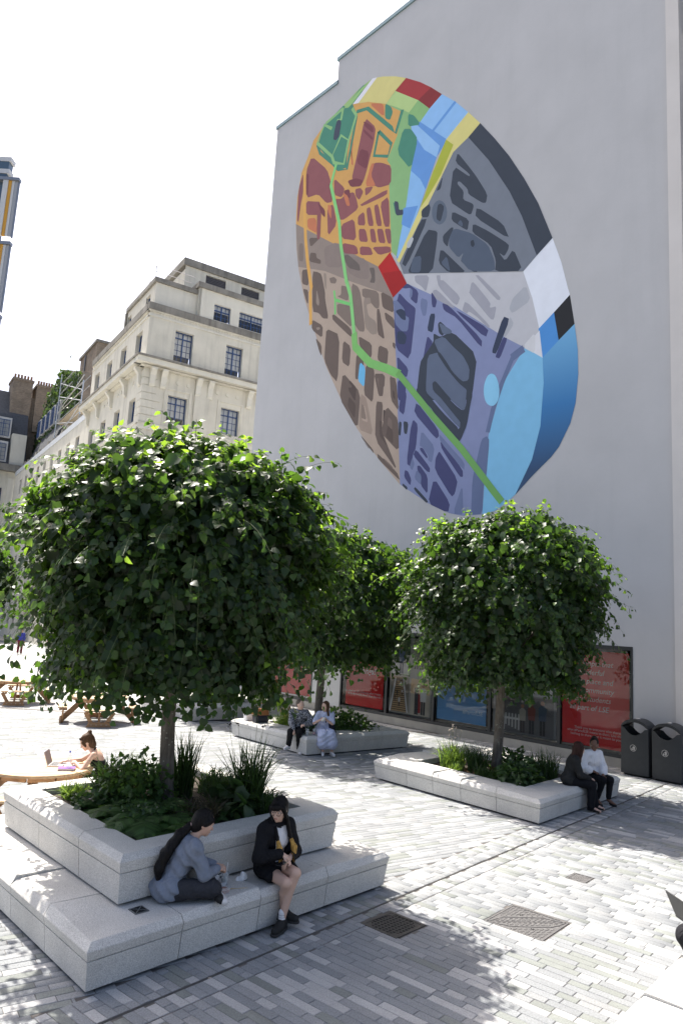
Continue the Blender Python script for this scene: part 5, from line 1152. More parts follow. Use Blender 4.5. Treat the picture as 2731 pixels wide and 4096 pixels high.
for a0, a1, z1 in ((-.1, 2.2, 31.2), (-2.6, -.6, 30.9)):
    m = MB(); FM.box(m, (a0, a1), (25, z1), (-6, -2.6)); m.obj('chimney_stack', M_brick, mn)
    m = MB(); FM.box(m, (a0-.12, a1+.12), (z1, z1+.3), (-6.1, -2.5)); m.obj('chimney_cap', M_brick, mn)
    for k in range(6):
        m = MB(); m.lathe(FM.p(a0+.2+k*(a1-a0-.4)/5, z1+.3, -3.2), [(.16, 0), (.13, .5), (.16, .6)], 8); m.obj('chimney_pot', mat('terracotta', (.32, .17, .09), .8), mn)
# dormered slope between the wing and the mansard block
FD = Face(BC+B1*1.5, B2, -B1)
m = MB(); m.prism([FD.p(36, 19.0, .2), FD.p(36, 27.5, -2.6), FD.p(36, 27.5, -8), FD.p(36, 19, -8)], B2*14); m.obj('slate_slope', M_slate, mn)
for k in range(5):
    a = 38.2+k*2.6; z = 23.6; m = MB(); FD.box(m, (a-.15, a+1.45), (z-.1, z+2.2), (-2.6, -.9)); m.obj('dormer', mat('white_dormer', (.55, .54, .52), .7), mn)
    steel_window(Face(FD.p(0, 0, -.5), FD.d, FD.n), a, a+1.3, z, z+2.0, .4, mn, 3, 4, .3)
# ---- steel and glass tower at the left edge
tw = thing('glass_tower', 'steel and glass tower with orange striped vertical fins at top left edge', 'tower', (-58, 104, 0))
m = MB(); m.wbox((-82, -63), (100.6, 116), (0, 72)); m.obj('body', mat('blue_curtain_glass', (.05, .09, .13), .08, .9), tw)
m = MB(); m.wbox((-82, -62.6), (100.2, 117), (72, 74.2)); m.obj('roof_rim', mat('tower_white', (.6, .6, .6), .6), tw)
for k in range(18):
    m = MB(); m.wbox((-82, -62.9), (100.5, 100.59), (k*4, k*4+.35)); m.obj('spandrel', mat('tower_spandrel', (.3, .31, .32), .6), tw)
for z0, z1 in ((58.1, 67.1), (46.2, 56.6), (35, 45), (24, 34), (12, 23), (2, 11)):
    for x0, x1, mt in ((-54.3, -53.5, ('fin_white', (.58, .58, .57))), (-53.5, -53.0, ('fin_orange', (.6, .3, .03))), (-53.0, -52.6, ('fin_white', (.58, .58, .57))), (-52.6, -52.1, ('fin_grey', (.34, .35, .37)))):
        m = MB(); m.wbox((x0, x1-.02), (99.6+(x0+54.3)*.12, 100.1), (z0, z1)); m.obj('fin_panel', mat(mt[0], mt[1], .5), tw)
    m = MB(); m.wbox((-63.2, -51.9), (99.5, 100.4), (z1+.02, z1+.5)); m.obj('fin_bracket', mat('fin_steel', (.25, .26, .28), .4, .5, .6), tw)
    m = MB(); m.wbox((-52.1, -51.85), (99.8, 100.0), (z0-.3, z1)); m.obj('fin_edge', mat('fin_steel', (.25, .26, .28), .4, .5, .6), tw)
m = MB(); m.wbox((-60, -54.3), (100.3, 101.4), (40, 68.6)); m.obj('glazed_return', mat('blue_curtain_glass', (.05, .09, .13), .08, .9), tw)
m = MB(); m.wbox((-60, -53.9), (100.15, 101.5), (68.6, 69.3)); m.obj('roof_band', mat('tower_white', (.6, .6, .6), .6), tw)
m = MB(); m.wbox((-60, -54.1), (100.2, 101.5), (69.3, 70.6)); m.obj('roof_glazing', mat('blue_curtain_glass', (.05, .09, .13), .08, .9), tw)
m = MB(); m.wbox((-60, -53.8), (100.1, 101.6), (70.6, 71.3)); m.obj('roof_band', mat('tower_white', (.6, .6, .6), .6), tw)
# ------------------------------------------------------------------ planting in the planters
M_gr1 = leaf_mat('grass_blade_dark', (.03, .06, .018), (.1, .2, .03), .42, .35); M_gr2 = leaf_mat('grass_blade_bright', (.075, .15, .03), (.28, .42, .06), .45, .45)
M_fern = leaf_mat('fern_frond', (.055, .11, .028), (.16, .3, .04), .6, .4); M_broad = leaf_mat('broad_leaf', (.035, .07, .024), (.1, .2, .035), .45, .35); M_red = leaf_mat('bronze_grass', (.05, .04, .022), (.1, .1, .04), .5, .3)
def blade_mesh(R, n, h, spread, wid, droop, rad0):
    K = 6; t = np.linspace(0, 1, K); az = R.random(n)*2*np.pi; hh = h*R.uniform(.55, 1.08, n); sp = spread*R.uniform(.15, 1., n); r0 = rad0*np.sqrt(R.random(n)); a0 = R.random(n)*2*np.pi
    base = np.stack([r0*np.cos(a0), r0*np.sin(a0), np.zeros(n)], -1); d = np.stack([np.cos(az), np.sin(az), np.zeros(n)], -1)
    dr = droop*R.uniform(.3, 1.2, n)
    P = base[:, None]+d[:, None]*(sp[:, None]*t**1.6)[..., None]+np.array([0, 0, 1.])*((hh[:, None]*t)-(dr*hh)[:, None]*t**3)[..., None]
    side = np.stack([-np.sin(az), np.cos(az), np.zeros(n)], -1); side = nrm(side+R.normal(0, .5, side.shape))
    w = wid*R.uniform(.6, 1.2, n)[:, None]*np.array([.75, 1, .95, .75, .45, .04])[None]
    V = np.stack([P-side[:, None]*w[..., None], P+side[:, None]*w[..., None]], 2)
    idx = np.arange(n*K*2).reshape(n, K, 2); F = np.stack([idx[:, :-1, 0], idx[:, :-1, 1], idx[:, 1:, 1], idx[:, 1:, 0]], -1).reshape(-1, 4)
    return V.reshape(-1, 3), F, P
def grass(name, label, loc, n, h, spread, wid, droop, M, seed, rad0=.08, heads=0, headcol=None, group=None):
    R = np.random.default_rng(seed); V, F, P = blade_mesh(R, n, h, spread, wid, droop, rad0)
    t = thing(name, label, 'grass', loc, 0, group); o = bpy.data.objects.new('blades', fastmesh('blades', V, F, M)); link(o, t); stuff(o)
    for k in range(heads):
        a = R.random()*6.28; r = R.uniform(.02, spread*.7); p = Vector((r*math.cos(a), r*math.sin(a), h*R.uniform(.85, 1.25)))
        m = MB(); m.tube([(p.x*.2, p.y*.2, 0), (p.x*.7, p.y*.7, p.z*.6), p], [.003, .0025, .002], 4); st = m.obj('stem', M_twig, t, local=True)
        m = MB()
        for j in range(6):
            q = p+Vector(R.normal(0, .012, 3)); m.lathe(q, [(.002, -.008), (.011, 0), (.002, .009)], 6)
        m.obj('flower_head', mat(*headcol), st, local=True)
    return t
def fern(label, loc, n, L, seed, M=None, group='ferns'):
    R = np.random.default_rng(seed); M = M or M_fern; PS, AX, NV, SZ = [], [], [], []
    m = MB()
    for k in range(n):
        az = k*2.399+R.normal(0, .2); l = L*R.uniform(.6, 1.1); up = R.uniform(.35, .95); d = np.array([math.cos(az), math.sin(az), 0])
        t = np.linspace(0, 1, 22); P = d[None]*(l*t)[:, None]*(.85)+np.array([0, 0, 1.])*(l*(up*t*1.1-(up*.55+.45)*t**2.2))[:, None]
        tg = nrm(np.gradient(P, axis=0)); s = np.cross(tg, [0, 0, 1.]); s = nrm(s); up_ = np.cross(s, tg)
        m.tube([tuple(p) for p in P[::4]], [.004, .0035, .003, .0025, .002, .0015], 3)
        w = l*.3*np.sin(np.pi*np.clip(t*.96+.06, 0, 1))**.8
        for sd in (-1, 1):
            PS.append(P[2:]); AX.append(nrm(s[2:]*sd+tg[2:]*.45-np.array([0, 0, .15]))); NV.append(up_[2:]+R.normal(0, .12, (20, 3))); SZ.append(w[2:]*.95)
    PS, AX, NV, SZ = map(np.concatenate, (PS, AX, NV, SZ)); T = np.array([(-.09, 0, 0), (.09, 0, 0), (.13, .3, .03), (.07, .75, 0), (0, 1.05, -.06), (-.07, .75, 0), (-.13, .3, .03)], np.float32)
    TF = np.array([(0, 1, 2), (0, 2, 6), (6, 2, 3), (6, 3, 5), (5, 3, 4)]); V, F, _ = leaves(PS, AX, NV, SZ, T, TF)
    t = thing('fern', label, 'fern', loc, 0, group); o = bpy.data.objects.new('fronds', fastmesh('fronds', V, F, M)); link(o, t); stuff(o); m.obj('stalks', M_twig, t, local=True); return t
def leafy(name, label, loc, rx, ry, rz, n, size, M, seed, group=None, flowers=0):
    R = np.random.default_rng(seed); u = nrm(R.normal(0, 1, (n, 3))); u[:, 2] = np.abs(u[:, 2]); r = R.uniform(.55, 1.05, n)[:, None]
    lump = 1+.25*np.sin(u[:, :1]*7+seed)*np.sin(u[:, 1:2]*6); P = u*r*lump*np.array([rx, ry, rz]); ax = nrm(u*.6+np.array([0, 0, -.2])+R.normal(0, .5, u.shape)); nv = nrm(u*.6+np.array([0, 0, .9])+R.normal(0, .4, u.shape))
    V, F, _ = leaves(P, ax, nv, size*R.uniform(.6, 1.3, n)); t = thing(name, label, 'plant', loc, 0, group); o = bpy.data.objects.new('leaves', fastmesh('leaves', V, F, M)); link(o, t); stuff(o)
    m = MB()
    for k in range(9): m.tube([(0, 0, -.05), tuple(P[k]*.9)], [.008, .004], 4)
    m.obj('stems', M_twig, t, local=True)
    for k in range(flowers):
        m = MB(); q = Vector(P[k*3]*1.08); 
        for j in range(5): m.lathe(q+Vector((.012*math.cos(j*1.257), .012*math.sin(j*1.257), 0)), [(.001, -.003), (.009, 0), (.001, .003)], 5)
        m.obj('flower', mat('pale_pink_flower', (.62, .45, .5), .6), t, local=True)
    return t
S1 = P1N+E1*.51+E2*.5; zS = BH+.48-.07
def s1(a, b): return tuple(S1+E1*a+E2*b+Vector((0, 0, zS)))
grass('strappy_plant', 'tall strappy leaved clump at the right rear of the foreground planter', s1(2.15, .75), 230, 1.0, .5, .011, .25, M_gr1, 21, .17, 4, ('dark_seed_head', (.05, .03, .025), .8))
grass('strappy_plant', 'tall strappy clump just behind the trunk of the foreground tree', s1(1.75, 1.7), 170, 1.0, .34, .011, .22, M_gr1, 22, .14)
grass('strappy_plant', 'arching strappy clump at the left corner of the foreground planter', s1(1.0, 2.3), 220, .62, .5, .0105, .4, M_gr1, 23, .16)
grass('grass_clump', 'bright green sunlit grass on the left rim of the foreground planter', s1(.55, 2.42), 240, .28, .26, .009, .5, M_gr2, 24, .15)
grass('grass_clump', 'bright yellow-green grass behind the foreground tree trunk on its left', s1(1.35, 2.4), 150, .58, .22, .008, .25, M_gr2, 25, .13)
grass('grass_clump', 'low dark bronze grass in front of the foreground tree trunk', s1(1.35, .62), 260, .4, .32, .007, .5, M_red, 26, .2)
grass('grass_clump', 'dense green grass tuft at the right front corner of the foreground planter', s1(2.2, .52), 300, .42, .3, .009, .55, M_gr1, 27, .22)
grass('grass_clump', 'dark grass tuft between trunk and right clump in the foreground planter', s1(1.95, 1.05), 240, .55, .3, .009, .5, M_gr1, 28, .18)
grass('grass_clump', 'dark grass at the far right corner of the foreground planter', s1(2.3, 1.7), 220, .5, .35, .009, .5, M_gr1, 29, .25)
grass('grass_clump', 'dark grass at the far rear of the foreground planter', s1(1.9, 2.4), 220, .5, .35, .009, .5, M_gr1, 30, .25)
for k, (a, b, L, lb_) in enumerate(((.68, .78, .6, 'fern at the near corner of the foreground planter drooping over the rim'), (.62, 1.2, .6, 'fern on the left front rim of the foreground planter'), (.95, .62, .55, 'bright tipped fern hanging beside the seated woman in grey'), (.95, 1.1, .7, 'upright dark fern in front of the foreground trunk'), (.5, .95, .5, 'fern spilling over the left rim close to the near corner'), (.72, .5, .5, 'fern spilling over the front rim behind the seated ponytail'), (.6, 1.65, .6, 'fern midway along the left side of the foreground planter'))):
    fern(lb_, s1(a, b), 18, L, 40+k)
leafy('shrub', 'dark feathery low shrub left of the foreground tree trunk', s1(1.05, 1.75), .5, .45, .55, 1500, .06, M_fern, 51)
leafy('broad_leaved_plant', 'broad leaved plant with drooping leaves right of the foreground trunk', s1(1.78, .62), .28, .26, .4, 80, .16, M_broad, 52)
leafy('ground_cover', 'low leafy ground cover along the left rim of the foreground planter', s1(.62, 1.95), .26, .4, .2, 600, .05, M_broad, 53, None, 5)
leafy('ground_cover', 'low leafy ground cover under the ferns at the near planter corner', s1(.8, .95), .4, .4, .22, 900, .035, M_broad, 54)
def at2(a, b, z=.32): return tuple(P2N+ang(47.8)*a+ang(131.1)*b+Vector((0, 0, z)))
grass('grass_clump', 'sunlit grass clump with pale flower heads at the left of the right planter', at2(1.2, 2.75), 320, .72, .42, .009, .35, M_gr2, 61, .26, 12, ('pale_flower_head', (.6, .5, .42), .7))
grass('grass_clump', 'small vivid green grass tuft on the front rim of the right planter', at2(.88, 2.45), 150, .3, .22, .006, .4, M_gr2, 62, .14)
grass('grass_clump', 'dark grass clump beside the pale flowering clump in the right planter', at2(1.35, 2.2), 260, .68, .36, .009, .35, M_gr1, 63, .2)
grass('grass_clump', 'dark low grass before the trunk in the right planter', at2(1.0, 1.75), 220, .36, .3, .006, .5, M_gr1, 64, .22)
leafy('geranium', 'low lobed leaved plant with small pink flowers at the front of the right planter', at2(1.0, 1.05), .42, .5, .42, 620, .08, M_broad, 65, None, 9)
leafy('geranium', 'leafy plant right of the trunk in the right planter', at2(1.5, 1.2), .45, .4, .42, 480, .08, M_broad, 66)
grass('grass_clump', 'dark upright grasses behind the seated woman in the dark jacket', at2(2.05, 1.0), 360, .72, .34, .008, .3, M_gr1, 67, .3)
leafy('shrub', 'dark shrub at the back right of the right planter', at2(2.4, 1.9), .5, .5, .42, 420, .08, M_broad, 68)
leafy('ground_cover', 'sparse brownish leaf litter plant beside the right planter trunk', at2(1.5, 2.25, .3), .35, .35, .14, 200, .06, leaf_mat('dry_leaf', (.2, .11, .05), (.2, .12, .05), .7, .2), 69)
def at3(a, b, z=.35): return tuple(P3N+ang(38.5)*a+ang(131.3)*b+Vector((0, 0, z)))
grass('grass_clump', 'light green arching grass at the left of the middle planter', at3(.95, 2.1), 260, .5, .42, .008, .5, M_gr2, 71, .3)
grass('grass_clump', 'pale bronze tall grass at the back left of the middle planter', at3(1.2, 2.5), 120, .8, .35, .009, .4, leaf_mat('bronze_strap', (.2, .13, .06), (.3, .2, .08), .5, .35), 72, .12)
leafy('shrub', 'dark fine leaved shrub at the right of the middle planter', at3(1.95, .9), .8, .5, .55, 1200, .075, M_fern, 73)
leafy('shrub', 'dark low shrub around the trunk in the middle planter', at3(1.3, 1.2), .6, .6, .42, 700, .08, M_broad, 74)
leafy('shrub', 'rounded shrub in the far back planter', tuple(P4N+ang(40)*1.8+ang(131)*1.6+Vector((0, 0, .35))), .9, .8, .6, 600, .1, M_broad, 75)
# far street tree and a planter shrub at the left edge
lime_far = lime_tree('distant street tree at the far left edge of the square', (-32.4, 66, 0), 3.2, [(3.0, 1.2), (4, 2.2), (5.5, 2.6), (7, 2.3), (8.3, 1.4), (8.9, .3)], .12, 31, 260, 1400, .3, 0, group='distant street trees')
# ------------------------------------------------------------------ litter bins
M_bin = mat('dark_grey_bin', (.028, .031, .035), .5, .4, var=.12, vscale=8); M_badge = mat('bin_badge_silver', (.5, .48, .46), .5)
def litter_bin(label, loc, rotz):
    """front faces local -y; tall body with rounded front and rear, arched hood with a through opening"""
    t = thing('litter_bin', label, 'litter bin', loc, rotz, 'pair of litter bins against the painted wall')
    W, D, H = .68, .5, 1.13
    def outline(s=1.0, d=0.): 
        pts = []
        for k in range(9):
            a = -1+2*k/8; pts.append((a*(W/2-d)*s, -(D/2-d)*s*(1-.13*a*a)))
        for k in range(9):
            a = 1-2*k/8; pts.append((a*(W/2-d)*s, (D/2-d)*s*(1-.13*a*a)))
        return pts
    m = MB(); m.rings([[(x, y, z) for x, y in outline(1, d)] for z, d in ((.0, .05), (.045, .05))]); m.obj('base_plinth', M_dark, t, local=True)
    # body: front and rear sheets dip in the middle for the opening
    nX = 17; xs = [-1+2*k/(nX-1) for k in range(nX)]
    def rim(a): return H-.17*max(0, 1-(a/.78)**2)
    def arch(a): return H+.03+.18*max(0, 1-(a/1.0)**2)**.72
    def sheet(sy, z0f, z1f, y_in=0.):
        vs = []; fs = []
        for k, a in enumerate(xs):
            y = sy*(D/2*(1-.13*a*a)-y_in)
            for j in range(2): vs.append((a*W/2, y, (z0f(a), z1f(a))[j]))
        for k in range(nX-1): fs.append((2*k, 2*k+2, 2*k+3, 2*k+1))
        return vs, fs
    m = MB()
    for sy in (-1, 1):
        vs, fs = sheet(sy, lambda a: .045, rim); m.add(vs, fs); v2, f2 = sheet(sy, lambda a: .9, rim, .03); m.add(v2, f2)
        m.add([vs[2*k+1] for k in range(nX)]+[v2[2*k+1] for k in range(nX)], [(k, k+1, nX+k+1, nX+k) for k in range(nX-1)])
    for sx in (-1, 1):
        e = D/2*.87; m.add([(sx*W/2, -e, .045), (sx*W/2, e, .045), (sx*W/2, e, H), (sx*W/2, -e, H)], [(0, 1, 2, 3)]); m.add([(sx*(W/2-.03), -e, .9), (sx*(W/2-.03), e, .9), (sx*(W/2-.03), e, H), (sx*(W/2-.03), -e, H)], [(0, 1, 2, 3)])
    m.add([(-W/2+.02, -D/2*.86, .92), (W/2-.02, -D/2*.86, .92), (W/2-.02, D/2*.86, .92), (-W/2+.02, D/2*.86, .92)], [(0, 1, 2, 3)])
    m.obj('body', M_bin, t, local=True)
    m = MB(); th = .05     # arched hood
    vs = []; 
    for k, a in enumerate(xs):
        for y, zz in ((-1, arch(a)), (1, arch(a)), (1, max(H-.0, arch(a)-th-.02)), (-1, max(H-.0, arch(a)-th-.02))): vs.append((a*W/2, y*D/2*(1-.13*a*a), zz))
    fs = [(4*k+j, 4*k+4+j, 4*k+4+(j+1) % 4, 4*k+(j+1) % 4) for k in range(nX-1) for j in range(4)]+[(0, 1, 2, 3), (4*nX-1, 4*nX-2, 4*nX-3, 4*nX-4)]
    m.add(vs, fs); m.obj('hood', M_bin, t, local=True)
    m = MB(); m.lathe((0, 0, arch(0)-.004), [(.05, 0), (.05, .012), (.03, .018)], 14); m.obj('stub_plate', M_badge, t, local=True)
    # round emblem: ring, figure and bin
    y0 = -D/2-.002; zc = .66; m = MB(); R0, R1 = .078, .07; n = 28
    m.add([(r*math.cos(2*math.pi*k/n)-.02, y0-.001, zc+r*math.sin(2*math.pi*k/n)) for r in (R0, R1) for k in range(n)], [(k, (k+1) % n, n+(k+1) % n, n+k) for k in range(n)]); bd = m.obj('emblem_ring', M_badge, t, local=True)
    m = MB(); q = lambda pts: m.add([(x-.02, y0-.002, zc+z) for x, z in pts], [tuple(range(len(pts)))])
    q([(.012, .048), (.018, .056), (.028, .056), (.034, .048), (.028, .04), (.018, .04)]); q([(.006, .034), (.04, .034), (.038, -.01), (.034, -.055), (.024, -.055), (.023, -.015), (.018, -.055), (.008, -.055)]); q([(.008, .032), (.01, .018), (-.022, .006), (-.026, .014)]); q([(-.042, -.012), (-.01, -.012), (-.016, -.054), (-.036, -.054)]); q([(-.03, .0), (-.02, .004), (-.018, -.006), (-.03, -.008)])
    m.obj('emblem_figure', M_badge, t, local=True)
    return t
def wallrot(): return math.atan2(WN.y, WN.x)+math.pi/2
litter_bin('dark grey litter bin next to the red poster window', (7.62, 18.12, 0), wallrot()); litter_bin('dark grey litter bin at the far right edge, right of its twin', (8.14, 17.56, 0), wallrot())
# ------------------------------------------------------------------ round picnic tables
def wood(name, col):
    n = NT(name); tc = n.node('ShaderNodeTexCoord'); mp = n.node('ShaderNodeMapping'); mp.inputs['Scale'].default_value = (1, 14, 14); n.l(tc.outputs['Object'], mp.inputs['Vector'])
    nz = n.node('ShaderNodeTexNoise', Scale=3., Detail=6., Distortion=.6); n.l(mp.outputs[0], nz.inputs['Vector']); cr = n.node('ShaderNodeValToRGB'); e = cr.color_ramp.elements
    e[0].position = .3; e[0].color = tuple(c*.62 for c in col)+(1,); e[1].position = .68; e[1].color = tuple(min(1, c*1.2) for c in col)+(1,); n.l(nz.outputs[0], cr.inputs[0])
    oi = n.node('ShaderNodeObjectInfo'); mr = n.node('ShaderNodeMapRange'); mr.inputs[3].default_value = .82; mr.inputs[4].default_value = 1.15; n.l(oi.outputs['Random'], mr.inputs[0]); hs = n.node('ShaderNodeHueSaturation'); n.l(mr.outputs[0], hs.inputs['Value']); n.l(cr.outputs[0], hs.inputs['Color']); n.l(hs.outputs[0], n.b.inputs['Base Color']); n.b.inputs['Roughness'].default_value = .65
    bp = n.node('ShaderNodeBump', Strength=.2, Distance=.005); n.l(nz.outputs[0], bp.inputs['Height']); n.l(bp.outputs[0], n.b.inputs['Normal']); return n.m
M_wood = wood('larch_wood', (.40, .22, .10)); M_wood2 = wood('pale_table_boards', (.52, .36, .21)); M_bolt = mat('zinc_bolt', (.55, .55, .55), .4, .5, .8)
def picnic_table():
    t = thing('picnic_table', 'x', 'picnic table', (0, 0, 0), 0, 'round picnic tables on the square'); Rr = .8; nb = 9; bw = 2*Rr/nb
    for k in range(nb):        # table boards cut to a circle
        y0 = -Rr+k*bw+.004; y1 = y0+bw-.008; top = []
        N = 7; f = lambda y: math.sqrt(max(0, Rr*Rr-y*y))
        ys = [y0+(y1-y0)*j/N for j in range(N+1)]; poly = [(f(y), y, .70) for y in ys]+[(-f(y), y, .70) for y in reversed(ys)]
        clean = [p for i, p in enumerate(poly) if (Vector(p)-Vector(poly[i-1])).length > 1e-4]
        m = MB(); m.prism(clean, (0, 0, .04)); m.obj('table_board', M_wood2, t, local=True)
    for s in (-1, 1):
        m = MB(); m.box((0, 0, 0), (1, 0, 0), (0, 1, 0), (0, 0, 1), (s*.33-.025, s*.33+.025), (-.68, .68), (.62, .699)); m.obj('batten', M_wood, t, local=True)
    # rim boards under the edge, short segments
    for k in range(12):
        a = 2*math.pi*(k+.5)/12; d = Vector((math.cos(a), math.sin(a), 0)); e = Vector((-d.y, d.x, 0))
        m = MB(); m.box(d*.74, d, e, (0, 0, 1), (-.02, .02), (-.19, .19), (.645, .699)); m.obj('rim_block', M_wood, t, local=True)
    for k in range(4):
        a = k*math.pi/2; d = Vector((math.cos(a), math.sin(a), 0)); e = Vector((-d.y, d.x, 0)); Z = Vector((0, 0, 1))
        # foot board and a fan of legs rising to the seat
        m = MB(); m.prism([d*1.0+e*-.34+Z*.0, d*1.0+e*.34, d*1.0+e*.27+Z*.13, d*1.0+e*-.27+Z*.13], d*.045); ft = m.obj('foot_board', M_wood, t, local=True)
        for j in range(4):
            c = d*1.047+e*(-.2+.133*j)+Z*.065; m = MB(); m.rings([[c+e*.011*math.cos(q*1.0472)+Z*.011*math.sin(q*1.0472)+d*dd for q in range(6)] for dd in (0, .008)]); m.obj('bolt', M_bolt, ft, local=True)
        for s in (-1, 1):
            m = MB(); v = (e*s*.22+Z*.36).normalized(); sd = v.cross(d).normalized(); m.box(d*.945+e*s*.16+Z*.03, v, sd, d, (0, .43), (-.05, .05), (0, .045)); m.obj('seat_leg', M_wood, t, local=True)
        m = MB(); p0 = d*1.0+Z*.06; p1 = d*.42+Z*.66; v = (p1-p0).normalized(); m.box(p0, v, e, v.cross(e), (0, (p1-p0).length), (-.022, .022), (-.075, .075)); m.obj('slanted_leg', M_wood, t, local=True)
        for j in range(2):
            m = MB(); rr = .93+.13*j; ln = .44-.02*j
            m.prism([d*(rr-.06)+e*-ln+Z*.425, d*(rr-.06)+e*ln+Z*.425, d*(rr+.06)+e*(ln-.03)+Z*.425, d*(rr+.06)+e*(-ln+.03)+Z*.425], (0, 0, .038)); m.obj('seat_board', M_wood2, t, local=True)
        for s in (-1, 1): m = MB(); m.box(d*.92, d, e, Z, (-.06, .16), (s*.25, s*.3), (.36, .424)); m.obj('seat_batten', M_wood, t, local=True)
    return t
pt = picnic_table()
TABLES = [((-4.5, 11.78, 0), 8, 'round wooden picnic table where the woman works, at left'), ((-10.6, 24.95, 0), 18, 'distant round wooden picnic table at the left edge under the crown'), ((-6.75, 21.55, 0), 20, 'round wooden picnic table just left of the foreground trunk, in mid distance')]
tabs = []
for k, (loc, a, lb_) in enumerate(TABLES):
    o = pt if k == 0 else copy_tree(pt); o.location = loc; o.rotation_euler = (0, 0, rad(a)); o['label'] = lb_; tabs.append(o); OFF[o] = Vector(loc)
# ------------------------------------------------------------------ people: skin and clothes grown from limb skeletons as smooth closed surfaces
def sdf_mesh(prims, res, k=.02, fold=0., seed=0, cuts=()):
    """prims: ('c', a, ra, b, rb) tapered capsule | ('e', centre, radii, 3x3 axes).  Surface nets on the blended field."""
    lo = np.full(3, 1e9); hi = -lo
    for p in prims:
        if p[0] == 'c':
            for q, r in ((p[1], p[2]), (p[3], p[4])): q = np.array(q, float); lo = np.minimum(lo, q-r); hi = np.maximum(hi, q+r)
        else: q = np.array(p[1], float); r = max(p[2]); lo = np.minimum(lo, q-r); hi = np.maximum(hi, q+r)
    lo -= .03+2*res; hi += .03+2*res; n = np.ceil((hi-lo)/res).astype(int)+1
    D = np.full(n, .2, np.float32); ax = [lo[i]+res*np.arange(n[i], dtype=np.float32) for i in range(3)]
    for p in prims:
        if p[0] == 'c':
            a, ra, b, rb = np.array(p[1], float), p[2], np.array(p[3], float), p[4]; l0 = np.minimum(a-ra, b-rb); h0 = np.maximum(a+ra, b+rb)
        else: a = np.array(p[1], float); r = np.array(p[2], float); l0 = a-r.max(); h0 = a+r.max()
        i0 = np.clip(((l0-.07-lo)/res).astype(int), 0, n-1); i1 = np.clip(((h0+.07-lo)/res).astype(int)+2, 1, n)
        sl = tuple(slice(i0[i], i1[i]) for i in range(3)); X = ax[0][sl[0]][:, None, None]; Y = ax[1][sl[1]][None, :, None]; Z = ax[2][sl[2]][None, None, :]
        if p[0] == 'c':
            ba = b-a; L2 = max(ba@ba, 1e-9); px, py, pz = X-a[0], Y-a[1], Z-a[2]; t = np.clip((px*ba[0]+py*ba[1]+pz*ba[2])/L2, 0, 1)
            d = np.sqrt((px-t*ba[0])**2+(py-t*ba[1])**2+(pz-t*ba[2])**2)-(ra+(rb-ra)*t)
        else:
            A = np.array(p[3], float) if len(p) > 3 else np.eye(3); px, py, pz = X-a[0], Y-a[1], Z-a[2]; s = 0
            for j in range(3): s = s+((px*A[j][0]+py*A[j][1]+pz*A[j][2])/r[j])**2
            d = (np.sqrt(s)-1)*r.min()
        cur = D[sl]; h = np.clip(.5+.5*(cur-d)/k, 0, 1); D[sl] = cur*(1-h)+d*h-k*h*(1-h)
    if fold:
        X, Y, Z = ax[0][:, None, None], ax[1][None, :, None], ax[2][None, None, :]; s = seed*1.7
        D = D+fold*(np.sin(31*X+17*Z+s+2.2*np.sin(9*Y+s))*np.sin(23*Y-29*Z+1.3*s)+.6*np.sin(53*Z+19*X-37*Y+s)).astype(np.float32)
    for pt, nn in cuts:
        D = np.maximum(D, ((ax[0][:, None, None]-pt[0])*nn[0]+(ax[1][None, :, None]-pt[1])*nn[1]+(ax[2][None, None, :]-pt[2])*nn[2]).astype(np.float32))
    ins = D < 0; c = [ins[i:ins.shape[0]-1+i, j:ins.shape[1]-1+j, l:ins.shape[2]-1+l] for i in (0, 1) for j in (0, 1) for l in (0, 1)]
    sm = sum(x.astype(np.int8) for x in c); act = (sm > 0) & (sm < 8); idx = np.full(act.shape, -1, np.int32); ijk = np.argwhere(act); idx[act] = np.arange(len(ijk))
    acc = np.zeros((len(ijk), 3)); cnt = np.zeros(len(ijk)); cor = [(i, j, l) for i in (0, 1) for j in (0, 1) for l in (0, 1)]
    val = {q: D[ijk[:, 0]+q[0], ijk[:, 1]+q[1], ijk[:, 2]+q[2]] for q in cor}
    for q in cor:
        for axn in range(3):
            if q[axn] == 0:
                q2 = list(q); q2[axn] = 1; q2 = tuple(q2); a, b = val[q], val[q2]; m = (a < 0) != (b < 0); t = np.where(m, a/np.where(m, a-b, 1), 0)
                pos = np.array(q, float)[None].repeat(len(ijk), 0); pos[:, axn] += t; acc[m] += pos[m]; cnt[m] += 1
    V = lo+res*(ijk+acc/np.maximum(cnt, 1)[:, None]); F = []
    for axn, (u, w) in enumerate(((1, 2), (2, 0), (0, 1))):
        s0 = [slice(1, -1)]*3; s0[axn] = slice(0, -1); s1 = list(s0); s1[axn] = slice(1, None)
        A, B = ins[tuple(s0)], ins[tuple(s1)]; e = np.argwhere(A != B); fl = A[tuple(e.T)]
        base = e.copy(); base[:, [i for i in range(3) if i != axn]] += 1
        def g(du, dw): q = base.copy(); q[:, u] += du; q[:, w] += dw; return idx[q[:, 0], q[:, 1], q[:, 2]]
        f = np.stack([g(-1, -1), g(0, -1), g(0, 0), g(-1, 0)], -1); f[~fl] = f[~fl][:, ::-1]; F.append(f)
    F = np.concatenate(F); F = F[(F >= 0).all(1)]
    return V, F
def v3(*a): return np.array(a, float)
def ik(s, h, l1, l2, hint):
    d = h-s; L = min(np.linalg.norm(d), (l1+l2)*.995); u = d/np.linalg.norm(d); h = s+u*L
    x = (l1*l1-l2*l2+L*L)/(2*L); y = math.sqrt(max(0, l1*l1-x*x)); hv = np.array(hint, float)-u*np.dot(hint, u); hv /= max(np.linalg.norm(hv), 1e-6); return s+u*x+hv*y, h
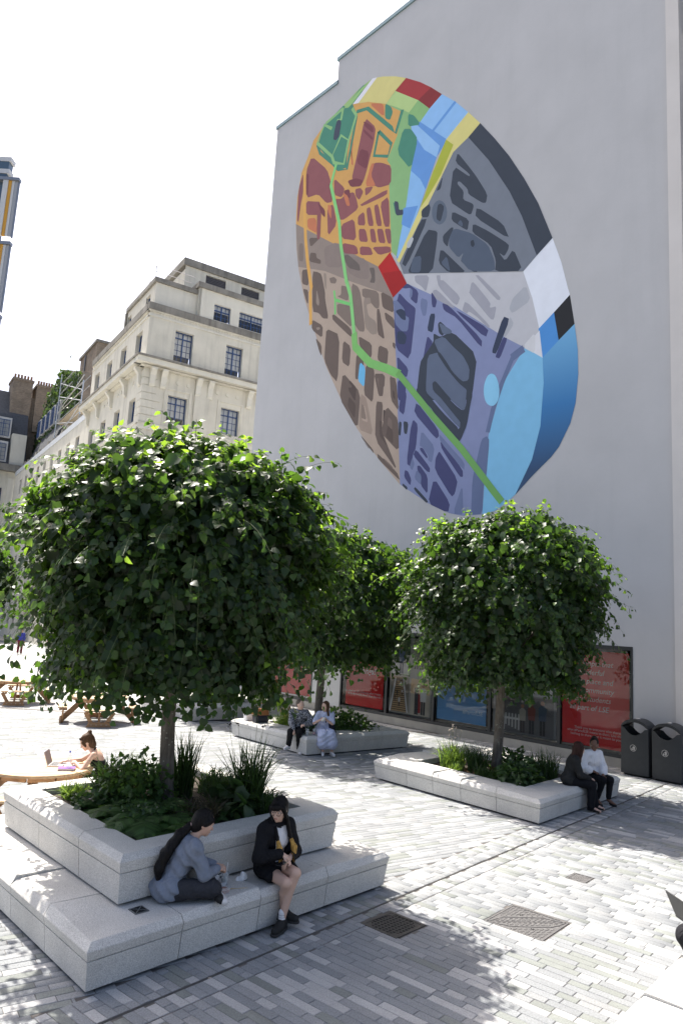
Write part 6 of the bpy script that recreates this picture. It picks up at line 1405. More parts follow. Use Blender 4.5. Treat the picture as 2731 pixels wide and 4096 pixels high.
def hand_prims(w, d, nrm_, s=1., curl=.5, side=1):
    """palm, four fingers and a thumb: w wrist, d direction, nrm_ back of the hand"""
    d = d/np.linalg.norm(d); nn = nrm_-d*np.dot(nrm_, d); nn /= max(np.linalg.norm(nn), 1e-6); r = np.cross(d, nn)*side; P = [('c', w, .022*s, w+d*.035*s, .021*s)]
    for j, (o, L) in enumerate(((-.027, .064), (-.009, .074), (.009, .069), (.026, .054))):
        k = w+d*.08*s+r*o*s; P.append(('c', w+d*.02*s+r*o*.7*s, .013*s, k, .0105*s)); c1 = d*math.cos(curl)-nn*math.sin(curl); m = k+c1*L*.5*s; c2 = d*math.cos(curl*2.1)-nn*math.sin(curl*2.1)
        P += [('c', k, .0098*s, m, .0088*s), ('c', m, .0088*s, m+c2*L*.55*s, .0075*s)]
    t0 = w+d*.022*s-r*.022*s; t1 = t0-r*.032*s+d*.03*s-nn*.012*s; t2 = t1+d*.032*s-r*.004*s-nn*.01*s; P += [('c', t0, .0125*s, t1, .0105*s), ('c', t1, .0105*s, t2, .0085*s)]; return P
def frame(f, u=(0, 0, 1)):
    f = np.array(f, float); f /= np.linalg.norm(f); u = np.array(u, float); l = np.cross(u, f); l /= np.linalg.norm(l); return f, l, np.cross(f, l)
SKIN = {'pale': (.52, .33, .25), 'tan': (.42, .25, .17), 'brown': (.16, .08, .05), 'light': (.58, .38, .29)}
def skin(k): return mat('skin_'+k, SKIN[k], .5, .4, var=.05, vscale=20)
def cloth(name, col, rough=.85, var=.12):
    k = 'cloth_'+name
    if k in MATS: return MATS[k]
    m = mat(k, col, rough, .25, var=var, vscale=14); t = m.node_tree; b = t.nodes['Principled BSDF']; b.inputs['Specular IOR Level'].default_value = .12
    tc = t.nodes.new('ShaderNodeTexCoord'); mp = t.nodes.new('ShaderNodeMapping'); mp.inputs['Rotation'].default_value = (.5, .4, .3); mp.inputs['Scale'].default_value = (1, 1.6, .55); t.links.new(tc.outputs['Object'], mp.inputs[0])
    w = t.nodes.new('ShaderNodeTexNoise'); w.inputs['Scale'].default_value = 13; w.inputs['Detail'].default_value = 3; w.inputs['Distortion'].default_value = 1.2; t.links.new(mp.outputs[0], w.inputs['Vector'])
    bp = t.nodes.new('ShaderNodeBump'); bp.inputs['Strength'].default_value = .8; bp.inputs['Distance'].default_value = .035; t.links.new(w.outputs[0], bp.inputs['Height']); t.links.new(bp.outputs[0], b.inputs['Normal']); return m
def hair_mat(name, col, tip=None):
    n = NT(name); tc = n.node('ShaderNodeTexCoord'); mp = n.node('ShaderNodeMapping'); mp.inputs['Scale'].default_value = (90, 90, 7); n.l(tc.outputs['Object'], mp.inputs['Vector']); nz = n.node('ShaderNodeTexNoise', Scale=1., Detail=3., Distortion=.8); n.l(mp.outputs[0], nz.inputs['Vector'])
    cr = n.node('ShaderNodeValToRGB'); e = cr.color_ramp.elements; e[0].position = .3; e[0].color = tuple(c*.45 for c in col)+(1,); e[1].position = .72; e[1].color = tuple(c*1.7 for c in col)+(1,); n.l(nz.outputs[0], cr.inputs[0]); n.l(cr.outputs[0], n.b.inputs['Base Color'])
    n.b.inputs['Roughness'].default_value = .45; n.b.inputs['Specular IOR Level'].default_value = .12; bp = n.node('ShaderNodeBump', Strength=.7, Distance=.012); n.l(nz.outputs[0], bp.inputs['Height']); n.l(bp.outputs[0], n.b.inputs['Normal']); MATS[name] = n.m; return n.m
def head_prims(c, f, u):
    """c head centre; f facing; returns skin prims with jaw, nose, brow, ears and the local axes"""
    f, l, u = frame(f, u); A = np.array([f, l, u]); P = [('e', c+u*.012, (.098, .077, .112), A), ('e', c+f*.028-u*.05, (.066, .058, .066), A), ('c', c+f*.083-u*.085, .016, c+f*.07-u*.095, .02)]
    P += [('c', c+f*.098+u*.0, .009, c+f*.112-u*.03, .012), ('c', c+f*.085+l*.03+u*.022, .014, c+f*.085-l*.03+u*.022, .014), ('c', c+f*.09+l*.016-u*.06, .01, c+f*.09-l*.016-u*.06, .01)]
    for s in (-1, 1): P += [('e', c-f*.005+l*s*.079-u*.01, (.022, .009, .032), A), ('e', c+f*.06+l*s*.04-u*.025, (.03, .026, .028), A)]
    return P, (f, l, u)
def face_parts(par, c, ax, lips=(.36, .12, .1), eye=(.015, .01, .008), brow=(.03, .02, .015)):
    f, l, u = ax
    for s in (-1, 1):
        V, F = sdf_mesh([('e', c+f*.086+l*s*.031+u*.004, (.012, .014, .0085), np.array([f, l, u]))], .003); mkp('eye', V, F, mat('eye_white', (.6, .57, .55), .3), par)
        V, F = sdf_mesh([('e', c+f*.095+l*s*.031+u*.004, (.006, .0075, .0075), np.array([f, l, u]))], .003); mkp('iris', V, F, mat('iris_dark', eye, .3), par)
        V, F = sdf_mesh([('c', c+f*.095+l*s*.018+u*.024, .0038, c+f*.086+l*s*.048+u*.026, .003)], .003); mkp('eyebrow', V, F, mat('brow_dark', brow, .8), par)
    V, F = sdf_mesh([('c', c+f*.098+l*.016-u*.062, .006, c+f*.098-l*.016-u*.062, .006)], .003); mkp('lips', V, F, mat('lips_%d' % int(lips[0]*100), lips, .5), par)
def mkp(name, V, F, M, par, smooth=True):
    o = bpy.data.objects.new(name, fastmesh(name, V, F, M, None, smooth)); link(o, par); OFF[o] = Vector((0, 0, 0)); return o
def limb(J, names, rs):
    return [('c', J[a], ra, J[b], rb) for a, b, ra, rb in zip(names, names[1:], rs, rs[1:])]
def skeleton(J, hs, female=1., headdir=(1, 0, 0), headup=(0, 0, 1), headoff=None):
    """fills the missing joints of a seated or standing figure from pelvis, chest and neck"""
    pel, nk = J['pel'], J['neck']; up = (nk-pel)/np.linalg.norm(nk-pel); L = np.linalg.norm(nk-pel)
    side = np.array(J.get('side', (0, 1, 0)), float); side = side-up*np.dot(side, up); side /= np.linalg.norm(side); fw = np.cross(side, up); J['fw'], J['sd'], J['up'] = fw, side, up
    J.setdefault('waist', pel+up*L*.32-fw*.01); J.setdefault('chest', pel+up*L*.72+fw*.0); sw = .165*female
    for s, n in ((1, 'l'), (-1, 'r')):
        J.setdefault('sh'+n, nk-up*.075+side*sw*s); J.setdefault('hip'+n, pel+side*.085*s)
    return J
def torso_prims(J, g=0., female=1.):
    sd = J['sd']; P = []
    A = np.array([J['fw'], J['sd'], J['up']])
    P.append(('e', J['pel']+J['up']*.02, (.115+g, .165*female+g, .12+g), A)); P.append(('e', J['waist'], (.092+g, .125*female+g, .13+g), A)); P.append(('e', J['chest']-J['up']*.03, (.108+g, .15*female+g, .165+g), A))
    P.append(('c', J['shl']-sd*.02, .058+g, J['shr']+sd*.02, .058+g)); P.append(('e', J['chest']+J['fw']*.07-J['up']*.05, (.055+g*.5, .12+g*.5, .07+g*.5), A)); return P
def add_person(label, loc, heading, group=None):
    return thing('person', label, 'person', loc, rad(heading), group)
def body_mesh(t, J, hd, ax_prims, sk, res, hands, feet=None, legs=True, bare=1.):
    P = list(ax_prims)+[('c', J['neck']-J['up']*.06, .052, J['head']-J['up']*.0-hd[2]*.06, .047)]+torso_prims(J, -.012)
    for n in 'lr':
        P += [('c', J['sh'+n], .045, J['el'+n], .036), ('c', J['el'+n], .036, J['wr'+n], .025)]
        if legs:
            P += [('c', J['hip'+n], .082, J['kn'+n], .054), ('c', J['kn'+n], .052, J['kn'+n]*.62+J['an'+n]*.38+J.get('calf'+n, 0), .05), ('c', J['kn'+n]*.62+J['an'+n]*.38+J.get('calf'+n, 0), .05, J['an'+n], .033)]
            if feet: P += [('c', J['an'+n], .033, J['to'+n], .024)]
    V, F = sdf_mesh(P+hands, res, .014); return mkp('body', V, F, skin(sk), t)
def figure(t, J, face, up=(0, 0, 1), sk='pale', res=.008, hands=True, curl=.6, fine=True, lips=(.36, .12, .1), handdirs=None, feet=True, bare_legs=False):
    """body with head and hands from the joints; returns head axes"""
    hp, ax = head_prims(J['head'], face, up); H = []
    for n, s in (('l', 1), ('r', -1)):
        d = J['wr'+n]-J['el'+n]; d = d/np.linalg.norm(d)
        if handdirs and n in handdirs: d, nn = handdirs[n]; d = np.array(d, float); nn = np.array(nn, float)
        else: nn = np.array([0, 0, 1.])
        J['hd'+n] = d/np.linalg.norm(d)
        if hands: H += hand_prims(J['wr'+n], d, nn, .95, curl, s)
    body_mesh(t, J, ax, hp, sk, res, H, feet)
    if fine: face_parts(t, J['head'], ax, lips)
    return ax
def garment(t, name, P, M, res, k=.025, fold=.0, seed=0, cuts=()):
    V, F = sdf_mesh(P, res, k, fold, seed, cuts); return mkp(name, V, F, M, t)
def sleeves(J, g=.016, to=1.0, cuff=.03):
    P = []
    for n in 'lr':
        w = J['el'+n]+(J['wr'+n]-J['el'+n])*max(0, min(1, (to-.5)*2)) if to > .5 else J['sh'+n]+(J['el'+n]-J['sh'+n])*to*2
        if to > .5: P += [('c', J['sh'+n], .05+g, J['el'+n], .042+g), ('c', J['el'+n], .042+g, w, cuff+g*.6)]
        else: P += [('c', J['sh'+n], .05+g, w, .044+g)]
    return P
def trousers(J, g=.014, ank=.045, to=1.0, seatw=True):
    A = np.array([J['fw'], J['sd'], J['up']]); P = [('e', J['pel']+J['up']*.0, (.122+g, .172+g*.5, .12+g), A)]
    for n in 'lr':
        e = J['kn'+n]+(J['an'+n]-J['kn'+n])*to; P += [('c', J['hip'+n], .088+g, J['kn'+n], .06+g), ('c', J['kn'+n], .06+g, e, ank+g*.6)]
    return P
def shoe(t, an, toe, M, M2=None, h=.0, res=.008, fat=1., name='shoe'):
    an, toe = np.array(an, float), np.array(toe, float); d = toe-an; d[2] = 0; d = d/max(np.linalg.norm(d), 1e-6); z = np.array([0, 0, 1.]); b = np.array([an[0], an[1], toe[2]])
    P = [('c', b-d*.045+z*.02, .034*fat, b+d*.06+z*.012, .036*fat), ('c', b+d*.06+z*.012, .036*fat, b+d*.15+z*.004, .03*fat), ('c', b-d*.03+z*.05, .034*fat, b+d*.03+z*.04, .032*fat)]
    o = garment(t, name, P, M, res, .02, 0, 0, [((0, 0, b[2]-.028), (0, 0, -1))])
    if M2 is not None: garment(o, 'sole', [('c', b-d*.045-z*.02, .037*fat, b+d*.06-z*.02, .04*fat), ('c', b+d*.06-z*.02, .04*fat, b+d*.155-z*.02, .033*fat)], M2, res, .01, 0, 0, [((0, 0, b[2]-.012), (0, 0, 1)), ((0, 0, b[2]-.036), (0, 0, -1))])
    return o
def arms(J, tl, tr, l1=.275, l2=.245, hl=(-.3, .6, -1), hr=(-.3, -.6, -1)):
    J['ell'], J['wrl'] = ik(J['shl'], np.array(tl, float), l1, l2, hl); J['elr'], J['wrr'] = ik(J['shr'], np.array(tr, float), l1, l2, hr)
M_hairk = hair_mat('hair_black', (.008, .007, .007)); M_hairb = hair_mat('hair_brown', (.075, .042, .024)); M_hairg = hair_mat('hair_greying_brown', (.1, .08, .06)); M_blond = hair_mat('hair_bleached_ends', (.4, .23, .06))
M_black = cloth('black', (.012, .012, .014), .8); M_char = cloth('charcoal', (.035, .036, .042), .75); M_white = cloth('white', (.72, .71, .72), .85, .05)
M_sole = mat('shoe_sole_white', (.6, .58, .56), .7); M_shoek = mat('shoe_black', (.014, .014, .014), .7, .3)
# ---- woman in the grey-blue shirt, cross-legged on the bench, back to the camera
q = P1N+E1*.98+E2*.36
t = add_person('person in loose grey-blue shirt with long black ponytail sitting cross-legged on the bench', (q.x, q.y, 0), 33)
J = dict(pel=v3(0, 0, BH+.125), neck=v3(.2, -.02, BH+.58), head=v3(.30, -.035, BH+.70)); skeleton(J, BH)
J.update(knl=v3(.34, .22, BH+.34), anl=v3(.42, -.16, BH+.07), tol=v3(.43, -.32, BH+.05), knr=v3(.36, -.27, BH+.13), anr=v3(.46, .06, BH+.06), tor=v3(.5, .2, BH+.05))
arms(J, (.5, .03, BH+.25), (.48, -.07, BH+.24), hl=(-.2, .5, -1), hr=(-.2, -.6, -1)); ax = figure(t, J, (.93, -.22, -.38), (.35, -.05, .93), 'pale', .007)
M_sh = cloth('grey_blue_shirt', (.19, .215, .265), .8, .1)
garment(t, 'shirt', torso_prims(J, .02)+sleeves(J, .024, .95, .034)+[('e', v3(-.04, 0, BH+.12), (.15, .2, .13)), ('c', v3(.08, .13, BH+.12), .08, v3(.1, -.13, BH+.12), .08)], M_sh, .007, .035, .007, 3, [((0, 0, BH+.012), (0, 0, -1))])
garment(t, 'collar', [('c', J['neck']+v3(-.05, .05, -.02), .022, J['neck']+v3(-.06, -.05, -.02), .022), ('c', J['neck']+v3(-.05, -.05, -.02), .02, J['neck']+v3(.03, -.06, -.05), .016)], M_sh, .006)
garment(t, 'trousers', trousers(J, .018, .05, .93), M_char, .008, .03, .004, 7, [((0, 0, BH+.008), (0, 0, -1))])
f, l, u = ax; c = J['head']
garment(t, 'hair', [('e', c-f*.022+u*.03, (.108, .09, .112), np.array([f, l, u])), ('e', c-f*.06-u*.03, (.07, .078, .09), np.array([f, l, u])), ('c', c+f*.06+l*.055+u*.05, .03, c+f*.035+l*.075-u*.02, .018), ('c', c+f*.055-l*.055+u*.055, .03, c+f*.0-l*.08+u*.0, .022)], M_hairk, .007, .02)
pn = c-f*.115-u*.06; garment(t, 'scrunchie', [('e', pn, (.03, .042, .036))], cloth('scrunchie', (.42, .3, .27)), .006)
garment(t, 'ponytail', [('c', pn, .036, pn+v3(-.11, -.01, -.08), .052), ('c', pn+v3(-.11, -.01, -.08), .052, pn+v3(-.24, -.02, -.24), .056), ('c', pn+v3(-.24, -.02, -.24), .056, pn+v3(-.3, -.02, -.38), .05), ('c', pn+v3(-.3, -.02, -.38), .05, pn+v3(-.3, -.03, -.5), .02)], M_hairk, .007, .02, .006, 2)
for an, toe in ((J['anl'], v3(.40, -.34, BH+.06)), (J['anr'], v3(.52, .2, BH+.06))):
    o = garment(t, 'shoe', [('c', an, .04, toe, .038), ('c', an*.6+toe*.4, .045, toe+(toe-an)*.25, .034)], M_shoek, .007, .02); d = (toe-an)/np.linalg.norm(toe-an)
    garment(o, 'sole', [('c', an-d*.06+v3(.03, -.02, -.01), .034, toe+d*.05+v3(.03, -.02, -.01), .034)], M_sole, .006, .01)
# ---- woman in the black jacket facing out, legs crossed
q = P1N+E1*2.22
t = add_person('person in black hooded jacket with bleached pigtails and round glasses, bare legs crossed', (q.x, q.y, 0), -49)
J = dict(pel=v3(-.2, .0, BH+.1), neck=v3(-.13, -.015, BH+.60), head=v3(-.09, -.03, BH+.735)); skeleton(J, BH)
J.update(knl=v3(.235, -.0, BH+.16), anl=v3(.16, -.09, .11), tol=v3(.22, -.21, .045), knr=v3(.215, -.1, BH+.07), anr=v3(.06, .0, .16), tor=v3(.17, .045, .1), calfl=v3(-.02, 0, 0), calfr=v3(-.02, 0, 0))
arms(J, (.1, .0, BH+.26), (.1, -.1, BH+.33), hl=(-.3, .9, -.8), hr=(-.3, -.9, -.8)); ax = figure(t, J, (.5, -.84, -.2), (0, 0, 1), 'light', .0065, curl=.8, handdirs={'l': ((.3, -.9, -.1), (.1, 0, 1)), 'r': ((.4, .8, -.5), (.3, 0, 1))})
garment(t, 'tee_shirt', torso_prims(J, .012), M_white, .008, .03, .002); garment(t, 'tee_neckline', [('c', J['neck']+v3(.055, s*.03, -.045), .009, J['neck']+v3(.062, 0, -.055), .009) for s in (-1, 1)]+[('c', J['neck']+v3(.055, s*.03, -.045), .009, J['neck']+v3(.0, s*.062, -.02), .009) for s in (-1, 1)], M_black, .005)
jk = torso_prims(J, .034)+sleeves(J, .03, .93, .038)+[('e', v3(-.2, 0, BH+.12), (.16, .215, .13)), ('c', v3(-.1, .15, BH+.12), .075, v3(.0, .15, BH+.1), .06), ('c', v3(-.1, -.15, BH+.12), .075, v3(-.02, -.16, BH+.08), .06)]
V, F = sdf_mesh(jk, .008, .035, .004, 5, [((0, 0, BH+.006), (0, 0, -1))])
# open front: take away a tapering strip over the chest so the tee shows
cen = V[F].mean(1); strip = (cen[:, 0] > J['chest'][0]+.03) & (np.abs(cen[:, 1]+.01) < .05+.06*np.clip((cen[:, 2]-BH-.2)/.35, 0, 1)) & (cen[:, 2] > BH+.2) & (cen[:, 2] < BH+.57)
mkp('jacket', V, F[~strip], M_black, t)
garment(t, 'hood', [('c', J['neck']+v3(-.07, s*.09, -.03), .04, J['neck']+v3(-.1, 0, -.03), .05) for s in (-1, 1)]+[('c', J['neck']+v3(-.07, s*.09, -.03), .035, J['neck']+v3(.03, s*.09, -.07), .022) for s in (-1, 1)], M_black, .008, .03)
garment(t, 'shorts', [('c', J['hipl'], .098, J['hipl']*.62+J['knl']*.38, .088), ('c', J['hipr'], .098, J['hipr']*.62+J['knr']*.38, .088), ('e', J['pel'], (.13, .18, .12))], M_black, .008, .03, .002, 1, [((0, 0, BH+.004), (0, 0, -1))])
f, l, u = ax; c = J['head']; A = np.array([f, l, u])
garment(t, 'hair', [('e', c-f*.025+u*.03, (.112, .094, .11), A), ('e', c-f*.05-u*.03, (.07, .085, .09), A), ('c', c+f*.082+l*.04+u*.062, .026, c+f*.09-l*.04+u*.058, .026), ('c', c+f*.095+l*.03+u*.045, .017, c+f*.1-l*.035+u*.04, .017), ('c', c+f*.05+l*.075+u*.04, .025, c+f*.02+l*.088-u*.06, .02), ('c', c+f*.05-l*.075+u*.04, .025, c+f*.02-l*.088-u*.05, .018)], M_hairk, .006, .018)
for s, y in ((1, .11), (-1, -.095)):
    p0 = c+l*s*.085-u*.07; p1 = J['neck']+v3(.12, y*.85, -.13); p2 = v3(p1[0]+.055, y*.95, BH+.36); p3 = v3(p2[0]+.02, y*.9, BH+.22)
    h = garment(t, 'pigtail', [('c', p0, .026, p1, .022), ('c', p1, .02, p1*.6+p2*.4, .018)], M_hairk, .006, .015); garment(h, 'bleached_end', [('c', p1*.65+p2*.35, .018, p2, .034), ('c', p2, .034, p3, .016)], M_blond, .006, .015, .002)
gl = MB()
for s in (-1, 1):
    cc = c+f*.105+l*s*.034+u*.002; gl.tube([Vector(cc+l*.03*math.cos(a*.3927)+u*.028*math.sin(a*.3927)) for a in range(17)], .0028, 5, False); gl.tube([Vector(cc+l*s*.03), Vector(c+l*s*.085-f*.01)], .0025, 4)
gl.obj('glasses', mat('glasses_frame', (.03, .03, .03), .3), t, True, True)
for n in 'lr':
    an, to = J['an'+n], J['to'+n]; d = (to-an)*np.array([1, 1, 0]); d /= np.linalg.norm(d); s = garment(t, 'sock', [('c', an+v3(0, 0, .075), .039, an-v3(0, 0, .02), .038)], M_white, .006)
    for k in range(2): garment(s, 'sock_stripe', [('e', an+v3(0, 0, .035+.022*k), (.0415, .0415, .006))], mat('sock_stripe_dark', (.05, .06, .07), .8), .004)
    shoe(t, an, to, M_shoek, mat('chunky_sole', (.02, .02, .02), .8), 0, .007, 1.35)
    # heel of the shoe rises round the ankle
    garment(t, 'shoe_collar', [('c', an-v3(0, 0, .01), .046, an-v3(0, 0, .05), .05)], M_shoek, .007)
m = MB(); m.box(Vector((.15, -.13, BH+.255)), (.3, -.9, -.1), (.9, .3, .1), (0, -.1, 1), (-.07, .07), (-.035, .035), (-.005, .005)); m.obj('phone', mat('phone_black', (.01, .01, .012), .15, .6), t, local=True)
# ---- woman working at the round table
q = tabs[0].matrix_basis @ Vector((.99, .05, 0)); q = Vector(TABLES[0][0])+Vector((.98*math.cos(rad(8))-.12, .98*math.sin(rad(8))+.1, 0))
t = add_person('person in black halter top writing beside a laptop at the round table', (q.x+.08, q.y, 0), 186)
J = dict(pel=v3(-.02, 0, .56), neck=v3(.2, 0, 1.0), head=v3(.31, .01, 1.10)); skeleton(J, .46)
J.update(knl=v3(.38, .13, .52), anl=v3(.3, .14, .1), tol=v3(.4, .15, .05), knr=v3(.38, -.13, .52), anr=v3(.3, -.14, .1), tor=v3(.4, -.15, .05))
arms(J, (.42, .13, .79), (.6, -.03, .79), hl=(-.2, .9, -.6), hr=(-.2, -.9, -.6)); ax = figure(t, J, (.9, .12, -.55), (.5, 0, .85), 'light', .008, curl=.7)
garment(t, 'halter_top', torso_prims(J, .008), M_black, .008, .03, .001, 0, [(J['chest']-J['up']*.03, J['up']*.8-J['fw']*.6)]); garment(t, 'halter_strap', [('c', J['chest']+J['fw']*.1+J['sd']*s*.06, .018, J['neck']-J['fw']*.03+J['sd']*s*.035-J['up']*.005, .013) for s in (-1, 1)], M_black, .006)
garment(t, 'trousers', trousers(J, .03, .09, .97), cloth('dark_check', (.03, .028, .03)), .01, .03, .003, 3); garment(t, 'tied_jacket', [('e', J['pel']+J['up']*.05, (.145, .2, .08)), ('c', J['pel']+v3(.02, .16, .02), .07, J['pel']+v3(.2, .18, -.04), .05), ('c', J['pel']+v3(-.08, .12, 0), .08, J['pel']+v3(-.12, .12, -.15), .06)], cloth('maroon', (.10, .014, .03)), .01, .04, .006, 2)
f, l, u = ax; c = J['head']; A = np.array([f, l, u]); garment(t, 'hair', [('e', c-f*.022+u*.03, (.11, .088, .11), A), ('e', c-f*.05-u*.04, (.075, .078, .1), A), ('c', c+f*.05+l*.07+u*.03, .025, c+f*.04+l*.075-u*.05, .014), ('c', c-f*.06+u*.08, .05, c-f*.1+u*.12, .035), ('c', c-f*.05-u*.1, .045, c-f*.03-u*.16, .02)], M_hairb, .008, .02, .003)
garment(t, 'hair_clip', [('e', c-f*.09+u*.1, (.03, .04, .02), A)], M_black, .006); m = MB(); m.tube([Vector(c+f*.06+u*.1+l*s*.02), Vector(c+f*.065+u*.1+l*s*.065)], .012, 6) if False else None
for s in (-1, 1): garment(t, 'sunglasses', [('e', c+f*.07+u*.095+l*s*.035, (.014, .028, .022), A)], mat('sunglass_dark', (.01, .01, .01), .2), .006)
for n in 'lr': shoe(t, J['an'+n], J['to'+n], M_shoek, M_sole, 0, .012)
# ---- pair on the right planter
o2 = P2N+ang(47.8)*2.55
t = add_person('person in white blouse and black trousers, hair in a bun, on the right planter', (o2.x, o2.y, 0), -62); hs = .42
J = dict(pel=v3(-.2, 0, hs+.1), neck=v3(-.12, 0, hs+.57), head=v3(-.09, .0, hs+.70)); skeleton(J, hs, 1.05)
J.update(knl=v3(.22, .1, hs+.07), anl=v3(.16, .12, .1), tol=v3(.3, .15, .035), knr=v3(.2, -.08, hs+.07), anr=v3(.07, -.1, .1), tor=v3(.2, -.12, .035)); arms(J, (.12, .02, hs+.14), (.02, -.13, hs+.2), hl=(-.3, 1, -.6), hr=(-.3, -1, -.6)); ax = figure(t, J, (.6, -.72, -.25), (0, 0, 1), 'brown', .01, fine=True, lips=(.14, .05, .05))
garment(t, 'blouse', torso_prims(J, .03)+sleeves(J, .035, .8, .06)+[('e', J['pel']+v3(.02, 0, .06), (.16, .21, .1))], M_white, .01, .04, .004, 4, [((0, 0, hs+.06), (0, 0, -1))]); garment(t, 'trousers', trousers(J, .012, .042, .88), M_black, .01, .03, .002, 5)
f, l, u = ax; c = J['head']; A = np.array([f, l, u]); garment(t, 'hair', [('e', c-f*.026+u*.03, (.106, .088, .108), A), ('e', c-f*.1+u*.09, (.05, .05, .05), A)], M_hairk, .009, .02, .003); garment(t, 'necklace', [('c', J['neck']+v3(.06, s*.035, -.05), .008, J['neck']+v3(.085, 0, -.1), .009) for s in (-1, 1)], mat('necklace_green', (.3, .4, .28), .4), .006)
for n in 'lr': garment(t, 'sandal', [('c', J['an'+n]*.4+J['to'+n]*.6+v3(-.05, 0, -.02), .03, J['to'+n]+v3(0, 0, -.015), .034)], M_shoek, .01)
o2 = P2N+ang(47.8)*1.75
t = add_person('person in dark jacket with long brown hair, back turned, on the right planter', (o2.x, o2.y, 0), -12)
J = dict(pel=v3(-.22, .0, hs+.1), neck=v3(-.1, .02, hs+.56), head=v3(-.03, .03, hs+.69)); skeleton(J, hs, 1.0)
J.update(knl=v3(.2, .07, hs+.08), anl=v3(.27, .08, .09), tol=v3(.43, .1, .03), knr=v3(.19, -.1, hs+.07), anr=v3(.17, -.12, .09), tor=v3(.33, -.15, .03)); arms(J, (.14, .08, hs+.16), (.16, -.02, hs+.17), hr=(-.6, -.8, -.6)); ax = figure(t, J, (.85, .5, -.15), (0, 0, 1), 'pale', .01)
garment(t, 'jacket', torso_prims(J, .03)+sleeves(J, .024, .96, .034)+[('e', J['pel']+v3(-.01, 0, .03), (.15, .2, .1))], cloth('dark_jacket', (.028, .028, .027)), .01, .035, .003, 8, [((0, 0, hs+.03), (0, 0, -1))]); garment(t, 'trousers', trousers(J, .02, .06, .95), M_black, .01, .03, .002, 9, [((0, 0, .02), (0, 0, -1))])
f, l, u = ax; c = J['head']; A = np.array([f, l, u]); garment(t, 'hair', [('e', c-f*.022+u*.03, (.11, .092, .112), A), ('c', c-f*.06-u*.02, .08, c-f*.1-u*.26, .055), ('c', c+l*.05-u*.02, .045, c+l*.06+f*.02-u*.25, .035), ('c', c-l*.055-u*.02, .045, c-l*.07-f*.02-u*.25, .035)], hair_mat('hair_dark_auburn', (.035, .016, .012)), .009, .03, .003)
for n in 'lr': shoe(t, J['an'+n]-v3(0, 0, .03), J['to'+n], M_shoek, None, 0, .01, .85)
# ---- pair on the middle planter
o3 = P3N+ang(131.3)*.42; hs = .45
t = add_person('person in dark patterned blouse and black trousers with white shoes on the middle planter', (o3.x, o3.y, 0), 262)
J = dict(pel=v3(-.2, 0, hs+.1), neck=v3(-.14, 0, hs+.58), head=v3(-.11, .02, hs+.71)); skeleton(J, hs, 1.08)
J.update(knl=v3(.2, .09, hs+.08), anl=v3(.02, .09, .09), tol=v3(.1, .13, .035), knr=v3(.2, -.12, hs+.08), anr=v3(.16, -.16, .2), tor=v3(.26, -.2, .14)); arms(J, (.08, .2, hs+.26), (.18, -.06, hs+.13), hl=(-.3, 1, -.5), hr=(-.3, -1, -.5)); ax = figure(t, J, (.55, .8, -.15), (0, 0, 1), 'light', .013)
def pattern_mat():
    n = NT('cloth_speckled_blouse'); tc = n.node('ShaderNodeTexCoord'); nz = n.node('ShaderNodeTexNoise', Scale=38., Detail=3.); n.l(tc.outputs['Object'], nz.inputs['Vector']); cr = n.node('ShaderNodeValToRGB'); e = cr.color_ramp.elements; e[0].position = .44; e[0].color = (.02, .022, .03, 1); e[1].position = .6; e[1].color = (.3, .31, .34, 1); n.l(nz.outputs[0], cr.inputs[0]); n.l(cr.outputs[0], n.b.inputs['Base Color']); n.b.inputs['Roughness'].default_value = .85; return n.m
garment(t, 'blouse', torso_prims(J, .035)+sleeves(J, .035, .95, .04), pattern_mat(), .013, .04, .004, 2); garment(t, 'trousers', trousers(J, .02, .055, .92), M_black, .013, .03, .003, 3)
f, l, u = ax; c = J['head']; A = np.array([f, l, u]); garment(t, 'hair', [('e', c-f*.03+u*.03, (.104, .086, .108), A), ('e', c-f*.1+u*.0, (.04, .04, .05), A)], M_hairg, .011, .02)
for n in 'lr': shoe(t, J['an'+n], J['to'+n], M_white, M_sole, 0, .012, 1.05)
o3 = P3N+ang(38.5)*.55
t = add_person('person in pale blue dress eating a sandwich, dark jacket on lap, on the middle planter', (o3.x, o3.y, 0), -78)
J = dict(pel=v3(-.2, 0, hs+.1), neck=v3(-.12, 0, hs+.57), head=v3(-.09, -.02, hs+.70)); skeleton(J, hs, 1.0)
J.update(knl=v3(.22, .1, hs+.07), anl=v3(.14, .16, .1), tol=v3(.25, .19, .04), knr=v3(.22, -.1, hs+.07), anr=v3(.14, -.06, .1), tor=v3(.25, -.08, .04)); arms(J, (.14, -.05, hs+.42), (.14, -.13, hs+.42), hl=(0, 1, -1), hr=(0, -1, -1)); ax = figure(t, J, (.62, -.75, -.15), (0, 0, 1), 'light', .013)
M_pale = cloth('pale_blue_cotton', (.5, .54, .7), .85, .05); garment(t, 'dress', torso_prims(J, .022)+sleeves(J, .025, .42)+trousers(J, .05, .13, .5)+[('c', J['knl']+v3(.0, .0, -.05), .11, J['knr']+v3(0, 0, -.05), .11), ('c', J['knl']+v3(-.03, .05, -.22), .12, J['knr']+v3(-.03, 0, -.2), .1)], M_pale, .013, .05, .006, 6)
garment(t, 'jacket_over_arm', [('c', v3(.0, .14, hs+.28), .07, v3(.12, .17, hs+.1), .08), ('c', v3(.12, .17, hs+.1), .08, v3(.2, .2, hs-.2), .06)], cloth('navy_jacket', (.014, .015, .024)), .013, .03, .008, 3)
f, l, u = ax; c = J['head']; A = np.array([f, l, u]); garment(t, 'hair', [('e', c-f*.025+u*.03, (.108, .088, .11), A), ('c', c-f*.06-u*.03, .06, c-f*.08-u*.24, .04), ('c', c+l*.07-u*.02, .03, c+l*.09-u*.22, .03)], M_hairb, .011, .03, .002)
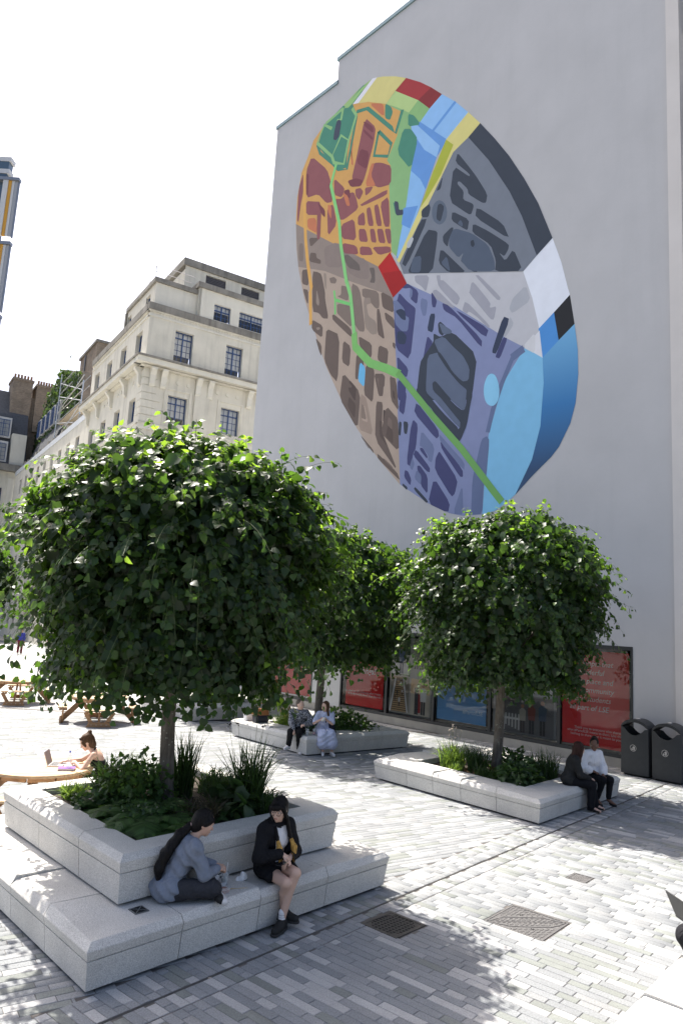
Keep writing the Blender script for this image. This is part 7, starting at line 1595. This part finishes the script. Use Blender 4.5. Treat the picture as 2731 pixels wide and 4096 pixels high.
garment(t, 'lanyard', [('c', J['neck']+v3(.03, s*.06, -.02), .006, J['chest']+v3(.14, 0, -.12), .006) for s in (-1, 1)], M_black, .006); garment(t, 'wrist_watch', [('e', J['wrl']-v3(0, 0, .01), (.032, .032, .014))], M_black, .008)
sw = J['wrl']*.5+J['wrr']*.5+v3(.06, -.01, .03)
o = garment(None, 'sandwich', [('e', sw, (.05, .035, .03)), ('e', sw+v3(.02, -.03, -.04), (.03, .05, .035))], mat('wrapped_sandwich', (.62, .6, .55), .8, var=.2, vscale=60), .007, .02, .004, 1); o.matrix_world = t.matrix_basis.copy(); o.location = t.location; o.rotation_euler = t.rotation_euler; tag(o, 'wrapped sandwich held by the person in the pale blue dress', 'sandwich')
for n in 'lr': shoe(t, J['an'+n], J['to'+n], M_white, M_sole, 0, .012, 1.0)
# ---- person cut off by the right edge, knee up with a laptop
t = add_person('person in black with raised knee and dark laptop, cut off by the right edge', (3.62, 6.52, 0), 186); hs = .42
J = dict(pel=v3(-.05, 0, hs+.11), neck=v3(-.02, 0, hs+.6), head=v3(.03, 0, hs+.73)); skeleton(J, hs)
J.update(knl=v3(.42, .14, hs+.4), anl=v3(.36, .1, hs+.08), tol=v3(.5, .1, hs+.04), knr=v3(.4, -.16, hs+.3), anr=v3(.35, .0, hs+.07), tor=v3(.48, -.0, hs+.04)); arms(J, (.3, .12, hs+.45), (.3, -.12, hs+.45)); ax = figure(t, J, (.9, 0, -.4), (0, 0, 1), 'tan', .012)
garment(t, 'jumper', torso_prims(J, .03)+sleeves(J, .025, .95), M_black, .012, .04, .003, 1); garment(t, 'trousers', trousers(J, .03, .06, .95), cloth('black_denim', (.022, .022, .026)), .01, .03, .003, 2)
for n in 'lr': shoe(t, J['an'+n], J['to'+n], mat('grey_knit_shoe', (.12, .11, .1), .8, var=.4, vscale=150), M_shoek, 0, .01, 1.1)
f, l, u = ax; c = J['head']; garment(t, 'hair', [('e', c-f*.025+u*.03, (.108, .09, .11), np.array([f, l, u]))], M_hairk, .01)
M_lap = mat('laptop_black', (.012, .012, .014), .35, .5)
lp = thing('laptop', 'dark laptop on the raised knee at the right edge', 'laptop', (3.13, 6.46, hs+.46), rad(186+180))
m = MB(); m.box((0, 0, 0), (1, 0, 0), (0, 1, 0), (0, 0, 1), (-.02, .2), (-.16, .16), (0, .016)); m.obj('base', M_lap, lp, local=True)
m = MB(); m.box((-.02, 0, .01), (-.42, 0, .9), (0, 1, 0), (.9, 0, .42), (0, .22), (-.16, .16), (0, .008)); m.obj('screen', M_lap, lp, local=True)
# ---- passers-by far down the street
def walker(label, loc, heading, top, bottom, hairm, sk, step=.18, h=1.68):
    t = add_person(label, loc, heading, None); s = h/1.7; J = dict(pel=v3(0, 0, .92*s), neck=v3(.02, 0, 1.44*s), head=v3(.04, 0, 1.57*s)); skeleton(J, 0)
    J.update(knl=v3(step*.6, .09, .5*s), anl=v3(step*.9, .09, .09), tol=v3(step*.9+.13, .1, .04), knr=v3(-step*.1, -.09, .5*s), anr=v3(-step*1.2, -.09, .12), tor=v3(-step*1.2+.12, -.1, .05)); arms(J, (.12, .24, .88*s), (-.08, -.24, .9*s), hl=(-1, .2, 0), hr=(-1, -.2, 0))
    ax = figure(t, J, (1, 0, 0), (0, 0, 1), sk, .022, hands=True, fine=False); garment(t, 'top', torso_prims(J, .025)+sleeves(J, .025, .9), top, .022, .04); garment(t, 'trousers', trousers(J, .02, .055, .97), bottom, .022, .03)
    f, l, u = ax; c = J['head']; garment(t, 'hair', [('e', c-f*.025+u*.03, (.11, .092, .112), np.array([f, l, u]))], hairm, .02)
    for n in 'lr': shoe(t, J['an'+n], J['to'+n], M_shoek, None, 0, .02)
walker('distant walker in a pale blue shirt at the far left edge', (-28.6, 61.5, 0), -70, M_pale, M_black, M_hairk, 'brown')
walker('distant walker in a blue top and dark red trousers at far left', (-21.2, 49.3, 0), -60, cloth('royal_blue', (.05, .06, .3)), cloth('dark_red', (.12, .02, .03)), M_hairk, 'tan')
walker('distant walker in dark clothes half hidden by the left crown edge', (-20.2, 52.0, 0), 120, M_char, M_black, M_hairb, 'light')
# ------------------------------------------------------------------ small things on benches and tables
def clear_mat(name, col, a=.55, rough=.12):
    n = NT(name); tr = n.node('ShaderNodeBsdfTransparent'); mx = n.node('ShaderNodeMixShader'); mx.inputs[0].default_value = a; n.b.inputs['Base Color'].default_value = tuple(col)+(1,); n.b.inputs['Roughness'].default_value = rough
    n.l(tr.outputs[0], mx.inputs[1]); n.l(n.b.outputs[0], mx.inputs[2]); n.l(mx.outputs[0], n.n['Material Output'].inputs['Surface']); return n.m
M_clear = clear_mat('clear_plastic', (.75, .78, .8), .28); M_straw = mat('white_straw', (.7, .7, .68), .6); M_paper = mat('crumpled_tissue', (.75, .75, .76), .85)
def cup(label, loc, drink, h=.13, r=.042, straw=True, lid=False, group=None):
    t = thing('plastic_cup', label, 'cup', loc, 0, group); m = MB(); m.lathe((0, 0, 0), [(r*.72, 0), (r*.86, h*.5), (r, h), (r*1.06, h+.003), (r*.98, h-.004), (r*.84, h*.5), (r*.7, .004)], 18, False); m.obj('cup', M_clear, t, True, True)
    m = MB(); m.lathe((0, 0, 0), [(r*.69, .005), (r*.8, h*.62)], 18); m.obj('drink', mat('drink_%d' % int(drink[0]*1000), drink, .2), t, local=True)
    if straw: m = MB(); m.tube([(0, 0, .02), (.02, .012, h+.1)], .004, 6); m.obj('straw', M_straw, t, True, True)
    if lid: m = MB(); m.lathe((0, 0, h), [(r*1.07, 0), (r*.95, .02), (r*.5, .038), (r*.15, .042)], 16, False); m.obj('lid', M_clear, t, True, True)
    return t
zb = BH+.004
cup('clear plastic cup with straw between the two seated women', (-1.0, 8.03, zb), (.3, .33, .32))
t = thing('salad_box', 'clear plastic food box with pinkish leftovers beside the crossed legs', 'food box', (-.99, 7.8, zb), rad(30)); m = MB()
m.rings([[(sx*x, sy*y, z) for sx, sy in ((-1, -1), (1, -1), (1, 1), (-1, 1))] for x, y, z in ((.05, .05, 0), (.065, .065, .075), (.07, .07, .078), (.062, .062, .07), (.047, .047, .004))], False); m.obj('tub', M_clear, t, local=True); m = MB(); m.rings([[(sx*x, sy*x, z) for sx, sy in ((-1, -1), (1, -1), (1, 1), (-1, 1))] for x, z in ((.046, .005), (.058, .045))]); m.obj('food', mat('food_leftover', (.3, .15, .12), .8, var=.4, vscale=60), t, local=True)
t = thing('box_lid', 'clear plastic lid with wooden chopsticks lying on the bench', 'lid', (-.84, 7.92, zb), rad(15)); m = MB(); m.rings([[(sx*x, sy*y, z) for sx, sy in ((-1, -1), (1, -1), (1, 1), (-1, 1))] for x, y, z in ((.09, .07, 0), (.085, .065, .014))]); m.obj('tray', M_clear, t, local=True)
for k in range(2): m = MB(); m.tube([(-.1, .01-.02*k, .02), (.12, -.02+.03*k, .022)], .0035, 5); m.obj('chopstick', mat('pale_chopstick', (.5, .38, .22), .7), t, local=True)
R = np.random.default_rng(8); P = [('e', v3(*R.normal(0, .016, 3))+v3(0, 0, .035), tuple(R.uniform(.012, .045, 3)), np.linalg.qr(R.normal(0, 1, (3, 3)))[0]) for k in range(11)]
V, F = sdf_mesh(P, .005, .006, .004, 3, [((0, 0, 0), (0, 0, -1))]); o = mkp('crumpled_tissue', V, F, M_paper, None, False); o.location = (-.83, 8.2, zb); tag(o, 'crumpled white paper napkin on the bench between the women', 'napkin')
V, F = sdf_mesh([('e', v3(0, 0, .05), (.09, .05, .05)), ('e', v3(.05, .03, .05), (.05, .05, .045))], .007, .03, .004, 2, [((0, 0, 0), (0, 0, -1))]); bt = thing('tote_bag', 'small white cloth bag with dark handles by the crossed legs', 'bag', (-1.15, 8.05, zb), rad(20)); mkp('pouch', V, F, M_white, bt)
m = MB(); m.tube([(.06, .0, .08), (.12, .02, .1), (.14, .05, .06), (.1, .07, .03)], .006, 5); m.obj('handle', M_black, bt, True, True)
# table top: silver laptop, bottle, notebook, book, pen
c = Vector(TABLES[0][0]); ztop = .744
lp = thing('laptop', 'open silver laptop on the round table in front of the writer', 'laptop', (c.x+.22, c.y+.1, ztop), rad(8)); M_silver = mat('laptop_silver', (.55, .54, .55), .35, .5, .4)
m = MB(); m.box((0, 0, 0), (1, 0, 0), (0, 1, 0), (0, 0, 1), (-.11, .11), (-.16, .16), (0, .014)); m.obj('base', M_silver, lp, local=True); m = MB()
for r in range(5): m.box((0, 0, .0145), (1, 0, 0), (0, 1, 0), (0, 0, 1), (-.09+.024*r, -.072+.024*r), (-.14, .14), (0, .002))
m.obj('keys', mat('keys_dark', (.06, .06, .065), .6), lp, local=True)
m = MB(); m.box((-.11, 0, .01), (-.34, 0, .94), (0, 1, 0), (.94, 0, .34), (0, .22), (-.16, .16), (-.008, 0)); m.obj('screen', M_silver, lp, local=True); m = MB(); m.box((-.11, 0, .01), (-.34, 0, .94), (0, 1, 0), (.94, 0, .34), (.012, .21), (-.15, .15), (.0005, .002)); m.obj('display', mat('display', (.35, .3, .27), .2), lp, local=True)
t = thing('water_bottle', 'clear water bottle with blue cap standing on a book', 'bottle', (c.x+.5, c.y-.18, ztop+.03)); m = MB(); m.lathe((0, 0, 0), [(.03, 0), (.035, .01), (.034, .06), (.031, .08), (.034, .1), (.035, .15), (.028, .18), (.014, .205), (.013, .22)], 16); m.obj('bottle', M_clear, t, True, True); m = MB(); m.lathe((0, 0, .22), [(.016, 0), (.016, .02), (.012, .024)], 12); m.obj('cap', mat('blue_cap', (.03, .06, .35), .4), t, local=True)
bk = thing('book', 'purple covered book lying on the table rim under the bottle', 'book', (c.x+.48, c.y-.2, ztop), rad(14)); m = MB(); m.box((0, 0, 0), (1, 0, 0), (0, 1, 0), (0, 0, 1), (-.12, .12), (-.085, .085), (.004, .024)); m.obj('pages', M_paper, bk, local=True); m = MB()
for z in (0, .025): m.box((0, 0, z), (1, 0, 0), (0, 1, 0), (0, 0, 1), (-.125, .125), (-.09, .09), (0, .0035))
m.obj('cover', mat('purple_cover', (.16, .05, .3), .5), bk, local=True)
nb = thing('notebook', 'open white notebook under the writing hand', 'notebook', (c.x+.42, c.y+.16, ztop), rad(20)); m = MB(); m.box((0, 0, 0), (1, 0, 0), (0, 1, 0), (0, 0, 1), (-.1, .1), (-.14, .14), (0, .008)); m.obj('pages', M_paper, nb, local=True); m = MB(); m.tube([(.02, .02, .012), (-.02, .05, .14)], .004, 6); m.obj('pen', M_straw, nb, True, True)
# things on the middle planter
cup('iced drink in a lidded cup with green tinge on the middle planter', tuple(P3N+ang(38.5)*.15+ang(131.3)*.2+Vector((0, 0, .455))), (.3, .36, .18), .12, .045, True, True); cup('red iced drink in a lidded cup on the middle planter', tuple(P3N+ang(38.5)*.36+ang(131.3)*.2+Vector((0, 0, .455))), (.45, .03, .02), .12, .045, True, True)
pb = P3N+ang(131.3)*2.75+ang(38.5)*.3
t = thing('handbag', 'large tan and navy leather tote on the left end of the middle planter', 'bag', (pb.x+.22, pb.y-.22, .455), rad(40)); m = MB(); m.rings([[(sx*x, sy*y, z) for sx, sy in ((-1, -1), (1, -1), (1, 1), (-1, 1))] for x, y, z in ((.2, .08, 0), (.215, .09, .12), (.215, .085, .19))]); m.obj('navy_base', mat('navy_leather', (.012, .014, .03), .5), t, local=True); m = MB(); m.rings([[(sx*x, sy*y, z) for sx, sy in ((-1, -1), (1, -1), (1, 1), (-1, 1))] for x, y, z in ((.214, .084, .192), (.2, .06, .36))]); m.obj('tan_top', mat('tan_leather', (.33, .14, .05), .5), t, local=True)
for s in (-1, 1): m = MB(); m.tube([(-.1, s*.05, .35), (-.08, s*.05, .48), (0, s*.05, .53), (.08, s*.05, .48), (.1, s*.05, .35)], .009, 6); m.obj('handle', mat('tan_leather', (.33, .14, .05), .5), t, True, True)
t = thing('shopping_bag', 'white bag with colourful patterned top beside the tan tote', 'bag', (pb.x-.12, pb.y+.06, .455), rad(40)); m = MB(); m.rings([[(sx*x, sy*y, z) for sx, sy in ((-1, -1), (1, -1), (1, 1), (-1, 1))] for x, y, z in ((.13, .07, 0), (.16, .08, .17))]); m.obj('base', M_white, t, local=True)
m = MB(); m.rings([[(sx*x, sy*y, z) for sx, sy in ((-1, -1), (1, -1), (1, 1), (-1, 1))] for x, y, z in ((.158, .078, .172), (.15, .06, .32))]); n = NT('patterned_fabric'); tc = n.node('ShaderNodeTexCoord'); vo = n.node('ShaderNodeTexVoronoi', Scale=30.); n.l(tc.outputs['Object'], vo.inputs['Vector']); cr = n.node('ShaderNodeValToRGB'); cr.color_ramp.interpolation = 'CONSTANT'; e = cr.color_ramp.elements; e[0].color = (.02, .02, .03, 1); e[1].position = .5; e[1].color = (.4, .06, .04, 1); x = e.new(.7); x.color = (.5, .35, .08, 1); sp = n.node('ShaderNodeSeparateColor'); n.l(vo.outputs['Color'], sp.inputs[0]); n.l(sp.outputs[0], cr.inputs[0]); n.l(cr.outputs[0], n.b.inputs['Base Color']); m.obj('patterned_top', n.m, t, local=True)
m = MB(); m.tube([(0, 0, 0), (.028, .006, 0)], .004, 6); o = m.obj('cigarette_end', mat('cigarette_paper', (.6, .5, .4), .8), None); o.location = (-.95, 6.98, .006); tag(o, 'cigarette end lying on the paving near the bench', 'litter')
